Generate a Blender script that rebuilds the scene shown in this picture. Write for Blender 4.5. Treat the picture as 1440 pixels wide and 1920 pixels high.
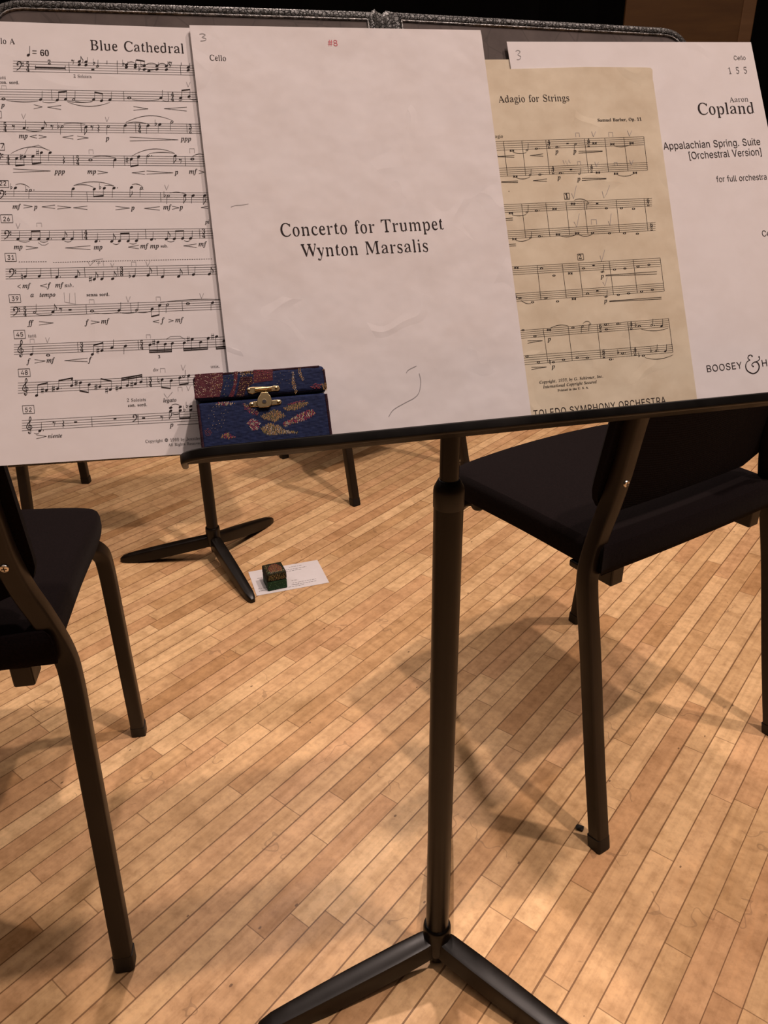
# Orchestra stage: a music stand with an open folder of cello parts, chairs, a second stand and small boxes.
import bpy, bmesh, math, random
from math import sin, cos, pi, radians
from mathutils import Vector as V, Matrix
from mathutils.geometry import delaunay_2d_cdt

for o in list(bpy.data.objects):
    bpy.data.objects.remove(o)
random.seed(7)
S = bpy.context.scene
COL = S.collection

# ------------------------------------------------------------------ camera
F, PITCH, ROLL, EYE = 1443.0, radians(26.2), radians(0.8), V((0, 0, 1.0))
fwd = V((0, cos(PITCH), -sin(PITCH)))
r0, u0 = V((1, 0, 0)), V((0, sin(PITCH), cos(PITCH)))
cright = r0 * cos(ROLL) - u0 * sin(ROLL)
cup = r0 * sin(ROLL) + u0 * cos(ROLL)
cam_data = bpy.data.cameras.new('camera')
cam_data.sensor_fit = 'VERTICAL'
cam_data.sensor_height = 24.0
cam_data.lens = 24.0 * F / 1920.0
cam_data.clip_start = 0.02
cam = bpy.data.objects.new('camera', cam_data)
COL.objects.link(cam)
cam.matrix_world = Matrix(((cright.x, cup.x, -fwd.x, EYE.x), (cright.y, cup.y, -fwd.y, EYE.y),
                           (cright.z, cup.z, -fwd.z, EYE.z), (0, 0, 0, 1)))
S.camera = cam

# ------------------------------------------------------------------ light and exposure
S.view_settings.view_transform = 'Standard'
S.view_settings.look = 'None'
S.view_settings.exposure = 0.0
S.view_settings.gamma = 1.0
S.view_settings.use_curve_mapping = False
wd = bpy.data.worlds.new('world')
S.world = wd
wd.use_nodes = True
wd.node_tree.nodes['Background'].inputs[0].default_value = (0.004, 0.003, 0.0025, 1)
wd.node_tree.nodes['Background'].inputs[1].default_value = 1.0
WARM = (1.0, 0.80, 0.71)


def spot(name, loc, aim, power, angle, radius, blend=0.35):
    l = bpy.data.lights.new(name, 'SPOT')
    l.energy = power; l.color = WARM; l.spot_size = radians(angle); l.spot_blend = blend
    l.shadow_soft_size = radius
    o = bpy.data.objects.new(name, l)
    COL.objects.link(o)
    o.location = loc
    o.rotation_euler = (V(aim) - V(loc)).to_track_quat('-Z', 'Y').to_euler()
    return o


spot('stage_spot_near', (1.35, -0.15, 6.0), (0.0, 1.3, 0), 640, 58, 0.075)
spot('stage_spot_side', (2.35, 1.15, 6.0), (-0.1, 1.3, 0), 620, 62, 0.075)
spot('near_floor_fill_spot', (-0.5, 5.2, 6.0), (0.16, 0.36, 0), 1200, 17.0, 0.20, 1.0)  # unseen spot added to brighten the near floor
al = bpy.data.lights.new('stage_wash', 'AREA')
al.shape = 'RECTANGLE'; al.size = 9.0; al.size_y = 8.0; al.energy = 300; al.color = WARM
ao = bpy.data.objects.new('stage_wash', al)
COL.objects.link(ao)
ao.location = (0, 1.0, 6.5)

# ------------------------------------------------------------------ materials
def mat(name, col=(0.8, 0.8, 0.8), rough=0.5, metal=0.0, spec=0.5, sheen=0.0):
    m = bpy.data.materials.new(name)
    m.use_nodes = True
    b = m.node_tree.nodes['Principled BSDF']
    b.inputs['Base Color'].default_value = (*col, 1)
    b.inputs['Roughness'].default_value = rough
    b.inputs['Metallic'].default_value = metal
    b.inputs['Specular IOR Level'].default_value = spec
    b.inputs['Sheen Weight'].default_value = sheen
    return m


class NT:
    """short hand for wiring shader nodes"""
    def __init__(s, m):
        s.m = m; s.t = m.node_tree; s.b = s.t.nodes['Principled BSDF']

    def n(s, kind, **kw):
        x = s.t.nodes.new(kind)
        for k, v in kw.items():
            setattr(x, k, v)
        return x

    def l(s, a, b):
        s.t.links.new(a, b)

    def math(s, op, a, b=None, c=None):
        x = s.n('ShaderNodeMath', operation=op)
        for i, q in enumerate((a, b, c)):
            if q is None:
                continue
            if isinstance(q, (int, float)):
                x.inputs[i].default_value = q
            else:
                s.l(q, x.inputs[i])
        return x.outputs[0]

    def comb(s, x, y, z=0.0):
        c = s.n('ShaderNodeCombineXYZ')
        for i, q in enumerate((x, y, z)):
            if isinstance(q, (int, float)):
                c.inputs[i].default_value = q
            else:
                s.l(q, c.inputs[i])
        return c.outputs[0]

    def noise(s, vec, scale, detail=3.0, rough=0.55):
        x = s.n('ShaderNodeTexNoise')
        x.inputs['Scale'].default_value = scale
        x.inputs['Detail'].default_value = detail
        x.inputs['Roughness'].default_value = rough
        if vec is not None:
            s.l(vec, x.inputs['Vector'])
        return x.outputs['Fac']

    def ramp(s, fac, stops, interp='LINEAR'):
        r = s.n('ShaderNodeValToRGB')
        r.color_ramp.interpolation = interp
        e = r.color_ramp.elements
        while len(e) < len(stops):
            e.new(0.5)
        for i, (p, c) in enumerate(stops):
            e[i].position = p
            e[i].color = (*c, 1) if len(c) == 3 else c
        s.l(fac, r.inputs[0])
        return r.outputs[0]

    def mix(s, kind, fac, a, b):
        x = s.n('ShaderNodeMix', data_type='RGBA', blend_type=kind)
        for i, q in ((0, fac), (6, a), (7, b)):
            if isinstance(q, (int, float)):
                x.inputs[i].default_value = q
            elif isinstance(q, tuple):
                x.inputs[i].default_value = (*q, 1)
            else:
                s.l(q, x.inputs[i])
        return x.outputs[2]

    def bump(s, h, strength, dist):
        x = s.n('ShaderNodeBump')
        x.inputs['Strength'].default_value = strength
        x.inputs['Distance'].default_value = dist
        s.l(h, x.inputs['Height'])
        s.l(x.outputs[0], s.b.inputs['Normal'])


def floor_material():
    m = mat('maple_strip_floor', rough=0.5, spec=0.14)
    q = NT(m)
    tc = q.n('ShaderNodeTexCoord')
    sep0 = q.n('ShaderNodeSeparateXYZ')
    q.l(tc.outputs['Object'], sep0.inputs[0])
    ca, sa = cos(radians(51.44)), sin(radians(51.44))
    X, Y = sep0.outputs[0], sep0.outputs[1]
    along = q.math('ADD', q.math('MULTIPLY', X, ca), q.math('MULTIPLY', Y, sa))
    across = q.math('SUBTRACT', q.math('MULTIPLY', Y, ca), q.math('MULTIPLY', X, sa))
    r = q.math('DIVIDE', q.math('SUBTRACT', across, 0.1317), 0.0365)
    row = q.math('FLOOR', r)
    fr = q.math('FRACT', r)
    wn = q.n('ShaderNodeTexWhiteNoise', noise_dimensions='1D')
    q.l(row, wn.inputs['W'])
    length = q.math('MULTIPLY_ADD', wn.outputs['Value'], 0.30, 0.27)
    wn2 = q.n('ShaderNodeTexWhiteNoise', noise_dimensions='1D')
    q.l(q.math('ADD', row, 57.3), wn2.inputs['W'])
    a2 = q.math('DIVIDE', q.math('ADD', along, q.math('MULTIPLY', wn2.outputs['Value'], 3.0)), length)
    bi = q.math('FLOOR', a2)
    bf = q.math('FRACT', a2)
    idv = q.comb(row, bi, 3.7)
    wn3 = q.n('ShaderNodeTexWhiteNoise', noise_dimensions='3D')
    q.l(idv, wn3.inputs['Vector'])
    rnd = wn3.outputs['Value']
    base = q.ramp(rnd, [(0.0, (0.47, 0.262, 0.118)), (0.15, (0.60, 0.375, 0.185)), (0.38, (0.655, 0.425, 0.220)), (0.55, (0.54, 0.310, 0.152)),
                        (0.66, (0.62, 0.375, 0.195)), (0.85, (0.70, 0.455, 0.235)), (1.0, (0.74, 0.495, 0.265))])
    sep3 = q.n('ShaderNodeSeparateColor')
    q.l(wn3.outputs['Color'], sep3.inputs[0])
    # grain runs with the board, each board with its own offset
    off = q.math('MULTIPLY', sep3.outputs[1], 40.0)
    gv = q.comb(q.math('MULTIPLY', along, 5.0), q.math('MULTIPLY', across, 85.0), off)
    g = q.noise(gv, 1.0, 4.0, 0.6)
    c = q.mix('MULTIPLY', 1.0, base, q.ramp(g, [(0.25, (0.80, 0.77, 0.74)), (0.55, (1.0, 1.0, 1.0)), (0.8, (1.09, 1.07, 1.05))]))
    # figure in the maple: soft cross flame
    fv = q.comb(q.math('MULTIPLY', along, 30.0), q.math('MULTIPLY', across, 16.0), off)
    fl = q.noise(fv, 1.0, 3.0, 0.6)
    c = q.mix('MULTIPLY', 1.0, c, q.ramp(fl, [(0.3, (0.80, 0.77, 0.73)), (0.55, (1, 1, 1)), (0.75, (1.08, 1.07, 1.05))]))
    # fine mottling of worn varnish
    mo = q.noise(tc.outputs['Object'], 70.0, 5.0, 0.7)
    c = q.mix('MULTIPLY', 1.0, c, q.ramp(mo, [(0.30, (0.80, 0.77, 0.74)), (0.52, (1, 1, 1)), (0.72, (1.07, 1.06, 1.05))]))
    # broad grime
    gr = q.noise(tc.outputs['Object'], 2.3, 5.0, 0.6)
    c = q.mix('MULTIPLY', 1.0, c, q.ramp(gr, [(0.3, (0.78, 0.75, 0.72)), (0.55, (1.0, 1.0, 1.0))]))
    # heel scuffs: thin dark hairline arcs
    sc = q.noise(tc.outputs['Object'], 7.0, 3.0, 0.55)
    line = q.math('COMPARE', sc, 0.5, 0.0035)
    mask = q.math('GREATER_THAN', q.noise(tc.outputs['Object'], 6.5, 1.0, 0.5), 0.60)
    c = q.mix('MIX', q.math('MULTIPLY', q.math('MULTIPLY', line, mask), 0.35), c, (0.14, 0.08, 0.045))
    # small dark nicks
    vo = q.n('ShaderNodeTexVoronoi')
    vo.inputs['Scale'].default_value = 30.0
    q.l(q.comb(q.math('MULTIPLY', along, 0.6), across, 0.0), vo.inputs['Vector'])
    nick = q.math('MULTIPLY', q.math('LESS_THAN', vo.outputs['Distance'], 0.055),
                  q.math('GREATER_THAN', q.noise(tc.outputs['Object'], 11.0, 1.0), 0.54))
    c = q.mix('MIX', q.math('MULTIPLY', nick, 0.75), c, (0.10, 0.05, 0.025))
    # seams
    e = q.math('MINIMUM', fr, q.math('SUBTRACT', 1.0, fr))
    seam_w = q.math('MULTIPLY_ADD', wn.outputs['Value'], 0.026, 0.016)
    seam = q.math('LESS_THAN', e, seam_w)
    be = q.math('MULTIPLY', q.math('MINIMUM', bf, q.math('SUBTRACT', 1.0, bf)), length)
    joint = q.math('LESS_THAN', be, 0.0008)
    c = q.mix('MIX', q.math('MULTIPLY', seam, 0.80), c, (0.115, 0.048, 0.018))
    c = q.mix('MIX', q.math('MULTIPLY', joint, 0.6), c, (0.115, 0.048, 0.018))
    q.l(c, q.b.inputs['Base Color'])
    q.l(q.ramp(g, [(0.3, (0.50, 0.50, 0.50)), (0.7, (0.40, 0.40, 0.40))]), q.b.inputs['Roughness'])
    q.bump(q.math('MULTIPLY_ADD', seam, -1.0, q.math('MULTIPLY', g, 0.15)), 0.25, 0.001)
    return m


def paper_material(name, col, wrinkle, blotch=0.04, seed=0.0):
    m = mat(name, col, rough=0.75, spec=0.2)
    q = NT(m)
    tc = q.n('ShaderNodeTexCoord')
    mp = q.n('ShaderNodeMapping')
    mp.inputs['Location'].default_value = (seed, seed * 2, 0)
    q.l(tc.outputs['Object'], mp.inputs[0])
    vec = mp.outputs[0]
    n1 = q.noise(vec, 26.0, 4.0, 0.6)
    hi = tuple(min(1, x * (1 + blotch)) for x in col)
    lo = (col[0] * (1 - blotch), col[1] * (1 - 1.5 * blotch), col[2] * (1 - 2.0 * blotch))
    c = q.ramp(n1, [(0.32, lo), (0.6, hi)])
    q.l(c, q.b.inputs['Base Color'])
    # creases: ridges where a warped noise crosses its middle
    n2 = q.noise(vec, 9.0, 2.0, 0.5)
    ridge = q.math('SUBTRACT', 1.0, q.math('MINIMUM', 1.0, q.math('MULTIPLY', q.math('ABSOLUTE', q.math('SUBTRACT', n2, 0.5)), 22.0)))
    msk = q.math('GREATER_THAN', q.noise(vec, 13.0, 1.0), 0.55)
    h = q.math('ADD', q.math('MULTIPLY', q.noise(vec, 14.0, 3.0), 1.6), q.math('MULTIPLY', q.math('MULTIPLY', ridge, msk), 0.25))
    q.bump(h, wrinkle, 0.006)
    return m


def leather_material():
    m = mat('crackled_black_leather', (0.02, 0.017, 0.015), rough=0.42, spec=0.30)
    q = NT(m)
    tc = q.n('ShaderNodeTexCoord')
    vo = q.n('ShaderNodeTexVoronoi', feature='DISTANCE_TO_EDGE')
    vo.inputs['Scale'].default_value = 300.0
    q.l(tc.outputs['Object'], vo.inputs['Vector'])
    nz = q.noise(tc.outputs['Object'], 320.0, 2.0)
    h = q.math('ADD', q.math('MINIMUM', q.math('MULTIPLY', vo.outputs['Distance'], 6.0), 0.6), q.math('MULTIPLY', nz, 0.7))
    c = q.ramp(h, [(0.30, (0.003, 0.0026, 0.0022)), (0.62, (0.011, 0.009, 0.008)), (0.98, (0.030, 0.026, 0.022))])
    q.l(c, q.b.inputs['Base Color'])
    q.bump(h, 0.9, 0.0012)
    return m


def lining_material():
    m = mat('grey_folder_lining', (0.1, 0.08, 0.07), rough=0.7, spec=0.2)
    q = NT(m)
    tc = q.n('ShaderNodeTexCoord')
    n = q.noise(tc.outputs['Object'], 40.0, 4.0, 0.6)
    vo = q.n('ShaderNodeTexVoronoi', feature='DISTANCE_TO_EDGE')
    vo.inputs['Scale'].default_value = 34.0
    q.l(tc.outputs['Object'], vo.inputs['Vector'])
    crack = q.math('LESS_THAN', vo.outputs['Distance'], 0.018)
    c = q.ramp(n, [(0.3, (0.050, 0.036, 0.031)), (0.65, (0.075, 0.056, 0.049))])
    c = q.mix('MIX', q.math('MULTIPLY', crack, 0.3), c, (0.02, 0.014, 0.012))
    q.l(c, q.b.inputs['Base Color'])
    return m


def fabric_material(name, c0, c1, scale, rough=0.95):
    m = mat(name, c0, rough=rough, spec=0.08, sheen=0.015)
    q = NT(m)
    tc = q.n('ShaderNodeTexCoord')
    n = q.noise(tc.outputs['Object'], scale, 2.0, 0.6)
    q.l(q.ramp(n, [(0.35, c0), (0.65, c1)]), q.b.inputs['Base Color'])
    w = q.n('ShaderNodeTexWave', wave_type='BANDS', bands_direction='Y')
    w.inputs['Scale'].default_value = scale * 1.2
    q.l(tc.outputs['Object'], w.inputs['Vector'])
    q.bump(q.math('ADD', n, q.math('MULTIPLY', w.outputs['Fac'], 0.4)), 0.4, 0.0008)
    return m


def brushed_metal(name, c0, c1, rough, spec=0.5):
    m = mat(name, c0, rough=rough, spec=spec)
    q = NT(m)
    tc = q.n('ShaderNodeTexCoord')
    n = q.noise(tc.outputs['Object'], 18.0, 4.0, 0.6)
    q.l(q.ramp(n, [(0.35, c0), (0.7, c1)]), q.b.inputs['Base Color'])
    q.l(q.ramp(n, [(0.3, (rough * 0.8,) * 3), (0.7, (min(1, rough * 1.25),) * 3)]), q.b.inputs['Roughness'])
    return m


def wood_material(name, c0, c1):
    m = mat(name, c0, rough=0.55)
    q = NT(m)
    tc = q.n('ShaderNodeTexCoord')
    sp = q.n('ShaderNodeSeparateXYZ')
    q.l(tc.outputs['Object'], sp.inputs[0])
    g = q.noise(q.comb(q.math('MULTIPLY', sp.outputs[0], 3.0), sp.outputs[1], q.math('MULTIPLY', sp.outputs[2], 22.0)), 1.0, 4.0)
    q.l(q.ramp(g, [(0.3, c0), (0.7, c1)]), q.b.inputs['Base Color'])
    return m


M_FLOOR = floor_material()
M_BLACKOUT = fabric_material('black_stage_curtain', (0.0012, 0.001, 0.001), (0.002, 0.0015, 0.0015), 30.0)
M_PANEL = wood_material('dim_brown_wood', (0.085, 0.040, 0.0115), (0.125, 0.064, 0.019))
M_PANEL_EDGE = wood_material('brown_wood_edge', (0.13, 0.069, 0.028), (0.175, 0.096, 0.044))
M_STAND = brushed_metal('dark_bronze_stand_enamel', (0.0042, 0.0025, 0.0014), (0.0068, 0.0042, 0.0026), 0.36, 0.27)
M_DESK = brushed_metal('black_desk_enamel', (0.003, 0.0025, 0.0022), (0.006, 0.005, 0.0044), 0.55, 0.06)
M_EDGE = brushed_metal('worn_black_ledge_edge', (0.003, 0.0025, 0.0022), (0.008, 0.0068, 0.006), 0.38, 0.20)
M_RUBBER = mat('black_rubber', (0.005, 0.0038, 0.0032), 0.5, spec=0.35)
M_FRAME = brushed_metal('brown_black_chair_enamel', (0.0085, 0.0047, 0.0024), (0.0125, 0.0072, 0.0038), 0.42, 0.34)
M_SEAT = fabric_material('black_woven_upholstery', (0.0032, 0.0015, 0.0015), (0.0058, 0.0029, 0.0029), 420.0)
M_CHROME = mat('zinc_screw', (0.62, 0.58, 0.52), 0.28, 1.0)
M_SLOT = mat('dark_screw_slot', (0.02, 0.016, 0.012), 0.6)
M_LEATHER = leather_material()
M_FOLD = mat('highlight_toned_leather_fold', (0.10, 0.09, 0.08), 0.30, spec=0.6)
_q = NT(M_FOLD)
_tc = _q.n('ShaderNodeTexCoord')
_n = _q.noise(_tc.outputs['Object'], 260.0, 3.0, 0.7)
_q.l(_q.ramp(_n, [(0.42, (0.03, 0.026, 0.023)), (0.62, (0.24, 0.215, 0.195))]), _q.b.inputs['Base Color'])  # pale speckle paints the rim's silvery highlight into the leather colour
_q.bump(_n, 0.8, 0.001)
M_LINING = lining_material()
M_WHITE = paper_material('white_copy_paper', (0.615, 0.575, 0.572), 0.10, 0.02, 1.0)
M_COVER = paper_material('creased_white_cover', (0.615, 0.575, 0.572), 0.22, 0.03, 4.0)
M_RIGHT = paper_material('smooth_white_cover', (0.63, 0.59, 0.587), 0.10, 0.02, 9.0)
M_CREAM = paper_material('aged_cream_paper', (0.54, 0.468, 0.355), 0.24, 0.07, 6.0)
M_INK = mat('black_printing_ink', (0.022, 0.016, 0.015), 0.7, spec=0.1)
M_GREYINK = mat('grey_type_ink', (0.13, 0.12, 0.12), 0.7, spec=0.1)
M_PENCIL = mat('graphite_pencil', (0.27, 0.25, 0.25), 0.6, spec=0.2)
M_RED = mat('red_pen', (0.42, 0.03, 0.045), 0.6)
M_BRASS = mat('worn_brass', (0.70, 0.53, 0.29), 0.30, 1.0)
M_HOLE = mat('dark_clasp_hole', (0.012, 0.009, 0.008), 0.6)
M_CRUMB = mat('dark_rubber_crumb', (0.012, 0.009, 0.008), 0.8)

# ------------------------------------------------------------------ object helpers
I4 = Matrix.Identity(4)


def place(o, parent, M):
    COL.objects.link(o)
    if parent is not None:
        o.parent = parent
        o.matrix_parent_inverse = I4
        o.matrix_basis = I4
    else:
        o.matrix_world = M
    return o


def obj(name, verts, faces, material, parent=None, M=I4, smooth=False, auto=None, local=False):
    """verts in world space (or already local); M is the matrix of the thing (own or parent's)"""
    if not local:
        Mi = M.inverted()
        verts = [Mi @ V(v) for v in verts]
    me = bpy.data.meshes.new(name)
    me.from_pydata([tuple(v) for v in verts], [], faces)
    me.materials.append(material)
    if smooth:
        for p in me.polygons:
            p.use_smooth = True
        me.set_sharp_from_angle(angle=radians(38))
    me.validate()
    me.update()
    o = bpy.data.objects.new(name, me)
    place(o, parent, M)
    if auto is not None:
        md = o.modifiers.new('bevel', 'BEVEL')
        md.width = auto; md.segments = 3; md.limit_method = 'ANGLE'; md.angle_limit = radians(35)
        for p in me.polygons:
            p.use_smooth = True
        wnm = o.modifiers.new('normals', 'WEIGHTED_NORMAL')
        wnm.keep_sharp = True
    return o


def empty(name, M=I4):
    o = bpy.data.objects.new(name, None)
    o.empty_display_size = 0.05
    COL.objects.link(o)
    o.matrix_world = M
    return o


def tag(o, label, cat, group=None):
    o['label'] = label
    o['category'] = cat
    if group:
        o['group'] = group
    return o


def box_geo(x0, x1, y0, y1, z0, z1):
    v = [(x, y, z) for z in (z0, z1) for (x, y) in ((x0, y0), (x1, y0), (x1, y1), (x0, y1))]
    f = [(3, 2, 1, 0), (4, 5, 6, 7), (0, 1, 5, 4), (1, 2, 6, 5), (2, 3, 7, 6), (3, 0, 4, 7)]
    return v, f


def join(*gs):
    v, f = [], []
    for a, b in gs:
        k = len(v)
        v += list(a)
        f += [tuple(i + k for i in p) for p in b]
    return v, f


def prism(outline, z0, z1):
    n = len(outline)
    v = [(x, y, z0) for x, y in outline] + [(x, y, z1) for x, y in outline]
    f = [tuple(range(n - 1, -1, -1)), tuple(range(n, 2 * n))]
    f += [(i, (i + 1) % n, n + (i + 1) % n, n + i) for i in range(n)]
    return v, f


def lathe(profile, n=32, c=(0, 0)):
    """profile of (radius, z); closed with caps"""
    v, f = [], []
    for r, z in profile:
        v += [(c[0] + r * cos(2 * pi * i / n), c[1] + r * sin(2 * pi * i / n), z) for i in range(n)]
    for k in range(len(profile) - 1):
        f += [(k * n + i, k * n + (i + 1) % n, (k + 1) * n + (i + 1) % n, (k + 1) * n + i) for i in range(n)]
    f.append(tuple(range(n - 1, -1, -1)))
    f.append(tuple(range((len(profile) - 1) * n, len(profile) * n)))
    return v, f


def smooth_path(pts, k=5):
    pts = [V(p) for p in pts]
    out = []
    for i in range(len(pts) - 1):
        p0 = pts[max(i - 1, 0)]; p1 = pts[i]; p2 = pts[i + 1]; p3 = pts[min(i + 2, len(pts) - 1)]
        for j in range(k):
            t = j / k
            out.append(0.5 * ((2 * p1) + (p2 - p0) * t + (2 * p0 - 5 * p1 + 4 * p2 - p3) * t * t + (3 * p1 - p0 - 3 * p2 + p3) * t ** 3))
    out.append(pts[-1])
    return out


def sweep(path, section, side=V((1, 0, 0)), scale=None):
    """section points (a, b): a along side, b along side x tangent"""
    v, f = [], []
    n = len(section)
    for i, p in enumerate(path):
        t = (path[min(i + 1, len(path) - 1)] - path[max(i - 1, 0)]).normalized()
        s = (side - t * side.dot(t)).normalized()
        b = t.cross(s)
        k = scale[i] if scale else 1.0
        v += [p + s * a * k + b * c * k for a, c in section]
    for k in range(len(path) - 1):
        f += [(k * n + i, k * n + (i + 1) % n, (k + 1) * n + (i + 1) % n, (k + 1) * n + i) for i in range(n)]
    f.append(tuple(range(n - 1, -1, -1)))
    f.append(tuple(range((len(path) - 1) * n, len(path) * n)))
    return v, f


def rsquare(w, h, r, k=3):
    pts = []
    for cx, cy, a0 in ((w / 2 - r, h / 2 - r, 0), (-w / 2 + r, h / 2 - r, 90), (-w / 2 + r, -h / 2 + r, 180), (w / 2 - r, -h / 2 + r, 270)):
        for j in range(k + 1):
            a = radians(a0 + 90 * j / k)
            pts.append((cx + r * cos(a), cy + r * sin(a)))
    return pts


def circle(r, n=16):
    return [(r * cos(2 * pi * i / n), r * sin(2 * pi * i / n)) for i in range(n)]


def copy_tree(o, parent=None):
    c = o.copy()
    COL.objects.link(c)
    if parent is not None:
        c.parent = parent
    for ch in list(o.children):
        copy_tree(ch, c)
    return c


def struct(o):
    o['kind'] = 'structure'
    return o


# ------------------------------------------------------------------ setting
struct(obj('floor', [(-5, -2, 0), (5, -2, 0), (5, 7, 0), (-5, 7, 0)], [(0, 1, 2, 3)], M_FLOOR))
cv, cf = [], []
N = 160
for i in range(N + 1):
    x = -5 + 10 * i / N
    y = 6.6 + 0.10 * sin(i * 0.9) + 0.05 * sin(i * 0.37 + 1)
    cv += [(x, y, 0.0), (x, y, 4.5)]
for i in range(N):
    cf.append((2 * i, 2 * i + 2, 2 * i + 3, 2 * i + 1))
wb = struct(obj('wall_back', cv, cf, M_BLACKOUT, smooth=True))

# wooden panel standing behind, at the top right
PM = Matrix.Translation((1.715, 5.0, 0)) @ Matrix.Rotation(radians(-6), 4, 'Z')
pan = empty('wooden_panel', PM)
tag(pan, 'tall dim brown wooden panel standing in the dark behind the right half of the folder', 'panel')
v, f = box_geo(-0.345, 0.275, -0.02, 0.02, 0.0, 2.35)
obj('board', v, f, M_PANEL, pan, PM, local=True)
v, f = box_geo(0.275, 0.345, -0.03, 0.03, 0.0, 2.35)
e = obj('edge_strip', v, f, M_PANEL_EDGE, pan, PM, local=True, auto=0.006)
e['label'] = 'lighter wooden edge strip'

# ------------------------------------------------------------------ chairs
def make_chair():
    """local frame: x to the sitter's right, y forward, z up, origin midway between the rear feet"""
    root = empty('musician_chair')
    # seat cushion: rounded outline, crowned top
    outl = []
    ctrl = [(-0.205, 0.092), (-0.192, 0.076), (0.0, 0.072), (0.192, 0.076), (0.205, 0.092), (0.207, 0.25), (0.211, 0.397), (0.194, 0.428), (0.10, 0.442), (0.0, 0.446), (-0.10, 0.442), (-0.194, 0.428), (-0.211, 0.397), (-0.207, 0.25)]
    n = len(ctrl)
    for i in range(n):
        p0, p1, p2, p3 = (V(ctrl[(i + k) % n]) for k in (-1, 0, 1, 2))
        for j in range(5):
            t = j / 5
            outl.append(0.5 * ((2 * p1) + (p2 - p0) * t + (2 * p0 - 5 * p1 + 4 * p2 - p3) * t * t + (3 * p1 - p0 - 3 * p2 + p3) * t ** 3))
    c = V((0, 0.258))
    rings = [(0.97, 0.441), (0.992, 0.445), (1.0, 0.454), (1.0, 0.470), (0.99, 0.479), (0.965, 0.485), (0.90, 0.4875), (0.70, 0.489), (0.35, 0.490)]
    v, f = [], []
    m = len(outl)
    for k, z in rings:
        v += [(c.x + (p.x - c.x) * k, c.y + (p.y - c.y) * k, z) for p in outl]
    for r in range(len(rings) - 1):
        f += [(r * m + i, r * m + (i + 1) % m, (r + 1) * m + (i + 1) % m, (r + 1) * m + i) for i in range(m)]
    f.append(tuple(range(m - 1, -1, -1)))
    f.append(tuple(range((len(rings) - 1) * m, len(rings) * m)))
    obj('seat', v, f, M_SEAT, root, smooth=True)
    # padded back panel in front of the uprights, gently curved
    v, f = [], []
    nu, nv = 28, 22
    def bp(a, b, front):
        hw = 0.200
        x = a * hw
        z = 0.513 + (b + 1) / 2 * 0.335
        # rounded corners in outline
        rr = 0.055
        lim = hw
        dz = min(z - 0.513, 0.848 - z)
        if dz < rr:
            lim = hw - rr + math.sqrt(max(0, rr * rr - (rr - dz) ** 2))
        x = max(-lim, min(lim, x * lim / hw))
        yb = 0.1075 - (z - 0.56) * 0.165 - 0.006 * (1 - (x / hw) ** 2)
        edge = min(1 - abs(a), 1 - abs(b))
        pad = 0.010 + 0.022 * min(1, edge / 0.18) ** 0.5
        return (x, yb + (pad if front else 0.0), z)
    for front in (True, False):
        for j in range(nv + 1):
            for i in range(nu + 1):
                v.append(bp(-1 + 2 * i / nu, -1 + 2 * j / nv, front))
    k = (nu + 1) * (nv + 1)
    for j in range(nv):
        for i in range(nu):
            a = j * (nu + 1) + i
            f.append((a + 1, a, a + nu + 1, a + nu + 2))
            f.append((k + a, k + a + 1, k + a + nu + 2, k + a + nu + 1))
    ring = [i for i in range(nu)] + [j * (nu + 1) + nu for j in range(nv)] + [nv * (nu + 1) + i for i in range(nu, 0, -1)] + [j * (nu + 1) for j in range(nv, 0, -1)]
    for i in range(len(ring)):
        a, b = ring[i], ring[(i + 1) % len(ring)]
        f.append((a, b, k + b, k + a))
    obj('backrest', v, f, M_SEAT, root, smooth=True)
    sec = rsquare(0.024, 0.024, 0.004)
    capsec = rsquare(0.0262, 0.0262, 0.0045)
    for s in (-1, 1):
        path = smooth_path([(s * 0.226, 0.0, 0.012), (s * 0.2225, 0.034, 0.16), (s * 0.219, 0.068, 0.32), (s * 0.2165, 0.088, 0.405), (s * 0.2115, 0.0965, 0.445), (s * 0.1975, 0.0985, 0.495),
                            (s * 0.1835, 0.0965, 0.540), (s * 0.1765, 0.0915, 0.585), (s * 0.1750, 0.0850, 0.632), (s * 0.1745, 0.0795, 0.667), (s * 0.1740, 0.066, 0.74), (s * 0.1735, 0.049, 0.83)])
        v, f = sweep(path, sec)
        lg = obj('leg', v, f, M_FRAME, root, smooth=True)
        lg['label'] = 'rear leg running up into the back upright'
        d = (path[4] - path[0]).normalized()
        v, f = sweep([V((s * 0.2262, -0.0015, 0.0)), V((s * 0.2258, 0.003, 0.021))], capsec)
        obj('foot_cap', v, f, M_RUBBER, lg, smooth=True)
        # pan-head screw holding the back panel
        p = V((s * 0.1765, 0.0925, 0.577)); nrm = V((0, -0.988, -0.155))
        R = nrm.to_track_quat('Z', 'Y').to_matrix().to_4x4()
        T = Matrix.Translation(p + nrm * 0.0125) @ R
        v, f = lathe([(0.0052, -0.002), (0.0052, 0.0004), (0.0046, 0.0014), (0.003, 0.002), (0.0008, 0.0022)], 20)
        sc = obj('screw', [T @ V(q) for q in v], f, M_CHROME, lg, smooth=True)
        v, f = join(box_geo(-0.003, 0.003, -0.0006, 0.0006, 0.0016, 0.0024), box_geo(-0.0006, 0.0006, -0.003, 0.003, 0.0016, 0.0024))
        obj('screw_slot', [T @ V(q) for q in v], f, M_SLOT, lg)
        path = smooth_path([(s * 0.195, 0.458, 0.012), (s * 0.197, 0.449, 0.14), (s * 0.199, 0.440, 0.28), (s * 0.200, 0.432, 0.375), (s * 0.196, 0.424, 0.405), (s * 0.180, 0.412, 0.4225), (s * 0.150, 0.398, 0.427), (s * 0.06, 0.390, 0.4275), (0.0, 0.390, 0.4275)], 5)
        v, f = sweep(path, sec)
        lg = obj('leg', v, f, M_FRAME, root, smooth=True)
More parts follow.
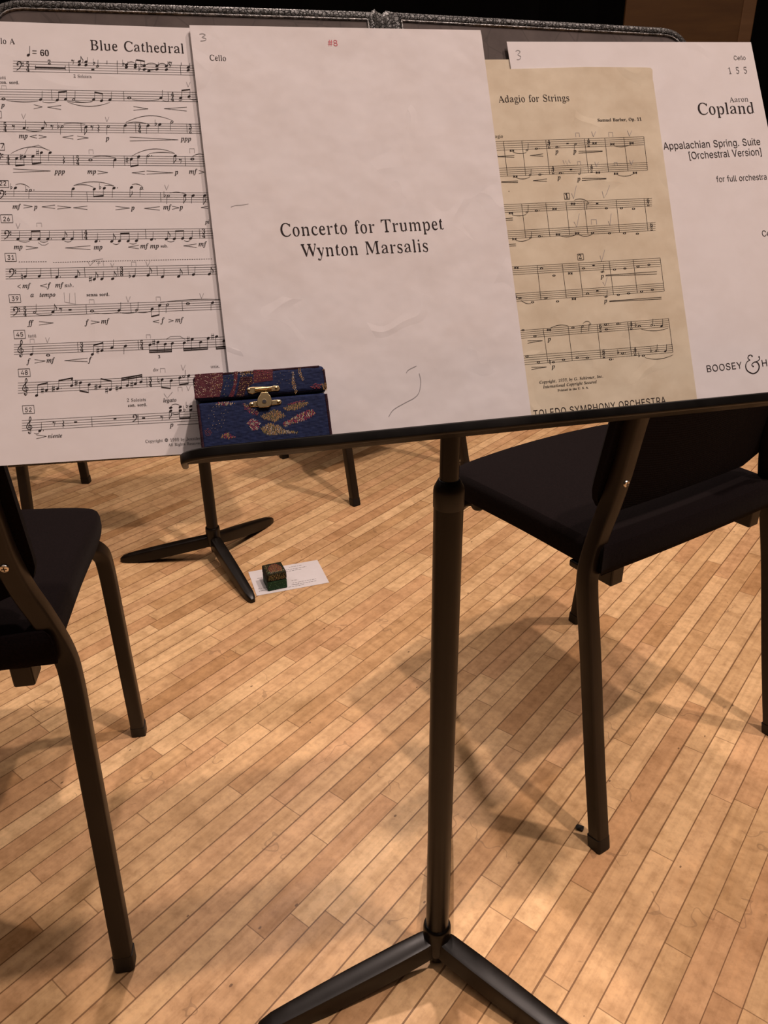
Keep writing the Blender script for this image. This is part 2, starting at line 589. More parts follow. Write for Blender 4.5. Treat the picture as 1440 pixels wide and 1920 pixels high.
        lg['label'] = 'front leg bending back under the seat'
        v, f = sweep([V((s * 0.195, 0.459, 0.0)), V((s * 0.1953, 0.458, 0.021))], capsec)
        obj('foot_cap', v, f, M_RUBBER, lg, smooth=True)
        v, f = box_geo(s * 0.163 - 0.0125, s * 0.163 + 0.0125, 0.083, 0.118, 0.4105, 0.4405)
        obj('stacking_block', v, f, M_FRAME, root, auto=0.003)
        v, f = lathe([(0.009, 0.426), (0.0115, 0.430), (0.0115, 0.441)], 18, (s * 0.188, 0.368))
        obj('bumper', v, f, M_RUBBER, root, smooth=True)
    v, f = box_geo(-0.205, 0.205, 0.118, 0.140, 0.429, 0.4405)
    obj('cross_bar', v, f, M_FRAME, root, auto=0.003)
    return root


def put_chair(root, x, y, deg, label):
    root.location = (x, y, 0)
    root.rotation_euler = (0, 0, radians(deg - 90))
    return tag(root, label, 'chair', 'black orchestra chairs set out on the stage')


chair = make_chair()
put_chair(chair, 0.5165, 0.9665, 122.7, 'black upholstered chair at right, its bare back turned to us behind the music stand pole')
c2 = copy_tree(chair)
ph = radians(99.5)
put_chair(c2, -0.357 - 0.226 * sin(ph), 0.665 + 0.226 * cos(ph), 99.5, 'black upholstered chair cut off by the left edge of the photo, in front')
c3 = copy_tree(chair)
ph = radians(127.5)
put_chair(c3, -0.087 + 0.226 * sin(ph), 2.086 - 0.226 * cos(ph), 127.5, 'chair farther back whose two thin legs show under the fabric box and ledge')
c4 = copy_tree(chair)
ph = radians(88)
put_chair(c4, -0.943 - 0.228 * sin(ph), 1.82 + 0.228 * cos(ph), 88, 'chair in the far left back whose legs rise behind the nearest left seat')

# ------------------------------------------------------------------ music stands
YAW, TILT = radians(13.5), radians(29)


def make_stand(name, x, y, yaw, leg0, desk_pt, desk_u, z_split, tall, rise=0.0):
    M = Matrix.Translation((x, y, 0)) @ Matrix.Rotation(yaw, 4, 'Z')
    root = empty(name, M)
    # hub
    v, f = lathe([(0.0095, 0.006), (0.0100, 0.020), (0.0160, 0.024), (0.0178, 0.030), (0.0182, 0.050), (0.0182, 0.066), (0.0176, 0.0705), (0.0168, 0.0715), (0.0148, 0.0705)], 32)
    v = [(p[0], p[1], p[2] + rise * (1.25 if p[2] > 0.028 else 1.0)) for p in v]
    obj('hub', v, f, M_STAND, root, smooth=True, local=True)
    for k in range(3):
        a = leg0 - yaw + k * 2 * pi / 3
        d = V((cos(a), sin(a), 0)); sd = V((-sin(a), cos(a), 0))
        rows = []
        # (distance, top z, bottom z, half width)
        for r, zt, zb, hw in ((0.010, 0.0535, 0.025, 0.0120), (0.020, 0.0525, 0.0245, 0.0138), (0.06, 0.0470, 0.0180, 0.0145), (0.11, 0.0400, 0.0105, 0.0143), (0.16, 0.0325, 0.0030, 0.0136),
                              (0.20, 0.0260, 0.0, 0.0125), (0.226, 0.0215, 0.0, 0.0115), (0.241, 0.0170, 0.0, 0.0090), (0.2485, 0.0110, 0.001, 0.0050)):
            lift = rise * max(0.0, 1 - r / 0.235)
            zt += lift
            zb += lift
            h = zt - zb
            b = min(0.006, h * 0.28, hw * 0.45)
            sec = [(-hw, zb), (hw, zb), (hw, zt - b), (hw - b * 0.3, zt - b * 0.3), (hw - b, zt), (-hw + b, zt), (-hw + b * 0.3, zt - b * 0.3), (-hw, zt - b)]
            rows.append([d * r + sd * p + V((0, 0, q)) for p, q in sec])
        v = [p for row in rows for p in row]
        n = 8
        f = []
        for i in range(len(rows) - 1):
            f += [(i * n + j, i * n + (j + 1) % n, (i + 1) * n + (j + 1) % n, (i + 1) * n + j) for j in range(n)]
        f.append(tuple(range(n - 1, -1, -1)))
        f.append(tuple(range((len(rows) - 1) * n, len(rows) * n)))
        obj('leg', v, f, M_STAND, root, smooth=True, local=True)
    v, f = lathe([(0.0145, 0.060), (0.0145, z_split - 0.012)], 40)
    obj('outer_tube', v, f, M_STAND, root, smooth=True, local=True)
    v, f = lathe([(0.0140, z_split - 0.03), (0.0150, z_split - 0.0285), (0.0150, z_split - 0.012), (0.0146, z_split - 0.009), (0.0105, z_split - 0.0005), (0.0098, z_split)], 40)
    cl = obj('friction_collar', v, f, M_RUBBER, root, smooth=True, local=True)
    v, f = lathe([(0.0093, z_split - 0.05), (0.0093, tall)], 36)
    obj('inner_tube', v, f, M_STAND, root, smooth=True, local=True)
    # desk frame inside the stand's own frame
    D = Matrix.Translation(desk_pt) @ Matrix(((1, 0, 0, 0), (0, sin(TILT), -cos(TILT), 0), (0, cos(TILT), sin(TILT), 0), (0, 0, 0, 1)))
    ul, ur = desk_u
    def dk(u, v_, w):
        return D @ V((u, v_, w))
    hp = 0.318
    outl = []
    for cx, cy, a0 in ((ur - 0.03, hp - 0.03, 0), (ul + 0.03, hp - 0.03, 90)):
        for j in range(7):
            a = radians(a0 + 15 * j)
            outl.append((cx + 0.03 * cos(a), cy + 0.03 * sin(a)))
    outl += [(ul, -0.0085), (ur, -0.0085)]
    v, f = prism(outl, -0.0075, -0.0060)
    desk = obj('desk_panel', [dk(*p) for p in v], f, M_DESK, root, local=True)
    # ledge: sheet with rounded front corners and a rolled front edge
    R = 0.028
    plan = [(ur, -0.006)]
    W = 0.0475
    for cx, a0 in ((ur - R, 0), (ul + R, 90)):
        for j in range(9):
            a = radians(a0 + 90 * j / 8)
            plan.append((cx + R * cos(a), W - R + R * sin(a)))
    plan.append((ul, -0.006))
    n = len(plan)
    v = [dk(u, -0.0085, w) for u, w in plan] + [dk(u, -0.0073, w) for u, w in plan]
    f = [tuple(range(n)), tuple(range(2 * n - 1, n - 1, -1))] + [(i, n + i, n + (i + 1) % n, (i + 1) % n) for i in range(n)]
    ledge = obj('ledge', v, f, M_DESK, root, local=True)
    path = [V((u, -0.0080, w)) for u, w in plan]
    sec = []
    for j in range(16):
        a = 2 * pi * j / 16
        sec.append((0.0026 * cos(a), 0.0020 * sin(a) + (0.0024 if sin(a) > 0 else -0.0024)))
    v, f = [], []
    for i, p in enumerate(path):
        t = (path[min(i + 1, n - 1)] - path[max(i - 1, 0)]).normalized()
        s = V((t.z, 0, -t.x))
        v += [dk(*(p + s * a + V((0, b, 0)))) for a, b in sec]
    m = len(sec)
    for k in range(n - 1):
        f += [(k * m + i, k * m + (i + 1) % m, (k + 1) * m + (i + 1) % m, (k + 1) * m + i) for i in range(m)]
    f.append(tuple(range(m - 1, -1, -1)))
    f.append(tuple(range((n - 1) * m, n * m)))
    obj('rolled_edge', v, f, M_EDGE, ledge, smooth=True, local=True)
    # bracket joining tube and desk
    v, f = box_geo(-0.045, 0.045, 0.0, 0.0, 0.0, 0.0)
    top = tall
    zc = top - 0.004
    yb = desk_pt[1] + (zc - desk_pt[2]) * math.tan(TILT)
    cu = -desk_pt[0]
    vv = (zc - desk_pt[2]) / cos(TILT)
    v, f = box_geo(cu - 0.05, cu + 0.05, vv - 0.02, vv + 0.05, -0.0125, -0.0075)
    obj('tilt_bracket', [dk(*p) for p in v], f, M_DESK, root, local=True)
    return root


near = make_stand('music_stand', 0.062, 0.665, YAW, radians(83), (-0.0134, -0.0430, 0.775), (-0.223, 0.335), 0.707, 0.842)
tag(near, 'dark metal music stand in front holding the open folder, pole right of centre', 'music stand')
far = make_stand('music_stand', -0.4429, 1.7646, radians(6), radians(61), (0.0, -0.045, 0.80), (-0.254, 0.254), 0.72, 0.872, 0.020)
tag(far, 'second dark music stand on the floor farther back at left, beside the small green box', 'music stand')

# ------------------------------------------------------------------ the plane of the open folder
DO = V((0.05917, 0.62008, 0.775))
DU = V((cos(YAW), sin(YAW), 0))
DH = V((-sin(YAW), cos(YAW), 0))
DV = DH * sin(TILT) + V((0, 0, 1)) * cos(TILT)
DN = DU.cross(DV)


def dmat(u, v_, w):
    p = DO + DU * u + DV * v_ + DN * w
    return Matrix(((DU.x, DV.x, DN.x, p.x), (DU.y, DV.y, DN.y, p.y), (DU.z, DV.z, DN.z, p.z), (0, 0, 0, 1)))


def at(x, y):
    """(u, v) on the folder plane of a point measured in the photograph, at height W_CUR above the lining"""
    d = fwd + cright * ((x - 720) / F) + cup * ((960 - y) / F)
    t = ((DO + DN * W_CUR - EYE).dot(DN)) / d.dot(DN)
    q = EYE + d * t - DO
    return V((q.dot(DU), q.dot(DV)))


W_CUR = 0.0

# folder: two boards, lining, rim and leather spine
FM = dmat(-0.02, 0.18, 0)
folder = empty('music_folder', FM)
tag(folder, 'open black crackled-leather folder with grey lining lying on the front music stand', 'folder')


def fl(p, w):
    return (p[0] + 0.02, p[1] - 0.18, w)


def rounded(quad, radii, k=6):
    out = []
    n = len(quad)
    for i in range(n):
        p, a, b = V(quad[i]), V(quad[i - 1]), V(quad[(i + 1) % n])
        r = radii[i]
        if r <= 0:
            out.append(p)
            continue
        pa = p + (a - p).normalized() * r
        pb = p + (b - p).normalized() * r
        for j in range(k + 1):
            t = j / k
            out.append(pa * (1 - t) ** 2 + p * 2 * t * (1 - t) + pb * t * t)
    return out


def inset(poly, d):
    n = len(poly)
    out = []
    for i in range(n):
        a, p, b = poly[i - 1], poly[i], poly[(i + 1) % n]
        e1 = (p - a).normalized(); e2 = (b - p).normalized()
        n1 = V((-e1.y, e1.x)); n2 = V((-e2.y, e2.x))
        m = (n1 + n2)
        m = m / max(0.3, m.length_squared / 2) * 1.0
        out.append(p + m * d)
    return out


# corner order counter-clockwise: bottom left, bottom right, top right, top left
def uvw(x, y, w):
    global W_CUR
    W_CUR = w
    p = at(x, y)
    W_CUR = 0.0
    return p


_a, _b = uvw(0, 875.5, -0.0055), uvw(345, 852.5, -0.0055)
_s = (_b.y - _a.y) / (_b.x - _a.x)
LEFT = [(-0.352, _a.y + _s * (-0.352 - _a.x)), (-0.0100, max(-0.0068, _a.y + _s * (-0.010 - _a.x))), (-0.0215, 0.3640), (-0.332, 0.3685)]
RIGHT = [(0.006, -0.0068), (0.300, -0.0068), (0.2800, 0.3535), (-0.0045, 0.3640)]
for quad, rad in ((LEFT, (0.0, 0, 0, 0.028)), (RIGHT, (0, 0.0, 0.026, 0))):
    o2 = rounded(quad, rad)
    n = len(o2)
    v = [fl(p, -0.0055) for p in o2] + [fl(p, -0.0010) for p in o2]
    f = [tuple(range(n - 1, -1, -1)), tuple(range(n, 2 * n))] + [(i, (i + 1) % n, n + (i + 1) % n, n + i) for i in range(n)]
    bd = obj('cover_board', v, f, M_LEATHER, folder, FM, local=True)
    i1 = inset(o2, 0.0075)
    v = [fl(p, -0.0010) for p in i1] + [fl(p, 0.0) for p in i1]
    obj('lining', v, f, M_LINING, bd, FM, local=True)
    # padded leather rim on the board edge, with a stitched fold in painted highlight tone along its inner side
    def strip(prof):
        v = []
        for d, w in prof:
            v += [fl(p, w) for p in inset(o2, d)]
        f = []
        for r in range(len(prof) - 1):
            f += [(r * n + i, r * n + (i + 1) % n, (r + 1) * n + (i + 1) % n, (r + 1) * n + i) for i in range(n)]
        return v, f
    v, f = strip([(-0.0008, -0.0050), (-0.0012, -0.0020), (-0.0006, 0.0002), (0.0010, 0.0012), (0.0034, 0.0013), (0.0050, 0.0008), (0.0056, 0.0002)])
    obj('rim', v, f, M_LEATHER, bd, FM, smooth=True, local=True)
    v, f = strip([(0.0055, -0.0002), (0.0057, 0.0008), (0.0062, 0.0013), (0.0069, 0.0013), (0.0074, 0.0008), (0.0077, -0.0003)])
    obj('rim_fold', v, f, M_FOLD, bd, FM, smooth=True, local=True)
# spine: a ridged leather hinge between the boards
v, f = [], []
rows = 40
prof = [(-0.0112, 0.0008), (-0.0085, 0.0018), (-0.0060, 0.0004), (-0.0042, 0.0013), (-0.0015, 0.0002), (0.0012, 0.0014), (0.0030, 0.0003), (0.0058, 0.0006), (0.0082, 0.0019), (0.0108, 0.0015), (0.0135, 0.0006)]
for j in range(rows + 1):
    t = j / rows
    c = V((-0.0130, 0.3645)).lerp(V((-0.002, -0.0068)), t)
    for i, (a, w) in enumerate(prof):
        jit = 0.0007 * sin(j * 2.3 + i * 1.7)
        v.append(fl((c.x + a + jit, c.y + 0.0015 * sin(i * 1.3) * (1 - t)), w + 0.0003 * sin(j * 1.9 + i)))
m = len(prof)
for j in range(rows):
    for i in range(m - 1):
        f.append((j * m + i, (j + 1) * m + i, (j + 1) * m + i + 1, j * m + i + 1))
sp = obj('spine', v, f, M_LEATHER, folder, FM, smooth=True, local=True)
md = sp.modifiers.new('thickness', 'SOLIDIFY')
md.thickness = 0.0012
md.offset = -1

# ------------------------------------------------------------------ printing: glyph outlines, strokes, notes
FONT = {
 'bold': {
  'A': '437|-9,0 -9,18 4,19 24,30 41,55 206,466 224,465 394,65 411,34 420,25 430,20 443,18 443,0 229,0 229,18 259,21 277,30 283,46 279,66 253,132 103,132 79,71 75,48 80,32 96,21 128,18 128,0|113,161 242,161 177,319',
  'B': '443|16,0 16,17 52,25 62,32 69,44 73,60 75,82 75,369 72,401 65,421 51,433 15,439 15,455 220,455 297,449 352,429 385,396 396,351 389,313 369,283 335,261 287,247 344,231 385,206 410,173 418,132 413,93 397,61 371,35 345,19 314,9 278,2 238,0|182,252 220,254 245,261 263,272 275,290 282,314 285,345 283,373 278,395 269,412 257,424 239,431 216,434 203,433 193,430 188,425 185,417 182,391|222,24 248,27 268,35 283,49 293,69 299,95 301,128 298,162 290,188 277,208 258,221 231,228 182,231 183,51 190,33 208,25',
  'I': '261|13,0 13,17 34,21 61,32 69,42 74,56 75,75 74,405 70,419 63,427 52,433 36,437 13,439 13,455 244,455 244,439 223,437 207,433 196,427 188,419 184,405 183,64 187,44 192,37 206,26 246,17 246,0',
  'O': '525|261,-11 228,-9 198,-3 169,7 142,21 117,38 94,58 58,106 45,134 35,163 29,195 28,228 29,260 35,292 45,321 58,349 75,374 95,397 117,417 170,448 200,458 232,464 265,466 298,464 328,458 357,448 384,435 409,418 431,399 451,376 467,351 481,323 490,293 496,261 498,228 496,195 490,163 481,134 467,106 450,81 430,58 408,38 383,21 355,7 325,-3 294,-9|265,12 315,26 351,66 372,133 379,228 377,278 371,321 362,358 348,389 324,419 294,437 260,443 210,430 174,389 152,322 145,228 147,178 153,135 163,98 177,67 201,37 230,18',
  'P': '418|15,0 15,17 52,24 62,32 69,43 75,81 75,379 73,398 69,413 62,424 51,431 36,436 16,439 16,455 214,455 287,452 315,447 336,440 357,429 375,415 390,398 400,378 407,356 409,332 404,296 390,266 367,240 343,225 314,214 281,208 182,206 182,81 183,59 187,43 194,32 205,24 242,17 242,0|182,230 231,232 255,240 272,253 283,271 290,297 292,329 290,361 285,387 275,406 261,420 241,428 216,431 204,430 195,428 185,418 182,398',
  'S': '390|43,-11 43,158 62,158 75,113 91,77 111,50 136,30 164,19 197,15 220,17 241,24 257,36 269,51 276,69 279,89 273,117 255,140 225,160 127,210 99,231 77,253 62,276 53,302 50,332 52,358 57,381 67,403 80,421 96,437 136,459 160,464 199,466 300,445 310,447 317,454 320,466 339,466 339,319 322,319 315,343 293,385 265,417 231,438 194,445 173,443 155,437 140,426 128,413 122,398 120,380 121,364 127,349 137,336 168,314 279,260 300,247 331,219 342,204 355,171 359,133 357,106 350,80 339,58 323,38 304,21 281,8 254,-2 225,-8 192,-10 158,-8 98,9 78,12 66,3 61,-11',
  'U': '492|248,-13 205,-10 168,-2 138,10 114,29 96,52 83,81 76,115 73,155 72,398 68,413 61,424 50,431 35,436 15,439 15,455 240,455 240,439 202,432 189,422 185,415 181,394 181,140 183,104 191,74 203,51 221,35 245,25 275,22 326,31 363,56 385,99 392,159 391,398 387,413 379,423 368,431 328,439 328,455 474,455 474,439 442,429 433,421 427,411 424,396 422,378 422,181 420,133 412,92 398,58 380,32 356,13 325,-2 290,-10',
  'a': '344|255,-10 226,-5 208,10 200,35 168,11 133,-4 95,-9 74,-6 55,0 40,11 29,26 22,43 20,63 25,91 39,115 63,136 88,150 119,164 199,190 199,241 193,272 187,282 177,290 148,296 123,293 109,286 104,274 119,248 123,231 117,210 110,202 90,192 77,191 64,192 45,203 38,212 34,223 35,252 40,266 49,278 77,300 115,314 137,317 162,318 205,315 239,307 263,292 280,271 290,244 293,210 293,52 295,40 304,34 320,42 329,28 306,7 281,-6|151,34 158,34 174,41 199,63 199,169 154,151 127,123 118,84 122,56 133,39',
  'b': '361|43,-11 42,407 37,428 31,434 8,439 8,455 138,455 138,279 162,301 190,314 221,318 244,316 265,310 284,299 301,284 315,266 335,221 340,195 342,166 340,133 333,103 323,75 308,51 291,30 270,13 246,0 220,-8 192,-10 162,-6 133,7 105,28 53,-11|183,14 204,18 220,30 232,49 239,77 244,114 245,160 244,197 239,228 231,251 220,267 204,277 184,280 174,279 155,270 147,262 138,242 138,69 143,38 158,20',
  'c': '293|156,-10 131,-8 108,-1 67,26 51,45 38,68 28,93 21,120 19,150 22,181 29,210 40,237 55,260 74,280 96,297 120,309 146,317 175,319 204,317 230,310 250,298 265,283 274,265 277,245 276,233 266,215 248,205 236,204 214,209 201,225 196,251 197,271 194,286 185,294 169,297 144,290 126,269 116,235 112,187 115,142 123,105 137,76 156,55 178,42 204,38 227,42 250,53 271,72 285,60 258,30 227,8 193,-6',
  'd': '370|140,-10 117,-8 97,-1 78,10 61,26 47,44 35,66 26,91 21,118 19,147 21,180 27,210 36,237 48,261 63,281 81,297 101,309 123,316 146,318 175,314 201,301 223,280 222,413 218,423 212,430 203,435 176,439 176,455 319,455 320,60 325,41 330,35 340,30 353,28 353,11 294,6 223,-10 223,39 201,12 173,-5|171,28 192,34 202,41 218,62 223,76 223,242 214,262 206,270 196,276 174,281 155,277 141,267 130,250 123,225 119,193 118,153 119,115 123,83 130,58 140,42 153,32',
  'e': '301|154,-10 129,-8 106,-1 85,10 66,26 50,45 37,69 27,95 21,125 19,157 21,187 28,215 38,240 51,263 68,282 87,298 109,309 132,316 157,318 193,314 224,301 249,280 268,251 279,216 283,166 117,166 123,112 138,73 164,50 199,42 225,47 248,62 270,86 285,73 258,36 228,11 193,-5|116,192 201,192 201,241 198,261 193,277 186,288 175,295 161,297 136,286 121,255',
  'g': '327|146,-140 106,-138 73,-132 48,-122 29,-108 18,-92 14,-75 20,-54 38,-38 69,-26 44,-10 29,9 24,30 26,46 32,61 42,74 57,86 102,110 67,128 42,150 27,179 22,212 24,232 30,251 40,268 69,295 88,305 132,317 183,317 233,304 317,304 317,268 268,268 281,248 289,226 291,203 290,185 285,167 276,151 264,137 250,125 215,108 194,104 142,104 121,100 106,87 102,80 101,71 105,59 119,51 236,45 259,40 292,24 303,13 310,-1 314,-18 316,-37 311,-67 296,-92 272,-113 248,-125 185,-139|157,124 172,127 183,134 190,146 198,184 199,211 195,260 190,276 183,288 172,295 157,297 143,295 132,288 124,276 118,260 114,211 118,163 124,146 132,134 143,127|161,-116 218,-111 252,-94 263,-66 262,-55 257,-47 238,-37 223,-35 97,-34 84,-45 76,-58 73,-73 76,-84 83,-94 111,-111 133,-115',
  'h': '381|18,0 18,16 30,17 39,21 45,26 52,43 52,412 46,429 40,435 19,440 19,455 148,455 148,267 175,295 207,313 243,318 281,312 309,292 325,258 330,212 331,43 337,26 352,17 363,16 363,0 202,0 202,16 223,21 232,34 235,56 234,234 229,258 215,270 203,271 183,267 164,255 148,235 148,43 154,26 168,17 180,16 180,0',
  'i': '198|101,362 75,368 65,376 57,387 50,412 52,426 65,449 75,457 87,462 101,463 114,462 137,449 150,426 151,412 145,387 136,376 126,368|18,0 18,16 39,21 49,32 52,43 52,267 47,285 32,292 20,293 21,310 148,310 149,43 154,26 160,21 180,16 180,0',
  'l': '199|18,0 18,16 39,21 49,32 52,43 52,411 47,429 42,434 33,438 20,439 20,455 148,455 148,56 154,26 160,21 180,16 180,0',
  'm': '554|18,0 18,16 30,17 39,21 45,26 52,43 52,266 46,284 31,293 19,294 19,310 146,310 146,265 173,294 204,312 237,318 277,312 305,293 320,261 348,293 381,312 418,318 455,312 482,292 498,258 504,212 504,43 510,26 524,17 536,16 536,0 377,0 377,16 397,21 403,26 407,34 410,56 409,234 404,258 398,265 389,270 377,271 358,268 341,256 324,237 325,44 327,34 336,21 356,16 356,0 199,0 199,16 219,21 225,26 229,34 232,56 232,217 229,247 226,258 220,265 211,270 199,271 180,267 162,255 146,235 147,44 152,27 158,21 177,16 177,0',
  'n': '381|18,0 18,16 30,17 39,21 45,26 52,43 52,266 46,284 31,293 19,294 19,310 148,310 148,267 175,296 207,313 243,318 281,312 309,292 325,258 330,212 331,43 337,26 352,17 363,16 363,0 202,0 202,16 223,21 232,34 235,56 234,234 229,258 215,270 203,271 183,267 164,255 148,235 148,43 154,26 168,17 180,16 180,0',
  'o': '336|169,-10 140,-8 114,-1 90,11 69,27 52,47 38,70 27,96 21,124 19,154 21,184 27,213 38,239 52,262 69,281 90,297 114,309 140,316 168,318 196,316 222,309 245,298 266,282 283,263 298,240 308,214 315,185 317,154 315,123 308,94 298,69 284,46 266,26 245,11 222,-1 197,-8|169,11 186,14 199,24 209,39 217,81 220,154 218,206 214,245 208,271 198,286 185,296 169,299 151,296 138,286 128,271 122,245 118,206 117,154 120,82 128,39 138,24 152,14',
  'p': '371|17,-139 17,-124 27,-123 40,-117 48,-107 52,-64 52,261 50,275 46,283 41,288 19,295 19,310 143,310 143,263 166,294 195,313 230,319 253,317 274,310 293,298 309,283 323,264 335,241 343,216 348,189 350,160 348,128 343,99 323,48 308,28 291,12 272,0 250,-8 227,-10 196,-5 170,9 148,32 148,-74 152,-99 155,-107 167,-118 197,-123 197,-139|195,28 214,32 229,42 239,59 247,84 253,154 251,192 241,248 232,265 218,275 199,278 179,273 162,259 148,235 148,69 160,46 176,33',
  'r': '287|18,0 18,16 39,21 49,32 52,43 52,267 46,285 32,292 20,293 21,310 146,310 146,252 158,272 172,288 203,311 233,318 250,317 264,312 275,304 288,281 289,266 284,243 278,234 270,228 248,222 229,226 222,231 202,255 189,260 179,258 171,252 155,228 149,192 150,42 153,32 159,25 167,21 197,16 197,0',
  's': '288|151,-10 110,-3 73,9 64,7 56,1 51,-9 36,-9 36,105 53,105 61,79 72,57 87,39 103,26 121,17 156,16 168,20 179,27 186,35 191,46 192,58 188,76 176,92 156,105 85,142 54,169 39,202 37,220 40,247 49,270 65,291 86,306 111,316 141,319 166,316 213,305 220,306 226,311 230,319 244,319 244,222 228,222 220,244 209,262 196,277 182,288 166,294 149,296 125,292 116,286 106,269 106,249 115,232 134,218 212,178 229,165 250,136 255,117 257,95 254,65 244,39 228,18 206,2 181,-7',
  't': '228|124,-9 99,-7 80,-1 66,10 56,26 50,46 48,71 48,279 20,279 20,300 46,324 88,369 105,389 129,424 144,424 144,310 208,310 208,279 144,279 144,82 147,59 149,51 154,45 160,41 168,40 183,44 195,56 206,75 222,66 205,33 182,9 155,-5',
  'u': '375|131,-10 103,-7 81,2 65,17 54,38 48,65 46,97 45,262 43,274 33,289 24,293 11,294 11,310 142,310 143,63 151,46 158,40 177,36 196,39 213,49 228,66 228,263 221,283 214,289 204,293 189,294 189,310 324,310 325,56 331,39 347,31 360,30 360,13 300,7 228,-10 228,40 202,13 186,3 150,-9',
  'z': '293|13,0 13,14 168,287 106,286 87,280 72,272 61,258 51,240 44,216 26,216 32,310 275,310 275,291 126,25 181,27 205,33 223,44 237,59 249,80 260,107 276,107 268,0',
  '0': '375|188,-7 150,-3 118,7 91,24 69,48 51,76 32,140 27,171 23,241 27,311 32,342 39,371 51,405 69,433 91,456 118,473 150,483 189,486 225,483 257,473 283,456 305,433 322,405 336,370 348,310 352,277 353,240 352,204 348,171 336,110 322,76 305,47 283,24 256,7 225,-3|188,37 210,43 227,61 237,91 242,120 248,195 246,326 237,390 227,419 211,437 189,443 166,437 150,419 139,390 130,326 127,240 130,155 139,91 150,61 166,43',
  '1': '375|65,0 65,36 131,37 146,45 153,64 154,416 108,365 81,348 57,347 40,359 33,369 29,381 28,396 57,405 91,420 111,432 179,482 254,482 255,66 261,47 267,41 276,37 343,36 343,0',
  '2': '375|24,0 24,69 123,171 187,245 200,266 218,307 225,349 226,371 225,395 220,413 212,427 202,437 189,443 174,445 153,442 137,432 126,416 118,393 112,329 88,331 68,336 50,344 37,357 29,374 26,396 28,411 34,426 43,441 55,454 92,474 116,481 143,485 174,486 220,483 258,473 288,456 310,434 323,407 328,375 327,359 313,314 277,262 259,242 87,74 257,75 269,79 288,95 300,120 305,141 345,141 341,0',
  '3': '375|163,-7 104,-2 62,13 46,23 34,35 20,60 21,90 26,103 36,113 61,125 76,126 78,100 86,79 99,62 116,50 135,43 158,40 187,44 199,49 211,56 230,79 240,115 241,139 238,163 229,184 214,202 194,216 168,224 137,227 95,227 95,269 140,269 166,272 188,281 204,296 216,316 223,340 225,367 219,409 211,424 200,436 186,443 154,444 142,439 125,419 120,406 113,375 111,341 86,343 64,348 47,356 34,367 27,382 24,401 28,423 41,444 62,461 91,475 128,483 173,486 217,483 255,474 286,458 309,436 323,409 328,377 324,348 315,323 298,301 277,283 253,267 225,256 243,252 279,238 297,228 312,216 326,201 336,184 342,163 345,138 343,112 338,90 318,52 304,37 271,15 251,7 209,-3',
  '4': '375|121,0 121,36 167,39 179,44 188,52 193,65 195,84 195,125 9,125 9,166 199,480 293,480 293,169 363,169 363,125 293,125 295,65 300,52 309,44 320,39 357,36 357,0|56,169 195,169 196,351 199,416 158,338',
  '5': '375|165,-7 133,-5 84,5 51,24 40,35 28,61 27,75 33,101 53,116 66,120 81,121 81,108 93,71 111,52 137,42 154,40 183,45 207,58 217,69 226,83 236,122 237,148 234,178 226,203 213,223 195,236 173,244 130,247 116,246 71,235 40,247 62,480 316,480 319,357 281,357 270,394 267,399 254,405 105,406 94,281 126,288 168,291 205,289 238,282 267,271 293,256 319,228 335,192 340,148 338,120 333,96 324,75 299,40 265,16 246,8 205,-3',
  '6': '375|197,-7 165,-4 136,4 109,18 86,37 67,62 51,93 35,151 30,222 35,293 51,356 63,384 77,409 94,432 114,450 137,466 163,477 191,484 249,485 272,482 291,476 307,468 329,449 339,425 340,412 338,399 332,387 322,376 307,367 287,362 260,360 256,400 249,424 243,434 236,441 216,447 191,441 170,426 152,401 142,375 134,345 128,309 125,269 161,286 177,291 196,293 218,294 256,290 288,278 315,258 336,230 348,196 352,155 349,121 342,90 330,62 313,38 291,19 264,5 233,-4|199,38 215,41 228,49 239,64 248,85 253,113 255,148 253,181 247,208 238,228 226,242 211,250 193,253 168,249 154,243 142,236 125,221 131,138 137,106 147,81 162,57 179,42',
  '7': '375|111,0 289,406 113,406 93,403 80,391 74,372 70,338 30,338 33,480 353,480 353,447 168,0',
  '8': '375|183,-7 148,-5 118,1 91,11 69,24 51,39 38,57 28,78 22,99 20,122 23,150 32,173 47,193 67,211 119,242 74,276 57,296 45,316 38,339 36,364 37,385 50,423 62,441 79,456 99,469 125,478 156,484 191,486 235,483 271,471 299,453 318,429 330,401 334,369 332,344 324,322 310,305 292,289 244,260 280,240 309,220 330,199 344,177 352,153 355,127 350,88 335,55 310,29 285,13 256,2 222,-5|203,283 230,304 239,317 245,332 249,350 250,370 247,395 237,418 222,436 200,446 170,445 156,438 145,426 137,410 132,392 130,372 132,351 139,333 149,318 181,294|187,32 208,34 226,42 241,55 253,72 260,92 262,116 259,136 252,154 239,170 220,185 164,216 137,192 126,178 118,161 112,142 113,95 120,74 132,56 147,42 165,34',
  '9': '375|152,-7 106,-2 73,12 53,33 47,45 42,69 46,87 57,100 75,107 92,71 103,56 118,45 135,38 156,36 194,48 223,84 242,145 251,230 227,207 212,198 176,186 155,185 119,189 87,201 60,220 40,248 28,282 24,324 26,355 32,383 42,409 56,431 74,450 95,466 120,477 147,484 177,486 209,484 238,476 264,463 287,444 307,420 323,390 333,363 340,332 344,298 344,225 340,190 326,126 315,97 301,72 284,49 264,30 241,14 215,3 185,-4|184,233 199,234 224,245 235,255 251,278 245,352 239,380 231,403 217,424 201,437 181,441 164,438 149,429 137,413 128,391 123,362 121,328 128,275 149,244',
 },
 'serif': {
  'A': '423|19,0 19,20 4,19 38,37 47,52 49,75 193,433 222,431 370,81 375,56 430,20 409,23 409,0 263,0 263,21 259,21 299,41 304,54 273,133 103,133 78,71 70,38 95,21 124,18 100,18 100,0|112,160 262,160 187,344',
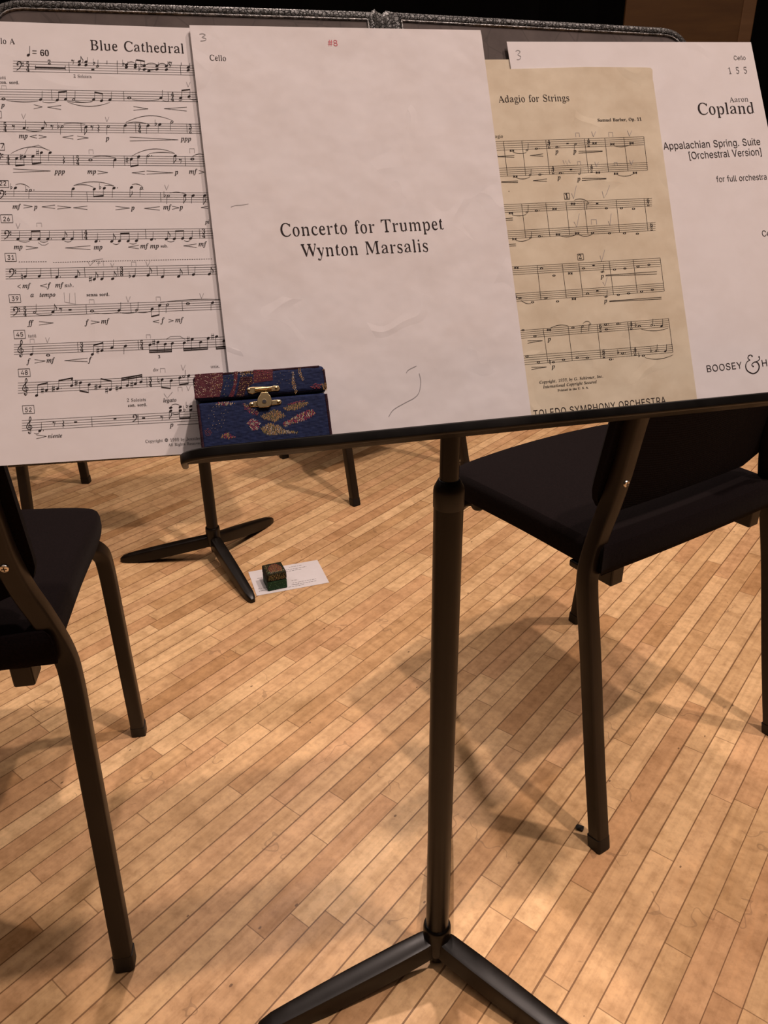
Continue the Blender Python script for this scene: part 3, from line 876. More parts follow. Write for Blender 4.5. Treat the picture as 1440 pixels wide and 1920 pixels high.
  'B': '429|50,0 50,22 36,20 90,36 93,57 95,81 95,370 93,405 83,417 73,426 59,428 51,433 30,438 49,437 49,455 220,455 296,444 346,420 366,388 376,350 371,320 356,297 332,268 264,248 339,220 373,193 391,164 396,131 393,99 381,73 360,48 340,30 313,12 278,2 238,0|162,252 220,254 252,245 276,258 279,288 295,312 305,345 299,375 287,398 272,414 257,424 239,431 216,434 203,433 188,428 180,430 170,421 162,409|222,24 248,27 268,34 286,47 303,65 316,92 323,128 314,165 297,191 279,210 259,223 197,231 162,231 162,47 174,36 171,42 198,28',
  'C': '454|257,-10 224,-6 194,1 167,12 142,28 112,52 90,81 71,113 55,167 50,197 49,228 50,259 55,289 71,343 90,375 112,405 142,430 167,445 195,457 226,464 292,463 328,454 367,440 380,432 389,419 409,426 411,443 407,432 437,432 437,341 406,341 385,383 328,427 298,439 265,443 205,428 171,391 139,324 123,226 138,135 171,70 210,35 278,23 305,25 331,32 358,44 407,81 419,96 438,79 409,45 365,15 314,-4',
  'D': '482|54,0 54,21 39,19 64,29 88,31 93,51 94,375 92,400 83,421 35,437 49,436 49,455 222,455 278,452 328,440 366,416 396,386 419,355 434,318 443,275 447,229 437,134 386,54 332,18 228,0|222,24 262,30 295,46 325,71 345,100 360,135 370,179 372,230 356,321 326,387 286,418 223,433 208,432 188,425 176,418 162,404 162,53 176,38 188,32 208,25',
  'E': '428|48,1 48,19 35,18 51,22 62,30 89,32 94,54 95,369 94,397 89,421 36,437 50,436 50,455 399,455 399,347 377,347 365,389 342,409 312,421 276,428 232,430 200,428 187,424 168,425 162,414 162,246 247,249 262,266 281,313 281,311 304,311 304,152 283,152 284,143 280,164 259,212 246,224 225,218 164,223 162,66 167,33 178,39 201,30 213,28 261,28 289,31 314,37 359,53 374,73 399,116 411,143 430,143 402,1',
  'H': '509|49,0 49,22 36,20 89,34 95,80 95,380 93,402 89,422 36,436 50,434 50,455 208,455 208,434 227,437 204,432 163,410 162,250 362,250 361,410 342,427 328,428 298,437 316,435 316,455 473,455 473,434 486,436 460,425 439,420 431,402 429,380 429,80 431,56 456,29 487,20 473,22 473,0 316,0 316,22 303,20 330,30 353,34 360,55 362,80 362,222 162,222 162,81 163,56 167,34 221,20 208,22 208,0',
  'I': '247|47,0 47,23 34,21 62,31 83,34 94,52 95,388 94,408 84,427 63,427 52,433 36,437 47,436 47,455 210,455 210,436 223,437 207,433 196,427 154,390 164,408 163,49 167,35 188,34 206,26 230,20 212,23 212,0',
  'J': '316|109,-65 88,-64 69,-60 25,-12 15,10 14,23 18,42 23,49 30,52 40,48 44,52 60,51 72,43 76,28 66,-3 67,-14 73,-26 87,-38 120,-39 141,-27 160,1 163,21 168,368 166,402 158,415 147,424 132,426 97,437 113,435 113,455 280,455 280,434 299,437 268,427 252,425 241,417 236,402 236,90 232,26 202,-27 171,-52',
  'M': '620|46,0 46,22 34,20 50,24 62,31 72,41 75,58 76,382 97,412 86,422 30,437 49,434 49,455 165,455 307,118 449,455 581,455 581,433 598,436 551,419 542,401 540,379 540,84 542,51 551,38 582,23 602,18 583,19 583,0 430,0 430,22 410,19 441,28 463,39 473,50 475,82 457,409 302,34 273,34 103,397 104,80 106,57 109,39 131,23 148,19 137,20 137,0',
  'O': '511|261,-11 228,-9 198,-3 170,10 145,26 123,45 103,67 73,115 55,168 51,197 51,258 63,314 73,340 87,365 122,410 146,430 171,446 200,458 232,464 265,466 298,464 328,457 356,445 381,430 403,411 422,390 438,367 462,316 474,258 475,228 469,168 452,115 438,90 403,45 380,26 354,9 325,-2 294,-9|265,12 321,28 354,64 384,131 400,228 397,280 387,324 373,362 353,392 325,420 294,437 260,443 204,429 171,391 140,324 125,228 127,176 138,132 153,94 172,64 200,36 230,18',
  'P': '404|49,0 49,22 36,20 89,34 93,56 95,80 95,380 89,422 36,436 50,434 50,455 253,454 287,451 313,439 346,413 372,386 380,370 385,352 387,333 384,302 373,277 354,255 337,238 312,220 281,209 242,206 162,206 162,81 163,56 167,34 221,20 208,22 208,0|162,230 231,232 255,239 275,250 293,267 307,294 314,329 309,363 296,391 279,409 261,421 241,428 216,431 188,425 166,426 162,412',
  'R': '459|49,0 49,22 36,20 89,34 93,56 95,80 95,380 89,422 36,436 50,434 50,455 217,455 264,453 305,446 336,431 379,390 392,366 396,334 392,303 378,278 355,251 290,226 422,43 459,21 478,17 480,0 361,0 224,212 162,212 162,81 163,56 167,34 221,20 208,22 208,0|162,234 203,234 239,218 276,215 295,243 300,275 317,301 324,336 309,381 301,397 259,425 224,431 209,430 188,424 176,417 162,404',
  'S': '376|43,25 43,122 72,122 88,76 109,48 136,29 164,19 197,15 220,17 241,24 258,35 272,49 282,67 289,89 285,123 268,154 236,179 138,227 91,265 78,284 68,305 63,332 62,357 65,378 73,400 83,418 98,435 136,459 185,466 213,464 282,448 301,429 280,415 316,451 312,436 339,436 339,349 313,349 315,343 296,387 283,405 266,418 231,438 194,445 173,443 155,437 139,427 126,414 118,399 113,380 112,362 116,343 125,325 140,310 180,284 244,254 287,229 303,217 324,193 336,167 340,151 344,133 344,108 340,84 332,63 319,42 302,24 280,9 254,-2 225,-8 192,-10 158,-8 98,11 75,25 64,-3 74,25',
  'T': '409|126,0 126,20 114,19 130,23 143,30 166,35 174,56 176,80 176,433 116,430 61,407 47,380 34,346 11,346 11,450 410,450 410,345 387,345 381,368 359,406 319,426 269,433 243,433 243,80 245,55 252,34 261,38 288,23 305,19 294,20 294,0',
  'U': '478|248,-11 205,-7 170,5 144,21 125,40 111,61 100,87 95,118 92,401 88,422 35,436 49,434 49,455 206,455 206,434 225,437 202,432 186,424 164,423 161,410 161,139 165,101 178,69 197,46 219,32 244,23 275,20 326,30 363,55 386,99 393,159 392,398 390,414 380,424 368,431 351,436 358,435 358,455 444,455 444,432 456,435 431,423 425,412 421,378 421,181 419,133 412,92 398,58 380,32 356,14 325,-1 290,-8',
  'W': '597|173,23 40,413 -2,437 19,434 19,455 147,455 147,436 168,438 143,428 126,425 119,410 125,382 213,124 313,380 296,421 276,425 258,434 245,437 263,435 263,455 405,455 405,435 413,436 376,414 375,401 465,135 542,369 551,406 551,418 565,410 538,430 518,437 527,436 527,455 600,455 600,431 612,435 592,423 585,411 456,23 425,23 320,323 202,23',
  'a': '330|255,24 215,31 220,27 214,46 168,11 129,12 82,28 65,20 53,24 45,35 40,47 38,62 42,85 52,104 69,127 89,147 119,164 215,195 214,242 209,260 199,275 189,283 177,290 148,296 123,293 105,284 96,261 95,266 96,257 107,236 106,224 103,218 86,210 69,212 62,209 56,214 51,219 49,226 50,248 54,259 95,308 115,314 162,318 204,311 236,300 267,264 275,241 277,209 276,51 278,42 283,35 292,32 314,38 311,36 321,20 296,21 270,26|151,34 158,34 183,47 197,48 216,56 216,176 154,151 113,110 107,84 109,51 115,41',
  'b': '347|60,23 59,409 53,423 43,432 21,437 34,435 34,455 121,455 121,263 162,301 190,314 221,315 243,310 261,301 277,290 292,275 312,239 319,217 323,193 324,135 319,107 311,81 299,57 285,36 267,17 245,2 220,-8 192,-10 162,-6 133,7 105,29 89,17|183,14 204,18 221,29 237,47 249,75 258,113 262,160 260,198 252,231 240,256 224,271 205,279 184,280 174,279 155,270 138,269 125,261 121,245 121,65 158,20',
  'c': '279|156,-4 133,1 113,10 94,22 77,37 64,54 44,98 38,123 37,178 42,206 62,254 78,276 97,295 120,309 146,317 175,319 204,317 228,306 255,276 262,261 263,236 255,226 247,228 244,223 237,221 219,225 213,232 204,279 188,294 169,297 141,289 125,270 109,236 99,187 99,140 108,100 126,69 150,48 176,38 204,36 227,42 250,53 267,68 281,56 258,30 227,8 192,-4',
  'd': '356|140,-7 118,-2 85,19 70,34 49,72 42,95 37,147 38,178 50,231 59,254 72,273 87,289 104,302 124,311 146,316 175,314 201,301 240,263 240,402 238,417 226,428 212,430 191,438 205,437 205,455 302,455 302,58 304,44 314,35 330,35 340,30 327,32 327,9 324,26 289,40 224,-10 224,40 201,12 173,-5|171,28 192,34 232,55 240,73 240,245 237,260 223,269 206,270 196,276 174,282 154,279 137,271 121,254 110,228 103,194 100,153 103,114 109,80 120,54 135,38 152,30',
  'e': '287|154,-3 131,2 111,10 92,21 76,36 63,54 52,76 44,100 39,127 37,157 42,210 60,256 73,276 90,294 109,308 132,316 157,318 193,314 224,301 245,277 260,247 268,214 259,172 249,166 99,166 107,108 121,72 149,47 199,40 225,47 248,62 260,75 276,61 258,36 228,11 192,-2|100,192 214,192 209,242 203,262 195,278 186,288 175,295 161,297 129,283 116,256',
  'f': '200|49,0 49,19 25,17 52,27 69,40 70,279 50,279 50,308 70,308 71,382 79,406 112,447 140,458 174,465 200,463 219,450 249,413 251,400 247,381 237,371 230,376 217,372 200,378 198,398 204,415 202,433 190,442 180,443 168,442 159,437 142,421 133,390 131,308 169,308 169,279 130,279 132,45 137,27 158,26 167,20 181,17 165,18 165,0',
  'g': '313|146,-140 106,-138 73,-131 50,-119 33,-104 25,-89 22,-74 19,-84 44,-48 89,-20 55,2 44,16 43,31 59,38 62,54 73,62 84,85 109,113 70,133 52,158 41,184 38,212 44,245 62,273 75,287 109,312 132,317 183,317 207,308 233,302 292,302 292,270 249,270 268,241 274,223 275,203 270,173 254,147 230,123 214,112 194,104 142,104 128,120 107,131 101,107 106,87 96,70 95,46 115,37 234,32 271,21 284,14 293,5 296,-6 304,-20 310,-37 307,-66 295,-91 272,-113 248,-125 185,-139|157,124 172,127 192,139 205,161 212,183 214,211 207,263 201,281 191,283 172,295 157,297 143,295 132,288 121,278 110,262 102,239 98,211 102,183 110,161 121,144 131,133 143,127|161,-116 218,-111 254,-93 265,-66 267,-46 264,-41 255,-30 241,-24 205,-20 87,-20 77,-39 75,-58 66,-73 71,-86 81,-96 111,-111 133,-115',
  'h': '367|52,0 52,19 30,17 45,26 63,27 69,40 70,399 69,415 59,426 51,432 31,438 45,436 45,455 130,455 130,249 175,295 208,312 243,307 275,297 297,281 310,254 313,211 313,41 319,28 337,26 352,17 329,19 329,0 236,0 236,16 207,16 229,23 254,59 252,55 252,217 251,236 240,264 224,273 203,272 156,264 130,253 131,40 141,29 136,40 168,17 146,19 146,0',
  'i': '184|101,381 84,384 73,396 68,412 73,429 79,436 91,444 101,445 110,444 124,436 132,422 133,413 129,396 123,389 117,384|52,0 52,22 30,18 45,26 63,26 69,41 69,269 60,281 62,275 41,289 32,292 45,291 46,310 130,310 132,41 141,30 136,40 160,21 168,18 146,22 146,0',
  'j': '196|106,382 90,386 75,404 75,423 78,429 90,442 106,446 115,445 129,437 138,423 138,405 129,391 123,386|36,-140 4,-136 -8,-124 -16,-113 -33,-97 -41,-79 -42,-61 -36,-50 -29,-48 -6,-46 5,-50 12,-58 12,-70 2,-97 4,-91 8,-108 20,-115 31,-117 44,-115 61,-104 71,-89 76,-73 79,-54 80,268 59,286 37,293 50,292 50,310 142,310 141,-55 132,-80 119,-101 99,-122 72,-137',
  'l': '185|52,0 52,22 30,18 45,26 63,26 69,41 70,398 69,413 62,425 53,433 42,434 33,438 46,437 46,455 130,455 132,41 141,30 136,40 160,21 168,18 146,22 146,0',
  'm': '540|51,0 51,19 30,17 45,26 63,27 69,41 70,269 61,280 66,268 40,289 31,293 44,292 44,310 129,310 129,246 173,294 204,311 237,313 272,299 293,282 309,248 348,293 381,311 418,313 451,297 470,282 483,254 488,211 487,41 497,29 492,40 524,17 503,19 503,0 410,0 410,22 389,18 407,23 426,42 427,55 425,236 422,250 415,264 403,271 390,274 358,268 341,256 308,219 308,42 327,23 345,18 323,22 323,0 232,0 232,21 211,18 229,23 248,42 247,235 244,250 237,264 225,271 212,274 156,261 129,241 130,42 147,23 166,18 144,22 144,0',
  'n': '367|52,0 52,19 30,17 45,26 63,27 69,40 70,269 61,280 66,268 40,289 31,293 45,292 45,310 130,310 130,248 175,296 208,311 243,307 275,297 297,281 310,254 313,211 313,41 319,28 337,26 352,17 329,19 329,0 236,0 236,16 207,16 229,23 254,59 252,55 252,217 251,236 240,264 224,273 203,272 158,261 130,240 131,40 141,29 136,40 168,17 146,19 146,0',
  'o': '322|169,-10 140,-8 114,-1 92,14 75,33 50,76 42,101 38,126 37,154 42,208 50,233 61,255 75,275 92,294 114,309 140,316 168,318 196,316 222,309 243,295 261,276 286,234 298,182 299,154 298,126 286,75 261,32 243,14 222,-1 197,-8|169,11 187,14 199,24 220,48 230,80 236,154 231,207 222,246 211,272 185,296 169,299 151,296 125,272 114,246 105,207 100,154 103,102 117,48 138,24 152,14',
  'p': '357|51,-139 51,-121 27,-123 40,-117 49,-116 67,-104 69,-64 70,243 69,262 59,278 50,286 32,292 44,289 44,310 126,310 126,241 166,294 195,313 230,316 252,311 270,302 300,275 321,235 327,212 331,187 331,130 327,103 311,55 299,36 285,20 268,7 249,-2 227,-7 196,-5 170,9 130,50 130,-58 135,-104 146,-112 160,-113 167,-118 185,-122 163,-120 163,-139|195,28 215,30 233,38 248,55 260,81 267,115 270,154 267,193 261,226 251,252 237,270 219,278 199,278 179,273 162,259 130,205 130,57 152,39',
  'r': '273|52,0 52,22 30,18 45,26 63,26 70,41 69,269 56,280 32,292 45,291 46,310 129,310 129,224 158,272 177,283 222,300 247,301 257,299 270,286 273,278 263,266 266,259 264,247 261,244 247,239 236,240 218,259 209,264 198,264 179,258 171,252 149,250 137,235 131,193 132,39 142,26 159,25 180,18 163,20 163,0',
  's': '274|151,-10 110,-3 87,6 73,19 60,16 56,1 62,13 36,13 36,83 60,83 71,56 103,26 121,17 156,16 180,26 188,33 196,45 199,58 197,80 186,102 164,119 94,155 66,178 58,191 49,220 49,245 55,267 68,288 86,305 111,316 141,319 166,316 199,308 206,305 213,298 204,291 226,311 221,301 244,301 244,240 222,240 210,263 196,277 182,288 166,294 149,296 125,292 108,279 98,259 99,235 105,222 126,204 184,175 218,154 229,142 236,130 247,95 246,67 239,42 226,20 205,3 181,-7',
  't': '214|123,25 105,26 89,17 79,22 72,33 67,49 65,72 66,279 54,279 54,329 54,316 78,338 118,407 107,390 144,390 144,309 174,309 174,280 126,280 127,81 130,55 137,45 148,39 159,37 182,43 195,56 203,69 219,60 205,33 182,9 149,13',
  'u': '361|132,10 90,16 78,27 69,44 64,67 63,98 62,264 52,277 24,293 37,292 37,310 124,310 125,73 127,60 133,48 155,35 165,34 217,44 246,67 245,265 225,286 204,293 216,292 216,310 306,310 307,54 313,41 325,34 338,34 347,31 334,32 334,11 329,28 294,41 228,-10 228,41 202,13 186,4 149,-3',
  'v': '292|138,24 47,251 46,267 8,292 32,290 32,310 129,310 129,294 156,294 141,292 112,272 113,277 115,264 176,100 236,253 246,290 251,275 222,292 222,310 286,310 286,288 294,291 275,281 267,272 266,258 173,24',
  'w': '421|119,24 23,276 -4,292 20,289 20,310 107,310 107,293 130,293 116,287 100,287 97,276 100,262 158,105 221,258 216,272 185,292 177,294 200,291 200,310 291,310 291,289 308,291 280,272 282,278 280,267 327,117 385,263 389,282 398,275 380,289 366,293 372,292 372,310 429,310 429,291 437,293 427,289 424,285 317,24 283,24 226,204 154,24',
  'y': '286|52,-123 40,-124 20,-115 13,-106 8,-96 6,-84 10,-68 21,-68 29,-58 54,-60 58,-64 62,-76 61,-93 82,-102 94,-96 104,-88 125,-55 137,-19 144,16 47,256 33,280 15,287 12,291 -3,293 -5,310 127,310 127,293 151,293 132,286 114,287 111,274 177,96 230,241 240,282 244,280 223,292 214,293 221,293 221,310 282,310 282,291 291,292 275,282 270,272 162,-24 140,-77 118,-111 107,-122 94,-130 66,-123',
  'z': '279|47,0 47,41 187,287 106,286 70,274 51,240 45,220 26,220 32,310 241,310 241,264 107,25 181,27 205,32 225,41 238,59 259,105 276,105 268,0',
  '0': '361|188,-3 151,1 121,13 97,32 79,56 64,82 49,143 45,173 42,241 45,309 49,339 64,399 79,425 97,448 121,467 151,479 189,482 224,479 254,467 277,449 296,426 310,399 321,365 326,338 333,276 333,205 321,115 310,82 295,54 277,31 253,13 224,1|188,32 218,40 234,57 249,88 257,118 263,154 267,240 263,327 249,393 234,423 220,439 189,448 157,439 143,423 127,393 118,362 113,327 109,287 108,240 109,194 113,154 118,118 127,88 143,57 157,41',
  '1': '361|99,2 99,34 132,34 141,37 174,58 168,46 172,61 172,443 134,398 103,370 78,356 60,355 52,370 55,380 48,385 47,398 43,397 60,398 77,405 113,429 141,434 180,448 236,448 236,49 248,38 309,34 309,2',
  '2': '361|58,12 58,98 152,195 192,241 207,262 229,304 242,347 244,371 241,398 231,418 218,432 205,441 190,447 174,449 152,446 133,436 117,421 103,397 109,360 93,361 68,370 51,367 44,379 42,396 48,419 55,432 78,454 95,466 117,476 143,481 174,482 219,479 255,466 280,445 296,424 306,402 310,374 308,361 303,335 291,306 269,269 234,224 69,62 259,63 275,67 287,76 304,119 302,112 340,112 337,12',
  '3': '361|163,-2 105,4 83,11 66,20 52,30 42,41 30,63 29,74 31,88 53,92 66,103 77,103 73,99 78,74 94,56 113,45 134,38 158,35 174,36 202,43 216,50 241,73 252,91 258,113 260,140 253,167 238,189 197,222 169,228 125,231 125,265 167,268 190,277 207,293 223,313 236,338 243,367 240,393 232,414 218,429 203,440 187,447 153,448 127,435 106,411 100,395 104,358 110,368 90,369 73,373 62,379 48,378 43,387 41,401 43,417 53,433 69,450 93,469 129,479 173,482 216,479 252,467 278,446 295,426 306,403 309,377 307,352 300,331 287,311 271,291 250,273 201,254 241,245 273,227 288,215 311,190 319,177 326,138 321,96 314,78 305,62 280,36 248,15 228,8 186,-1',
  '4': '361|155,3 155,34 140,34 168,36 181,40 226,76 211,61 213,130 43,130 33,204 181,446 275,446 275,164 329,164 329,130 275,130 277,61 262,76 307,40 319,36 348,34 323,34 323,3|50,164 213,164 213,350 201,425 172,367',
  '5': '361|165,-2 107,4 86,11 70,20 47,40 37,63 37,87 27,57 63,95 70,99 81,100 78,108 80,80 85,66 107,47 136,37 154,35 185,39 212,52 238,77 248,97 254,120 256,149 251,182 238,209 219,229 198,241 174,248 146,251 116,249 100,255 62,254 47,260 67,468 312,468 314,381 278,381 275,397 266,415 256,417 100,418 87,275 114,283 168,287 204,284 236,275 262,261 284,244 305,219 318,187 321,148 320,123 316,101 299,65 288,51 275,37 243,16 204,3',
  '6': '361|197,-2 166,1 138,10 114,25 94,45 78,69 64,98 51,154 47,222 50,291 64,351 74,379 101,426 118,444 140,461 164,473 192,481 222,483 249,481 270,475 287,465 317,440 324,422 324,404 317,397 306,396 298,388 261,384 262,373 268,388 270,403 267,417 259,429 239,445 216,450 190,444 166,430 145,405 132,378 122,348 114,311 108,256 148,278 178,288 196,290 218,290 255,285 283,270 306,249 323,223 332,192 335,155 333,124 327,95 318,69 304,46 286,27 262,11 232,1|199,33 217,37 232,44 247,59 260,81 268,111 272,148 269,183 260,212 246,233 230,246 212,254 180,255 167,252 153,245 133,249 116,246 107,238 111,175 116,136 124,102 137,76 156,52 172,38',
  '7': '361|116,0 299,418 112,418 88,415 80,407 70,367 35,367 37,468 319,468 334,451 163,0',
  '8': '361|183,-4 148,-2 119,5 94,18 75,32 60,48 50,64 37,102 36,122 38,146 45,166 56,185 73,204 94,221 138,245 102,269 84,286 69,305 60,323 55,342 53,382 63,416 86,447 103,461 126,474 156,481 191,483 234,480 268,466 292,446 308,423 317,398 320,369 319,347 312,329 287,295 268,278 226,255 273,229 300,209 318,189 329,170 339,127 336,92 324,62 304,37 282,19 255,6 222,-2|226,257 233,301 245,314 262,348 264,370 260,398 245,423 236,433 225,440 201,449 169,448 153,441 139,430 126,414 118,395 114,372 116,347 126,326 139,309 149,287 169,274|187,29 209,31 228,38 246,51 262,68 273,89 278,117 275,140 265,161 248,179 201,211 142,242 132,196 119,182 98,144 95,120 99,92 111,69 127,51 145,38 164,31',
  '9': '361|152,-3 107,3 90,9 77,17 53,47 49,58 48,78 52,84 69,81 73,85 82,88 88,68 99,52 116,41 134,34 156,32 203,46 230,80 255,142 269,251 239,219 226,208 211,200 194,194 175,191 155,191 121,196 92,211 70,230 54,255 45,286 42,324 43,353 47,378 55,402 66,423 81,442 100,458 122,471 148,479 177,481 208,479 236,471 260,457 280,437 297,413 311,385 319,359 328,297 327,226 324,192 312,130 303,103 276,56 238,20 213,8 184,0|184,229 200,232 224,244 244,246 260,253 268,266 265,319 259,354 251,383 239,407 222,429 207,441 181,446 162,443 145,434 128,418 116,395 107,364 104,327 116,270 135,242',
 },
 'bi': {
  'C': '440|202,-11 166,-9 133,-2 104,10 79,26 59,47 42,71 30,99 23,130 20,165 27,230 49,294 83,352 105,378 128,401 154,420 186,439 218,452 252,460 287,463 350,456 407,444 417,446 425,452 431,463 449,463 420,308 401,310 398,349 390,381 377,406 359,425 336,436 309,439 278,435 249,422 222,401 202,379 184,353 167,322 139,249 124,177 122,142 125,107 135,77 151,53 173,35 199,24 229,20 268,25 304,41 337,68 368,105 387,91 349,46 305,14 257,-5',
  'G': '499|221,-11 176,-8 136,1 102,17 73,39 50,66 34,98 24,135 21,175 28,240 51,301 67,330 87,357 110,382 135,404 163,422 209,444 256,458 306,463 349,459 418,444 427,446 441,463 457,463 428,317 410,317 406,354 397,384 382,408 362,425 337,435 308,439 279,434 250,421 222,400 202,378 183,352 166,322 150,287 137,250 128,214 122,178 120,144 124,106 134,73 151,48 174,29 203,18 238,14 259,16 275,21 288,29 305,55 312,74 330,144 335,170 335,189 325,201 286,207 286,223 475,223 475,206 457,205 447,200 435,180 425,150 395,31 354,12 311,-1 267,-9',
  'I': '249|-34,0 -34,15 0,20 9,25 16,32 28,52 39,85 115,369 120,404 115,420 99,430 73,435 73,451 283,451 283,435 257,432 239,424 227,410 222,399 211,365 135,82 129,47 134,30 150,20 177,15 177,0',
  'S': '369|154,-11 126,-9 94,-2 44,14 28,12 9,-7 -9,-7 26,144 45,144 48,101 56,69 71,45 91,27 115,16 145,13 174,18 187,25 208,44 223,69 228,97 227,110 223,123 211,146 190,170 98,258 76,295 70,336 72,360 78,381 88,401 102,419 118,434 137,446 159,455 182,461 208,463 234,461 312,442 323,444 333,450 342,461 360,461 328,322 308,322 308,356 298,390 279,416 254,433 239,438 205,437 189,430 174,419 162,404 155,387 153,368 159,343 185,307 262,235 279,215 293,195 303,173 310,150 312,126 307,86 293,53 270,25 248,9 221,-2 189,-9',
  'U': '478|193,-11 149,-8 112,3 82,21 60,46 47,75 43,108 44,127 56,179 110,377 115,403 114,414 110,423 95,432 66,436 66,451 273,451 273,435 249,433 232,426 220,413 215,403 145,152 137,115 136,98 139,79 146,62 158,47 174,36 193,30 215,28 236,29 256,34 274,42 290,55 306,72 320,93 347,154 396,320 409,376 410,394 404,415 386,428 357,435 357,451 495,451 495,434 470,425 452,402 433,349 364,120 350,86 334,58 316,35 297,17 275,4 224,-10',
  'a': '336|53,-9 33,-6 16,1 1,14 -10,30 -17,50 -19,73 -13,122 -5,147 17,196 48,241 65,260 84,276 112,295 139,306 165,310 189,305 205,290 214,265 225,303 297,303 228,56 229,47 233,42 238,40 251,46 267,61 285,87 300,78 274,40 248,13 223,-3 197,-9 174,-4 160,10 155,34 162,75 145,49 128,28 111,12 93,1 74,-6|93,41 113,48 134,67 152,95 169,129 183,166 196,219 198,248 195,266 186,277 172,281 162,279 141,264 119,236 99,200 91,180 70,115 65,81 68,59 77,45',
  'b': '322|77,-9 48,-7 22,1 -6,18 -11,31 -10,44 90,404 91,412 88,425 84,429 70,433 48,433 48,451 115,458 189,470 129,255 157,285 187,303 218,310 238,307 256,299 271,286 282,269 289,247 291,221 284,173 266,123 252,100 237,77 200,39 179,23 147,5 113,-6|91,15 103,16 115,21 138,39 149,51 169,81 185,116 203,171 209,207 209,235 206,245 195,259 179,263 162,260 147,250 127,221 121,208 97,138 71,42 72,23 79,17',
  'c': '277|93,-9 63,-6 38,3 17,19 3,40 -6,66 -9,97 -7,130 2,163 16,195 35,226 59,253 88,277 118,295 149,306 179,310 201,308 220,302 247,279 254,265 257,249 255,236 245,216 236,209 214,203 194,208 186,213 177,228 176,238 179,251 188,270 187,283 182,287 173,289 162,287 151,281 128,257 107,223 98,203 90,182 79,139 75,99 76,79 81,63 88,51 109,36 123,34 150,41 177,62 204,96 222,83 194,43 162,14 129,-4',
  'd': '334|55,-9 35,-7 17,1 3,14 -7,32 -13,55 -14,103 -4,148 16,193 29,215 60,255 78,272 107,293 135,305 164,310 182,308 198,303 213,294 238,381 243,412 239,425 234,428 227,431 205,433 205,451 343,470 237,83 230,48 233,42 238,41 249,46 281,89 297,78 246,13 231,0 215,-7 198,-9 175,-4 162,10 157,35 164,76 130,28 113,12 95,0 76,-7|96,42 106,43 117,49 147,83 180,153 196,208 201,237 199,268 191,280 177,283 169,282 149,269 120,231 93,181 74,126 66,79 67,68 75,51 81,46',
  'e': '269|87,-9 60,-6 36,3 16,19 1,40 -8,67 -11,98 -9,122 6,172 32,219 49,240 68,260 109,290 131,301 176,310 197,308 215,302 230,293 241,280 247,265 249,248 244,222 230,197 207,174 183,158 153,144 119,133 79,124 75,100 76,73 80,60 96,42 108,37 122,36 147,42 171,62 195,95 214,83 188,43 158,14 125,-4|84,146 104,152 140,171 169,197 187,228 192,244 193,268 191,275 182,284 171,287 156,283 141,272 126,252 110,224 96,189',
  'f': '193|-66,-139 -82,-137 -96,-132 -108,-124 -118,-112 -123,-99 -124,-75 -116,-58 -109,-52 -91,-48 -75,-51 -64,-62 -60,-79 -62,-92 -71,-107 -65,-116 -59,-117 -50,-115 -34,-102 -27,-92 -15,-65 -8,-46 4,3 60,275 13,275 19,303 66,303 78,342 107,405 126,428 152,452 181,465 212,470 232,469 250,464 264,456 274,445 280,432 282,418 278,398 267,385 247,381 231,386 224,391 215,405 214,413 225,442 224,446 214,449 201,445 189,434 178,415 167,387 144,303 201,303 197,275 140,275 96,72 76,1 49,-63 31,-90 11,-112 -11,-127 -37,-136',
  'g': '298|77,-139 39,-137 8,-130 -18,-119 -36,-104 -47,-86 -51,-66 -49,-51 -42,-37 -31,-25 7,-4 33,5 13,20 1,35 -3,51 4,73 12,83 38,104 57,114 30,136 20,147 14,159 10,173 9,189 11,210 17,230 42,266 59,280 79,293 101,302 125,308 149,310 183,306 215,295 244,277 302,277 299,248 261,248 264,225 262,203 255,182 244,164 212,132 169,111 118,104 83,106 68,91 66,84 69,76 78,69 182,32 207,17 216,9 225,-5 231,-20 233,-36 231,-56 224,-73 213,-90 198,-104 158,-126 106,-138|116,125 128,127 149,142 168,170 175,188 184,226 185,246 181,269 172,283 156,287 144,285 133,279 122,269 112,255 96,222 87,183 86,164 89,142 99,129|85,-117 107,-115 126,-110 141,-102 153,-91 160,-79 162,-66 159,-53 151,-41 138,-32 93,-14 60,-4 31,-21 13,-40 7,-62 10,-77 17,-90 30,-101 46,-110 64,-115',
  'h': '357|210,-9 185,-4 170,13 165,41 173,84 222,240 222,254 217,259 210,261 185,252 159,227 131,185 110,144 92,100 76,52 63,0 -19,0 82,374 90,411 87,424 83,428 77,431 48,433 48,451 110,457 187,470 115,197 139,232 162,260 184,282 206,297 229,307 253,310 281,304 297,287 303,259 301,237 294,207 250,75 246,57 247,49 257,43 269,49 285,67 306,98 320,89 293,46 265,15 237,-3',
  'i': '194|132,371 109,377 100,384 93,393 87,416 93,438 100,447 120,459 132,460 143,459 163,447 175,428 176,416 175,404 163,384 154,377|49,-8 35,-7 13,5 6,15 2,27 1,41 4,64 51,237 53,254 50,264 41,271 19,273 19,289 150,310 89,85 84,55 85,48 95,42 107,48 123,64 142,90 155,81 129,42 103,14 76,-3',
  'l': '173|40,-9 25,-8 13,-4 3,3 -9,25 -10,40 -8,61 -2,85 86,406 87,414 84,425 74,431 52,433 52,450 183,470 79,86 73,54 77,42 83,41 96,46 112,62 131,89 144,79 126,51 93,12 76,0 59,-7',
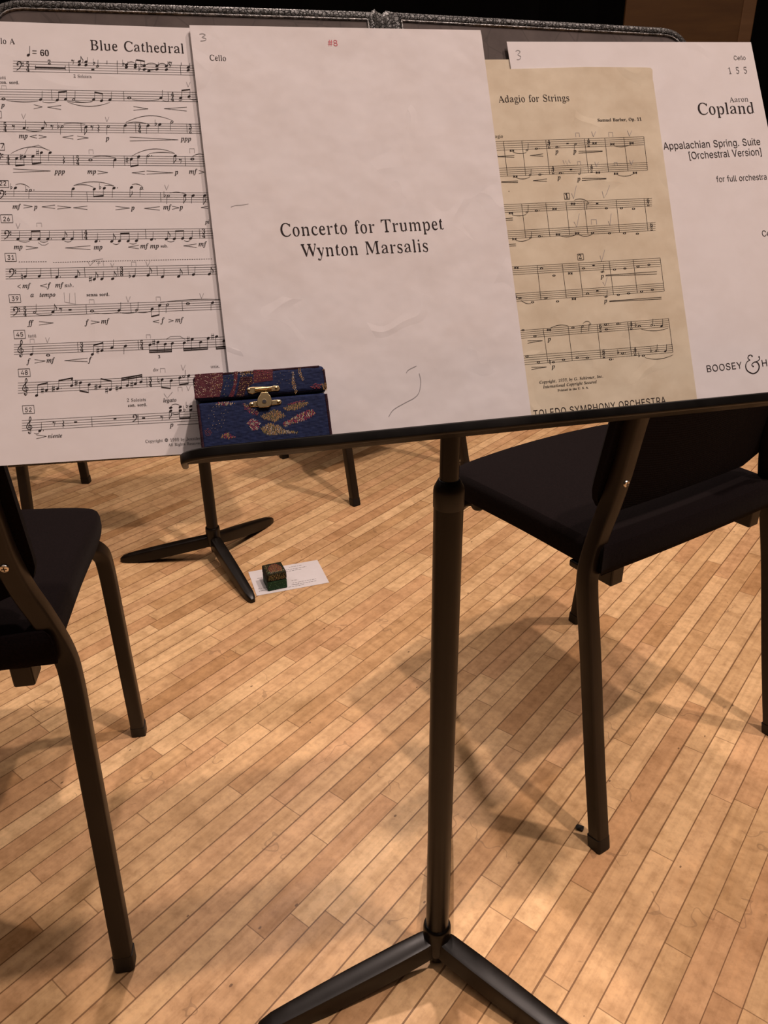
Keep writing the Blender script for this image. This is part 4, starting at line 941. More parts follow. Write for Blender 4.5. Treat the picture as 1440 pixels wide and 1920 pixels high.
  'm': '525|380,-8 355,-3 340,14 335,42 343,85 392,241 391,255 387,260 380,261 361,256 340,240 318,214 301,186 267,111 230,0 152,0 226,247 220,260 213,261 201,259 177,244 150,212 136,190 97,107 75,38 66,0 -14,0 52,254 49,264 39,271 18,273 17,289 151,310 116,193 164,259 187,281 209,297 232,306 256,310 284,304 301,288 306,260 299,217 320,246 341,269 361,287 381,300 401,307 422,310 450,304 467,288 473,260 464,208 417,66 417,50 420,45 426,44 439,49 471,91 486,81 450,31 433,14 416,2 399,-6',
  'n': '357|213,-9 188,-4 173,13 168,41 175,84 225,240 224,254 220,259 213,261 189,253 163,229 136,190 97,107 75,38 66,0 -14,0 52,254 49,264 39,271 18,273 17,289 151,310 116,193 164,259 187,281 209,297 232,306 256,310 284,304 301,287 306,259 301,226 292,191 248,57 250,49 254,45 266,44 279,55 304,90 319,80 300,53 266,13 249,1 231,-7',
  'o': '316|96,-9 67,-6 42,4 20,20 3,41 -7,68 -10,98 -3,147 6,172 17,196 48,241 86,277 107,291 152,308 175,310 207,306 234,297 256,281 272,260 282,234 285,203 283,179 270,130 245,83 210,41 190,24 145,-1 121,-7|103,13 114,15 124,21 134,30 153,57 170,92 184,132 200,191 206,240 202,267 191,283 172,288 162,286 151,281 141,272 122,246 113,229 90,172 75,111 69,58 73,33 84,18',
  'p': '330|-79,-139 -79,-121 -58,-118 -51,-114 -45,-109 -37,-95 50,237 52,253 48,266 37,272 16,273 16,290 144,310 124,242 150,271 176,293 202,305 228,310 248,307 265,300 279,288 289,271 295,250 298,224 291,170 282,143 256,91 239,67 221,45 180,11 158,0 136,-7 114,-9 97,-8 82,-3 69,6 46,-77 44,-97 45,-105 54,-116 86,-122 86,-139|102,15 124,22 146,42 174,88 197,143 211,196 214,224 210,245 201,258 195,261 187,262 163,254 141,232 121,195 103,142 81,61 78,38 81,25 89,17',
  'r': '261|-14,0 52,254 49,264 39,271 18,273 17,289 151,310 114,189 144,243 163,270 180,289 197,302 214,309 222,310 243,305 255,290 259,265 255,240 249,230 241,223 232,219 220,218 208,220 196,227 186,238 180,241 165,234 148,212 116,151 85,67 66,0',
  't': '185|30,-9 5,-4 -10,12 -15,39 -11,70 45,273 13,273 13,297 47,312 79,334 108,363 134,398 162,398 134,300 187,300 179,273 126,273 77,103 67,56 68,48 77,41 90,47 107,65 128,95 144,85 107,33 88,14 70,1 50,-7',
  'u': '357|46,-9 18,-4 1,13 -5,41 0,75 38,211 46,254 43,264 34,271 13,273 12,289 146,310 76,61 77,46 82,41 89,40 113,48 138,72 167,113 206,197 236,301 316,301 251,57 254,48 258,44 267,45 292,70 306,91 321,81 284,31 268,13 251,1 233,-7 215,-9 202,-8 191,-4 175,14 169,40 181,103 158,68 136,40 114,18 92,3 70,-6',
  'v': '284|48,-9 45,155 41,211 30,255 19,270 5,274 -1,273 -2,291 97,310 103,303 115,251 121,189 123,89 160,132 185,169 202,203 203,221 176,261 176,282 180,291 194,305 203,308 214,310 235,304 243,298 253,278 254,265 250,237 237,205 215,167 166,102 97,27 62,-9',
  'y': '281|-30,-140 -44,-139 -56,-135 -66,-129 -74,-120 -80,-99 -79,-89 -69,-72 -51,-62 -41,-61 -21,-66 13,-84 20,-85 31,-82 52,-64 76,-30 83,-6 70,90 58,156 33,251 24,269 18,274 -9,276 -9,294 85,310 95,303 104,285 112,254 148,75 191,160 201,190 205,211 203,220 197,229 176,247 170,257 169,280 179,298 188,305 210,310 232,304 240,298 246,289 251,265 241,219 202,126 159,47 109,-29 74,-74 56,-93 38,-109 3,-132 -14,-138',
  'z': '260|154,-52 137,-51 105,-41 27,3 9,4 -24,-16 -34,-12 -36,-6 -34,0 159,238 77,238 48,235 38,230 34,225 20,198 3,198 32,301 244,301 54,73 73,64 88,53 112,23 136,-22 145,-30 155,-32 165,-30 169,-24 168,-18 157,2 156,11 160,29 165,35 172,40 191,44 211,40 222,28 226,8 224,-7 218,-20 207,-33 192,-44 175,-50',
 },
 'sans': {
  'A': '480|16,0 201,509 276,509 463,0 395,0 287,302 232,478 245,478 213,371 191,302 85,0|110,142 110,199 370,199 370,142',
  'B': '456|60,0 60,509 241,509 274,507 304,501 329,491 350,477 367,461 381,442 390,421 396,398 397,353 387,320 368,295 343,278 315,267 315,262 331,260 347,254 378,234 391,220 411,184 416,161 418,136 416,111 410,88 400,67 386,48 368,31 344,18 317,8 284,2 247,0|125,57 245,57 281,60 309,67 330,80 344,96 353,115 354,153 350,169 342,184 333,197 320,209 289,225 248,231 125,231|125,285 238,285 273,290 302,304 314,314 323,326 335,355 336,372 333,393 326,412 313,429 294,442 270,449 240,452 125,452',
  'C': '510|267,-7 235,-5 205,1 177,11 150,25 126,42 104,63 70,115 57,146 48,179 42,215 40,254 42,293 48,329 57,362 70,393 86,421 104,445 126,466 150,484 177,498 205,508 235,514 267,516 317,511 340,504 383,485 402,471 435,438 448,418 459,397 473,348 408,348 404,365 389,395 380,407 357,428 344,437 315,449 300,453 267,456 237,453 209,445 184,432 161,414 141,391 125,364 113,332 106,295 103,254 106,213 113,177 125,145 141,117 161,94 184,76 210,63 237,56 267,53 300,56 315,60 344,72 369,90 389,114 397,128 408,160 473,160 459,112 448,91 420,53 402,38 363,13 341,5 293,-6',
  'D': '502|219,0 96,0 96,57 215,57 254,60 288,68 318,81 343,99 363,122 379,149 390,181 397,216 399,255 397,294 390,329 379,361 364,388 344,410 320,428 291,441 258,449 221,452 93,452 93,509 261,507 294,501 325,492 353,478 385,455 412,426 433,391 446,361 455,329 462,255 455,181 446,149 433,119 417,92 398,68 376,48 351,31 322,17 291,8 256,2|125,509 125,0 60,0 60,509',
  'E': '419|60,0 60,509 372,509 372,452 125,452 125,286 355,286 355,229 125,229 125,57 375,57 375,0',
  'H': '517|60,0 60,509 125,509 125,289 392,289 392,509 457,509 457,0 392,0 392,232 125,232 125,0',
  'K': '467|104,145 104,216 174,303 364,509 448,509 231,276 228,276|60,0 60,509 125,509 125,0|372,0 188,259 228,309 449,0',
  'L': '393|60,0 60,509 125,509 125,57 361,57 361,0',
  'M': '628|60,0 60,509 152,509 277,187 322,49 307,49 342,158 476,509 568,509 568,0 504,0 504,327 507,457 513,457 482,363 456,291 342,0 286,0 170,291 112,457 119,457 122,328 122,0',
  'N': '523|60,0 60,509 136,509 363,151 414,55 405,54 399,157 399,509 463,509 463,0 387,0 177,331 108,452 119,454 125,291 125,0',
  'O': '533|267,-7 235,-5 205,1 177,11 150,25 126,42 105,63 86,88 70,115 57,146 48,179 42,215 40,254 42,293 48,329 57,362 70,393 86,421 105,445 126,466 150,484 177,498 205,508 235,514 267,516 299,514 329,508 357,498 384,484 408,466 429,445 448,421 464,393 477,362 486,329 491,293 493,254 491,215 486,179 477,146 464,115 448,88 429,63 408,42 384,25 357,11 329,1 299,-5|267,53 296,55 324,63 349,76 372,94 392,116 408,144 420,176 428,213 430,254 428,295 420,332 408,365 392,392 372,415 349,433 324,446 296,453 267,456 237,453 210,445 184,433 161,415 142,392 125,364 113,332 106,295 103,254 106,213 113,176 125,144 142,117 161,94 184,76 210,63 237,55',
  'P': '445|60,0 60,509 235,509 272,506 305,499 332,487 356,471 375,452 390,430 407,377 409,348 407,318 390,265 375,243 356,223 332,207 305,195 272,188 109,186 109,242 233,242 257,244 279,248 312,266 324,279 333,294 343,328 343,367 333,402 324,416 312,428 297,439 279,446 257,451 232,452 125,452 125,0',
  'R': '449|60,0 60,509 236,509 273,506 305,500 333,489 356,473 376,455 390,433 401,408 407,381 409,352 407,323 401,296 390,271 376,250 356,232 333,217 305,206 273,200 96,198 96,255 258,256 280,260 313,276 325,287 334,300 344,333 344,371 334,405 325,419 298,440 258,451 125,452 125,0|353,0 230,229 303,229 428,0',
  'S': '447|224,-9 188,-7 156,-1 128,9 102,23 81,40 64,60 51,83 42,109 38,137 104,137 114,102 123,88 136,76 150,66 166,59 204,50 246,50 286,60 317,79 338,106 344,122 346,139 344,154 340,168 322,189 296,205 263,217 184,239 145,253 112,269 86,289 67,313 56,341 52,372 54,400 62,425 75,448 92,468 113,484 138,498 165,508 195,514 227,516 259,514 289,508 316,498 340,484 360,468 377,449 390,427 398,403 401,378 337,378 332,402 320,421 302,437 280,449 254,456 225,459 204,457 167,448 139,430 129,418 121,405 115,376 117,359 122,345 142,324 169,308 198,297 312,264 359,238 384,213 395,198 407,161 408,139 406,112 399,87 386,64 370,43 349,25 323,11 294,0 261,-7',
  'T': '449|32,452 32,509 417,509 417,452 257,452 257,0 193,0 193,452',
  'V': '480|204,0 16,509 84,509 192,206 248,31 235,31 267,138 395,509 463,509 278,0',
  'W': '686|155,0 16,509 82,509 163,196 187,94 197,40 189,40 211,145 306,509 380,509 462,196 497,40 488,40 510,145 603,509 670,509 530,0 455,0 368,323 351,391 336,475 350,475 335,395 318,323 230,0',
  'Y': '472|203,0 203,208 16,509 91,509 222,292 250,230 224,230 242,275 280,344 381,509 455,509 268,208 268,0',
  'a': '389|160,-9 115,-3 76,15 60,29 38,63 32,84 30,108 36,146 43,161 53,174 64,184 92,200 125,211 247,229 265,235 271,240 276,255 272,285 260,307 240,322 227,327 196,331 163,327 137,316 110,292 100,274 41,291 51,313 64,331 95,358 114,368 133,375 173,383 208,384 223,382 255,375 271,369 300,350 322,320 330,301 335,278 337,251 337,0 277,0 277,52 272,52 252,25 229,8 199,-4|170,45 211,51 242,68 254,80 263,93 274,122 276,190 267,184 231,176 147,163 122,153 103,139 93,118 92,105 96,82 102,72 109,64 130,52 142,48',
  'b': '424|229,-8 208,-7 189,-3 172,4 147,21 118,59 112,59 112,0 53,0 53,509 114,509 114,319 118,319 137,346 171,373 207,383 259,382 287,374 313,361 335,342 354,320 370,293 381,261 388,227 390,189 388,151 381,116 370,84 355,57 336,34 313,16 288,3 260,-6|220,47 242,49 262,55 279,66 294,80 306,97 316,117 323,139 328,189 323,239 307,281 295,298 280,311 262,322 243,328 220,330 198,328 178,322 161,312 147,299 134,282 118,241 113,189 114,162 125,115 135,95 147,78 162,65 179,55 198,49',
  'c': '396|207,-8 174,-5 144,3 117,16 93,35 72,58 56,85 44,116 37,150 34,187 37,225 44,260 56,291 72,318 93,341 117,360 144,374 174,382 226,384 260,377 276,371 305,356 318,346 330,335 349,308 362,277 303,262 295,281 278,304 252,321 231,328 207,330 184,328 163,321 145,310 130,296 118,278 108,258 102,236 96,187 102,139 108,117 118,97 130,80 145,66 163,55 184,49 207,46 232,49 253,55 271,66 292,89 304,117 363,102 350,70 341,56 331,43 306,21 292,12 261,-1 244,-5',
  'd': '424|195,-8 165,-6 137,3 111,16 89,34 70,57 55,84 43,116 36,151 34,189 36,227 43,261 55,293 70,320 89,342 112,361 137,374 165,382 218,383 253,373 278,355 306,319 311,319 311,509 372,509 372,0 313,0 313,59 307,59 287,31 266,12 236,-3 217,-7|205,47 226,49 246,55 263,65 278,78 290,95 299,115 306,138 312,189 306,241 300,263 278,299 263,312 246,322 227,328 205,330 182,328 162,322 130,298 118,281 108,261 102,239 96,189 102,139 118,97 130,80 145,66 162,55 182,49',
  'e': '404|212,-8 177,-5 145,3 117,16 92,35 72,58 56,85 44,116 37,150 34,187 36,224 44,258 55,290 71,317 91,340 115,359 142,373 172,382 205,384 246,380 285,366 303,355 334,324 347,305 365,256 370,227 371,194 371,169 75,169 75,221 338,221 310,202 308,226 298,269 277,301 263,314 246,323 227,328 205,330 183,328 164,323 146,313 131,301 119,286 109,270 97,231 96,178 98,151 102,127 110,106 121,88 135,73 151,61 169,53 190,48 227,47 254,53 276,65 294,82 306,105 365,91 358,72 335,39 302,14 283,4 261,-3',
  'f': '254|228,379 228,327 6,327 6,379|81,0 81,432 82,452 87,470 96,486 107,499 135,519 152,525 169,529 201,530 243,521 227,468 215,472 195,474 178,472 164,468 154,460 147,449 143,435 142,419 142,0',
  'g': '425|207,-151 156,-146 114,-132 82,-110 59,-84 51,-69 101,-41 131,-74 142,-82 169,-93 207,-97 236,-95 261,-87 282,-75 298,-58 308,-34 311,-6 311,68 306,68 287,41 266,23 236,10 217,6 165,7 138,14 113,27 90,43 71,65 55,90 43,120 36,154 34,191 36,229 43,263 55,293 71,320 90,342 112,361 138,374 166,382 196,384 218,383 237,379 253,373 279,356 308,319 313,319 313,379 372,379 372,-9 370,-40 363,-67 350,-90 334,-109 314,-124 291,-136 265,-144 237,-149|205,59 227,61 246,66 264,75 278,87 300,121 307,142 311,166 312,193 311,219 307,242 291,283 279,299 264,312 247,322 227,328 205,330 182,328 163,322 145,312 130,298 118,282 102,241 96,193 102,144 118,104 131,88 145,76 163,66 183,61',
  'h': '410|114,227 114,0 53,0 53,509 114,509 114,287 102,287 116,319 132,344 152,362 175,374 200,382 252,383 295,369 313,356 328,340 341,321 350,298 355,271 357,240 357,0 296,0 296,235 293,263 286,286 273,304 256,318 235,326 210,329 192,328 161,317 147,308 126,283 115,248',
  'i': '167|53,0 53,379 114,379 114,0|84,443 73,444 54,455 47,463 41,483 47,504 54,512 63,518 84,524 95,522 114,512 121,504 126,483 125,472 114,455 105,448',
  'l': '189|139,-2 112,0 91,8 74,20 62,37 55,59 53,84 53,509 114,509 114,83 120,62 126,57 135,53 146,52 170,54 181,3 162,-1',
  'n': '410|114,227 114,0 53,0 53,379 112,379 112,287 102,287 116,319 132,344 152,362 175,374 200,382 252,383 295,369 313,356 328,340 341,321 350,298 355,271 357,240 357,0 296,0 296,235 293,263 286,286 273,304 256,318 235,326 210,329 192,328 161,317 147,308 126,283 115,248',
  'o': '415|207,-8 174,-5 144,3 117,16 93,35 72,58 56,85 44,116 37,150 34,187 37,225 44,260 56,291 72,318 93,341 117,360 144,374 174,382 207,384 241,382 271,374 299,360 323,341 343,318 359,291 371,260 379,225 381,187 379,150 371,116 359,85 343,58 323,35 299,16 271,3 241,-5|207,46 231,49 252,55 270,66 285,80 298,97 314,139 319,187 314,236 298,278 285,296 270,310 252,321 231,328 207,330 184,328 163,321 145,310 130,296 108,258 102,236 96,187 102,139 108,117 118,97 130,80 145,66 163,55 184,49',
  'p': '424|53,-143 53,379 112,379 112,319 118,319 137,346 158,364 171,373 188,379 207,383 229,384 259,382 287,374 313,361 335,342 354,320 370,293 381,261 388,227 390,189 388,151 381,116 370,84 355,57 336,34 313,16 288,3 260,-6 208,-7 189,-3 173,4 147,21 118,59 114,59 114,-143|220,47 242,49 262,55 279,66 294,80 306,97 316,117 323,139 328,189 323,239 307,281 295,298 280,311 262,322 243,328 220,330 198,328 178,322 161,312 147,299 134,282 118,241 113,189 114,162 125,115 135,95 147,78 162,65 179,55 198,49',
  'r': '259|53,0 53,379 112,379 112,321 115,321 124,339 137,354 152,367 171,377 191,383 243,384 243,322 207,326 174,321 159,315 146,306 126,284 115,254 114,237 114,0',
  's': '365|182,-8 133,-3 112,3 93,12 76,24 50,54 41,73 36,94 94,107 101,87 111,72 124,60 141,52 160,47 181,45 206,47 227,53 244,62 258,74 265,88 268,103 262,126 254,136 243,144 229,150 149,170 118,180 92,192 72,208 58,227 50,249 47,274 49,295 55,314 65,332 95,360 137,378 161,383 212,383 234,379 254,372 286,352 299,339 309,324 318,308 324,290 268,277 254,304 243,316 228,325 210,331 187,333 166,331 147,326 131,317 119,305 111,292 110,264 115,253 124,243 136,235 172,223 261,200 287,187 306,171 320,153 328,131 331,107 329,85 323,65 312,47 298,31 260,6 236,-2 210,-7',
  't': '227|204,379 204,327 6,327 6,379|65,471 126,471 126,98 130,70 136,61 144,55 156,51 170,50 202,54 213,2 192,-3 168,-4 138,-1 113,7 92,21 77,41 68,64 65,93',
  'u': '410|182,-5 135,2 115,11 97,23 82,39 69,59 60,82 54,109 53,139 53,379 114,379 114,144 116,117 124,94 137,75 154,61 175,53 200,50 218,51 234,55 263,71 274,83 290,113 295,132 296,153 296,379 357,379 357,0 298,0 298,92 307,92 294,60 277,35 257,17 234,5 209,-3',
  'v': '389|163,0 17,379 84,379 173,132 206,21 184,21 216,132 305,379 371,379 226,0',
  '0': '453|227,-7 191,-3 158,7 130,24 105,48 85,77 69,113 60,144 53,178 49,214 48,254 49,294 53,330 60,364 69,395 85,431 106,461 130,484 159,502 191,512 227,516 262,512 295,502 323,484 348,461 368,431 384,395 393,364 400,330 404,294 405,254 404,214 400,178 393,144 384,113 368,77 348,48 323,24 295,7 263,-3|227,50 250,52 271,60 290,74 306,92 320,116 338,176 344,254 338,332 330,365 320,393 306,416 290,435 271,449 250,457 227,460 203,457 182,449 163,435 147,416 134,393 123,365 115,332 109,254 115,176 123,144 134,116 147,92 163,74 182,60 203,52',
  '1': '453|76,0 76,55 391,55 391,0|276,509 276,0 212,0 212,448 209,448 86,358 86,427 198,509',
  '2': '453|64,0 64,47 282,282 311,327 316,341 320,371 319,389 315,405 308,419 298,431 287,441 258,455 224,460 188,454 172,447 148,427 132,398 128,381 127,362 66,362 68,391 75,418 86,442 102,464 121,482 143,496 168,507 225,516 254,513 281,507 306,497 328,482 346,465 361,445 372,423 379,398 381,372 377,336 371,318 363,299 351,280 317,235 153,60 153,57 389,57 389,0',
  '3': '453|218,-7 188,-5 159,1 108,22 88,38 70,57 57,79 48,104 44,132 109,132 112,115 118,100 126,87 137,76 150,66 165,59 200,51 239,51 275,61 291,69 315,93 323,108 328,125 328,163 316,196 306,211 275,234 254,241 229,246 157,248 157,299 288,448 288,452 70,452 70,509 372,509 372,461 211,278 211,289 247,290 279,286 308,276 333,262 354,244 371,222 383,198 391,173 393,145 390,116 383,90 370,66 354,45 333,27 309,12 281,2 251,-5',
  '4': '453|40,105 40,158 247,509 311,509 109,163 413,163 413,105|282,0 282,318 343,318 343,0',
  '5': '453|221,-7 192,-5 165,1 140,11 118,25 99,41 83,60 71,82 63,105 60,130 122,130 130,102 138,89 160,68 188,54 221,50 241,51 276,64 291,75 314,104 322,122 326,141 328,162 326,183 314,221 303,237 290,251 275,262 257,270 218,277 184,273 152,262 128,246 67,253 96,509 366,509 366,452 151,452 134,301 148,311 178,325 212,333 252,332 274,328 294,321 330,299 358,269 370,251 379,231 386,210 390,187 391,163 388,132 381,102 369,76 352,52 332,32 309,15 282,3 253,-4',
  '6': '453|226,-7 196,-4 168,3 142,15 119,31 100,51 84,74 73,101 66,130 65,187 80,239 112,302 252,509 322,509 151,261 145,261 165,288 184,302 208,311 235,314 265,312 316,295 337,280 355,262 370,240 380,215 387,187 389,157 387,127 379,98 368,73 352,50 333,30 310,14 284,3 257,-4|226,48 263,55 293,73 314,101 322,119 326,137 327,157 326,178 322,196 314,213 293,241 263,259 245,264 226,265 207,264 174,252 148,229 138,214 131,197 126,179 125,158 126,138 131,119 148,86 160,73 190,55 207,50',
  '7': '453|97,0 323,448 323,452 62,452 62,509 391,509 391,449 165,0',
  '8': '453|226,-7 193,-5 163,1 136,11 111,25 91,42 74,62 62,84 54,109 52,135 53,156 65,195 87,228 117,252 134,260 153,265 153,267 129,276 109,289 93,308 80,330 73,354 70,380 79,429 90,450 106,469 124,485 146,498 170,508 197,514 226,516 255,514 282,508 306,498 328,485 346,469 361,450 373,429 382,380 379,354 372,330 359,308 343,289 323,276 300,267 300,265 319,260 335,252 365,228 387,195 395,176 401,135 398,109 391,84 378,62 362,42 341,25 317,11 289,1 259,-5|226,49 248,50 267,54 285,60 300,69 313,79 323,91 331,106 335,121 337,139 335,157 322,189 312,202 283,223 247,234 206,234 169,223 140,202 130,189 117,157 115,139 121,106 129,91 139,79 167,60 205,50|226,290 260,294 287,308 298,318 314,344 318,359 319,376 318,392 308,420 288,442 260,455 244,459 226,460 208,459 192,455 164,442 153,432 138,407 133,376 134,359 138,344 154,318 165,308 193,294',
  '9': '453|226,516 256,513 285,506 310,494 333,478 352,458 368,434 380,408 387,378 389,347 387,322 382,296 373,270 340,207 200,0 130,0 301,248 307,248 295,229 278,214 257,202 232,195 188,197 161,203 137,214 116,229 98,247 83,269 72,294 66,321 64,352 66,382 73,411 85,436 101,459 120,479 143,494 168,506 196,513|226,460 207,459 190,454 174,446 148,423 131,390 125,352 131,313 138,295 148,280 174,257 207,245 226,243 263,249 293,267 305,280 322,312 326,330 327,350 326,371 322,390 305,422 279,446 263,454 245,459',
  '.': '188|95,-4 83,-3 73,1 63,9 55,18 50,41 55,64 63,73 73,81 95,87 118,81 128,73 140,53 141,41 140,29 128,9 118,1',
  ',': '188|38,-119 68,71 137,71 84,-119',
  '#': '440|242,0 326,509 377,509 294,0|10,140 19,192 400,192 391,140|64,0 147,509 198,509 115,0|40,316 49,368 429,368 421,316',
  '©': '637|173,254 182,305 193,328 208,349 226,367 247,382 270,393 321,402 366,395 405,375 422,361 436,345 447,327 460,286 400,286 395,302 385,316 372,328 357,337 321,344 305,343 276,332 263,323 243,299 232,270 232,238 236,223 252,196 276,177 290,170 305,166 339,166 370,181 390,207 395,223 455,223 443,181 432,163 418,147 403,133 385,122 365,113 344,108 295,109 270,115 247,126 226,141 208,159 193,180 182,203|318,-8 283,-6 249,1 216,12 186,28 158,47 133,69 110,94 92,122 76,153 65,185 58,219 56,254 58,290 65,324 76,356 110,414 133,440 158,462 186,481 216,496 249,508 318,517 354,514 388,508 420,496 450,481 478,462 504,440 526,414 545,386 560,356 571,324 578,290 580,254 578,219 571,185 560,153 545,122 526,94 504,69 478,47 450,28 420,12 388,1 354,-6|318,51 346,53 372,58 397,67 421,79 442,93 462,111 494,152 506,176 520,227 521,254 520,282 506,333 494,357 462,398 421,430 397,442 372,451 346,456 318,457 291,456 265,451 240,442 216,430 194,415 175,398 143,357 131,333 122,308 117,282 115,254 122,201 131,176 143,152 175,111 194,93 240,67 265,58',
  '[': '273|101,-96 101,539 236,539 236,487 160,487 160,-44 236,-44 236,-96',
  ']': '273|37,-96 37,-44 113,-44 113,487 37,487 37,539 172,539 172,-96',
  '-': '453|337,244 337,188 114,188 114,244',
 },
}



def decode(s):
    adv, *cs = s.split('|')
    return int(adv), [[tuple(int(q) for q in p.split(',')) for p in c.split()] for c in cs]


def area(c):
    return sum(c[i - 1][0] * c[i][1] - c[i][0] * c[i - 1][1] for i in range(len(c))) / 2


def erode(cs, d):
    if not d or not cs:
        return cs
    sgn = 1 if area(max(cs, key=lambda c: abs(area(c)))) > 0 else -1
    out = []
    for c in cs:
        n = len(c)
        r = []
        for i in range(n):
            a, p, b = V(c[i - 1]), V(c[i]), V(c[(i + 1) % n])
            e1, e2 = (p - a), (b - p)
            if e1.length < 1e-6 or e2.length < 1e-6:
                r.append(c[i]); continue
            e1.normalize(); e2.normalize()
            nn = V((-e1.y, e1.x)) + V((-e2.y, e2.x))
            nn = nn / max(0.55, nn.length_squared / 2)
            q = p + nn * d * sgn
            r.append((q.x, q.y))
        out.append(r)
    return out


_gc = {}


def glyph(style, ch, thin):
    k = (style, ch, thin)
    if k not in _gc:
        adv, cs = decode(FONT[style][ch])
        cs = erode(cs, thin)
        pts, edges = [], []
        for c in cs:
            n0 = len(pts)
            pts += [V(p) for p in c]
            edges += [(n0 + i, n0 + (i + 1) % len(c)) for i in range(len(c))]
        r = delaunay_2d_cdt(pts, edges, [], 0, 0.01)
        pts = [(p.x, p.y) for p in r[0]]
        tris = []
        for t in r[2]:
            gx = sum(pts[i][0] for i in t) / 3
            gy = sum(pts[i][1] for i in t) / 3
            wnd = 0
            for c in cs:
                for i in range(len(c)):
                    (x1, y1), (x2, y2) = c[i - 1], c[i]
                    if (y1 > gy) != (y2 > gy) and gx < (x2 - x1) * (gy - y1) / (y2 - y1) + x1:
                        wnd += 1 if y2 > y1 else -1
            if wnd:
                tris.append(tuple(t))
        _gc[k] = (adv, pts, tris)
    return _gc[k]


CAP = {'bold': 676.0, 'serif': 676.0, 'bi': 676.0, 'sans': 727.0}
for _s in CAP:
    _p = [p for c in decode(FONT[_s]['C' if 'C' in FONT[_s] else 'S'])[1] for p in c]
    CAP[_s] = max(p[1] for p in _p) - 10.0


class Ink:
    """flat marks on one sheet, gathered into one mesh"""
    def __init__(s, w):
        s.w = w; s.parts = []; s.auto = None; s.v = s.f = None

    def seg(s, name):
        s.v, s.f = [], []
        s.parts.append((name, s.v, s.f))

    def add(s, pts, faces):
        if s.v is None:
            s.seg('mark')
        k = len(s.v)
        s.v += pts
        s.f += [tuple(i + k for i in q) for q in faces]

    def poly(s, px):
        s.add([at(*p) for p in px], [tuple(range(len(px)))])

    def line(s, px, width=1.0, w2=None):
        n = len(px)
        L, R = [], []
        for i, p in enumerate(px):
            a, b = V(px[max(i - 1, 0)]), V(px[min(i + 1, n - 1)])
            t = b - a
            t = t / (t.length or 1)
            nn = V((-t.y, t.x)) * (width if w2 is None else width + (w2 - width) * (1 - abs(2 * i / (n - 1) - 1))) / 2
            L.append(at(p[0] + nn.x, p[1] + nn.y)); R.append(at(p[0] - nn.x, p[1] - nn.y))
        s.add(L + R, [(i, i + 1, n + i + 1, n + i) for i in range(n - 1)])

    def arc(s, a, b, bulge, width=0.9, k=12, thick=1.0):
        pts = []
        for i in range(k + 1):
            t = i / k
            pts.append((a[0] + (b[0] - a[0]) * t, a[1] + (b[1] - a[1]) * t + bulge * (1 - (2 * t - 1) ** 2)))
        s.line(pts, width * 0.6, width * 1.15 * thick)

    def ell(s, x, y, rx, ry, rot=0.0, hole=None, n=16):
        c, q = cos(rot), sin(rot)
        o = [(x + rx * cos(t) * c - ry * sin(t) * q, y + rx * cos(t) * q + ry * sin(t) * c) for t in (2 * pi * i / n for i in range(n))]
        if hole is None:
            s.poly(o)
        else:
            hx, hy, hr = hole
            c, q = cos(hr), sin(hr)
            i2 = [(x + hx * cos(t) * c - hy * sin(t) * q, y + hx * cos(t) * q + hy * sin(t) * c) for t in (2 * pi * i / n for i in range(n))]
            s.add([at(*p) for p in o + i2], [(i, (i + 1) % n, n + (i + 1) % n, n + i) for i in range(n)])

    def text(s, st, style, p0, p1, cap, thin=0, slant=0.0, space=0):
        """set a line of type from p0 to p1 (baseline, photo measure) with capitals cap high"""
        if s.auto:
            s.seg(s.auto)
        a, b = at(*p0), at(*p1)
        e = b - a
        up = V((-e.y, e.x)).normalized()
        k = (at(p0[0], p0[1] - cap) - a).length / CAP[style]
        runs = []
        x = 0
        for ch in st:
            if ch == ' ':
                x += 240
                continue
            stl = style if ch in FONT[style] else ('serif' if ch in FONT['serif'] else 'sans')
            adv, pts, tris = glyph(stl, ch, thin if stl == style else 0)
            sl = slant if stl == style else (0.2 if style == 'bi' else slant)
            runs.append((x, pts, tris, sl))
            x += adv + space
        tot = max(1, x - space)
        ex = e / tot
        for x0, pts, tris, sl in runs:
            s.add([a + ex * (x0 + px + sl * py) + up * (py * k) for px, py in pts], tris)

    def build(s, material, parent, M):
        for name, sv, sf in s.parts:
            if not sv:
                continue
            vs = [DO + DU * p.x + DV * p.y + DN * s.w for p in sv]
            fs = []
            for q in sf:   # one facing for every mark
                ar = sum(sv[q[i - 1]].x * sv[q[i]].y - sv[q[i]].x * sv[q[i - 1]].y for i in range(len(q)))
                fs.append(q if ar > 0 else tuple(reversed(q)))
            obj(name, vs, fs, material, parent, M)


def sheet(name, corners, w, thick, material, label, cat, grid=None):
    """a sheet or booklet lying on the folder plane, outline in (u, v)"""
    c = sum((V(p) for p in corners), V((0, 0))) / len(corners)
    M = dmat(c.x, c.y, w)
    n = len(corners)
    v = [(p[0] - c.x, p[1] - c.y, -thick) for p in corners] + [(p[0] - c.x, p[1] - c.y, 0.0) for p in corners]
    f = [tuple(range(n - 1, -1, -1)), tuple(range(n, 2 * n))] + [(i, (i + 1) % n, n + (i + 1) % n, n + i) for i in range(n)]
    o = obj(name, v, f, material, None, M, local=True)
    tag(o, label, cat)
    return o, M


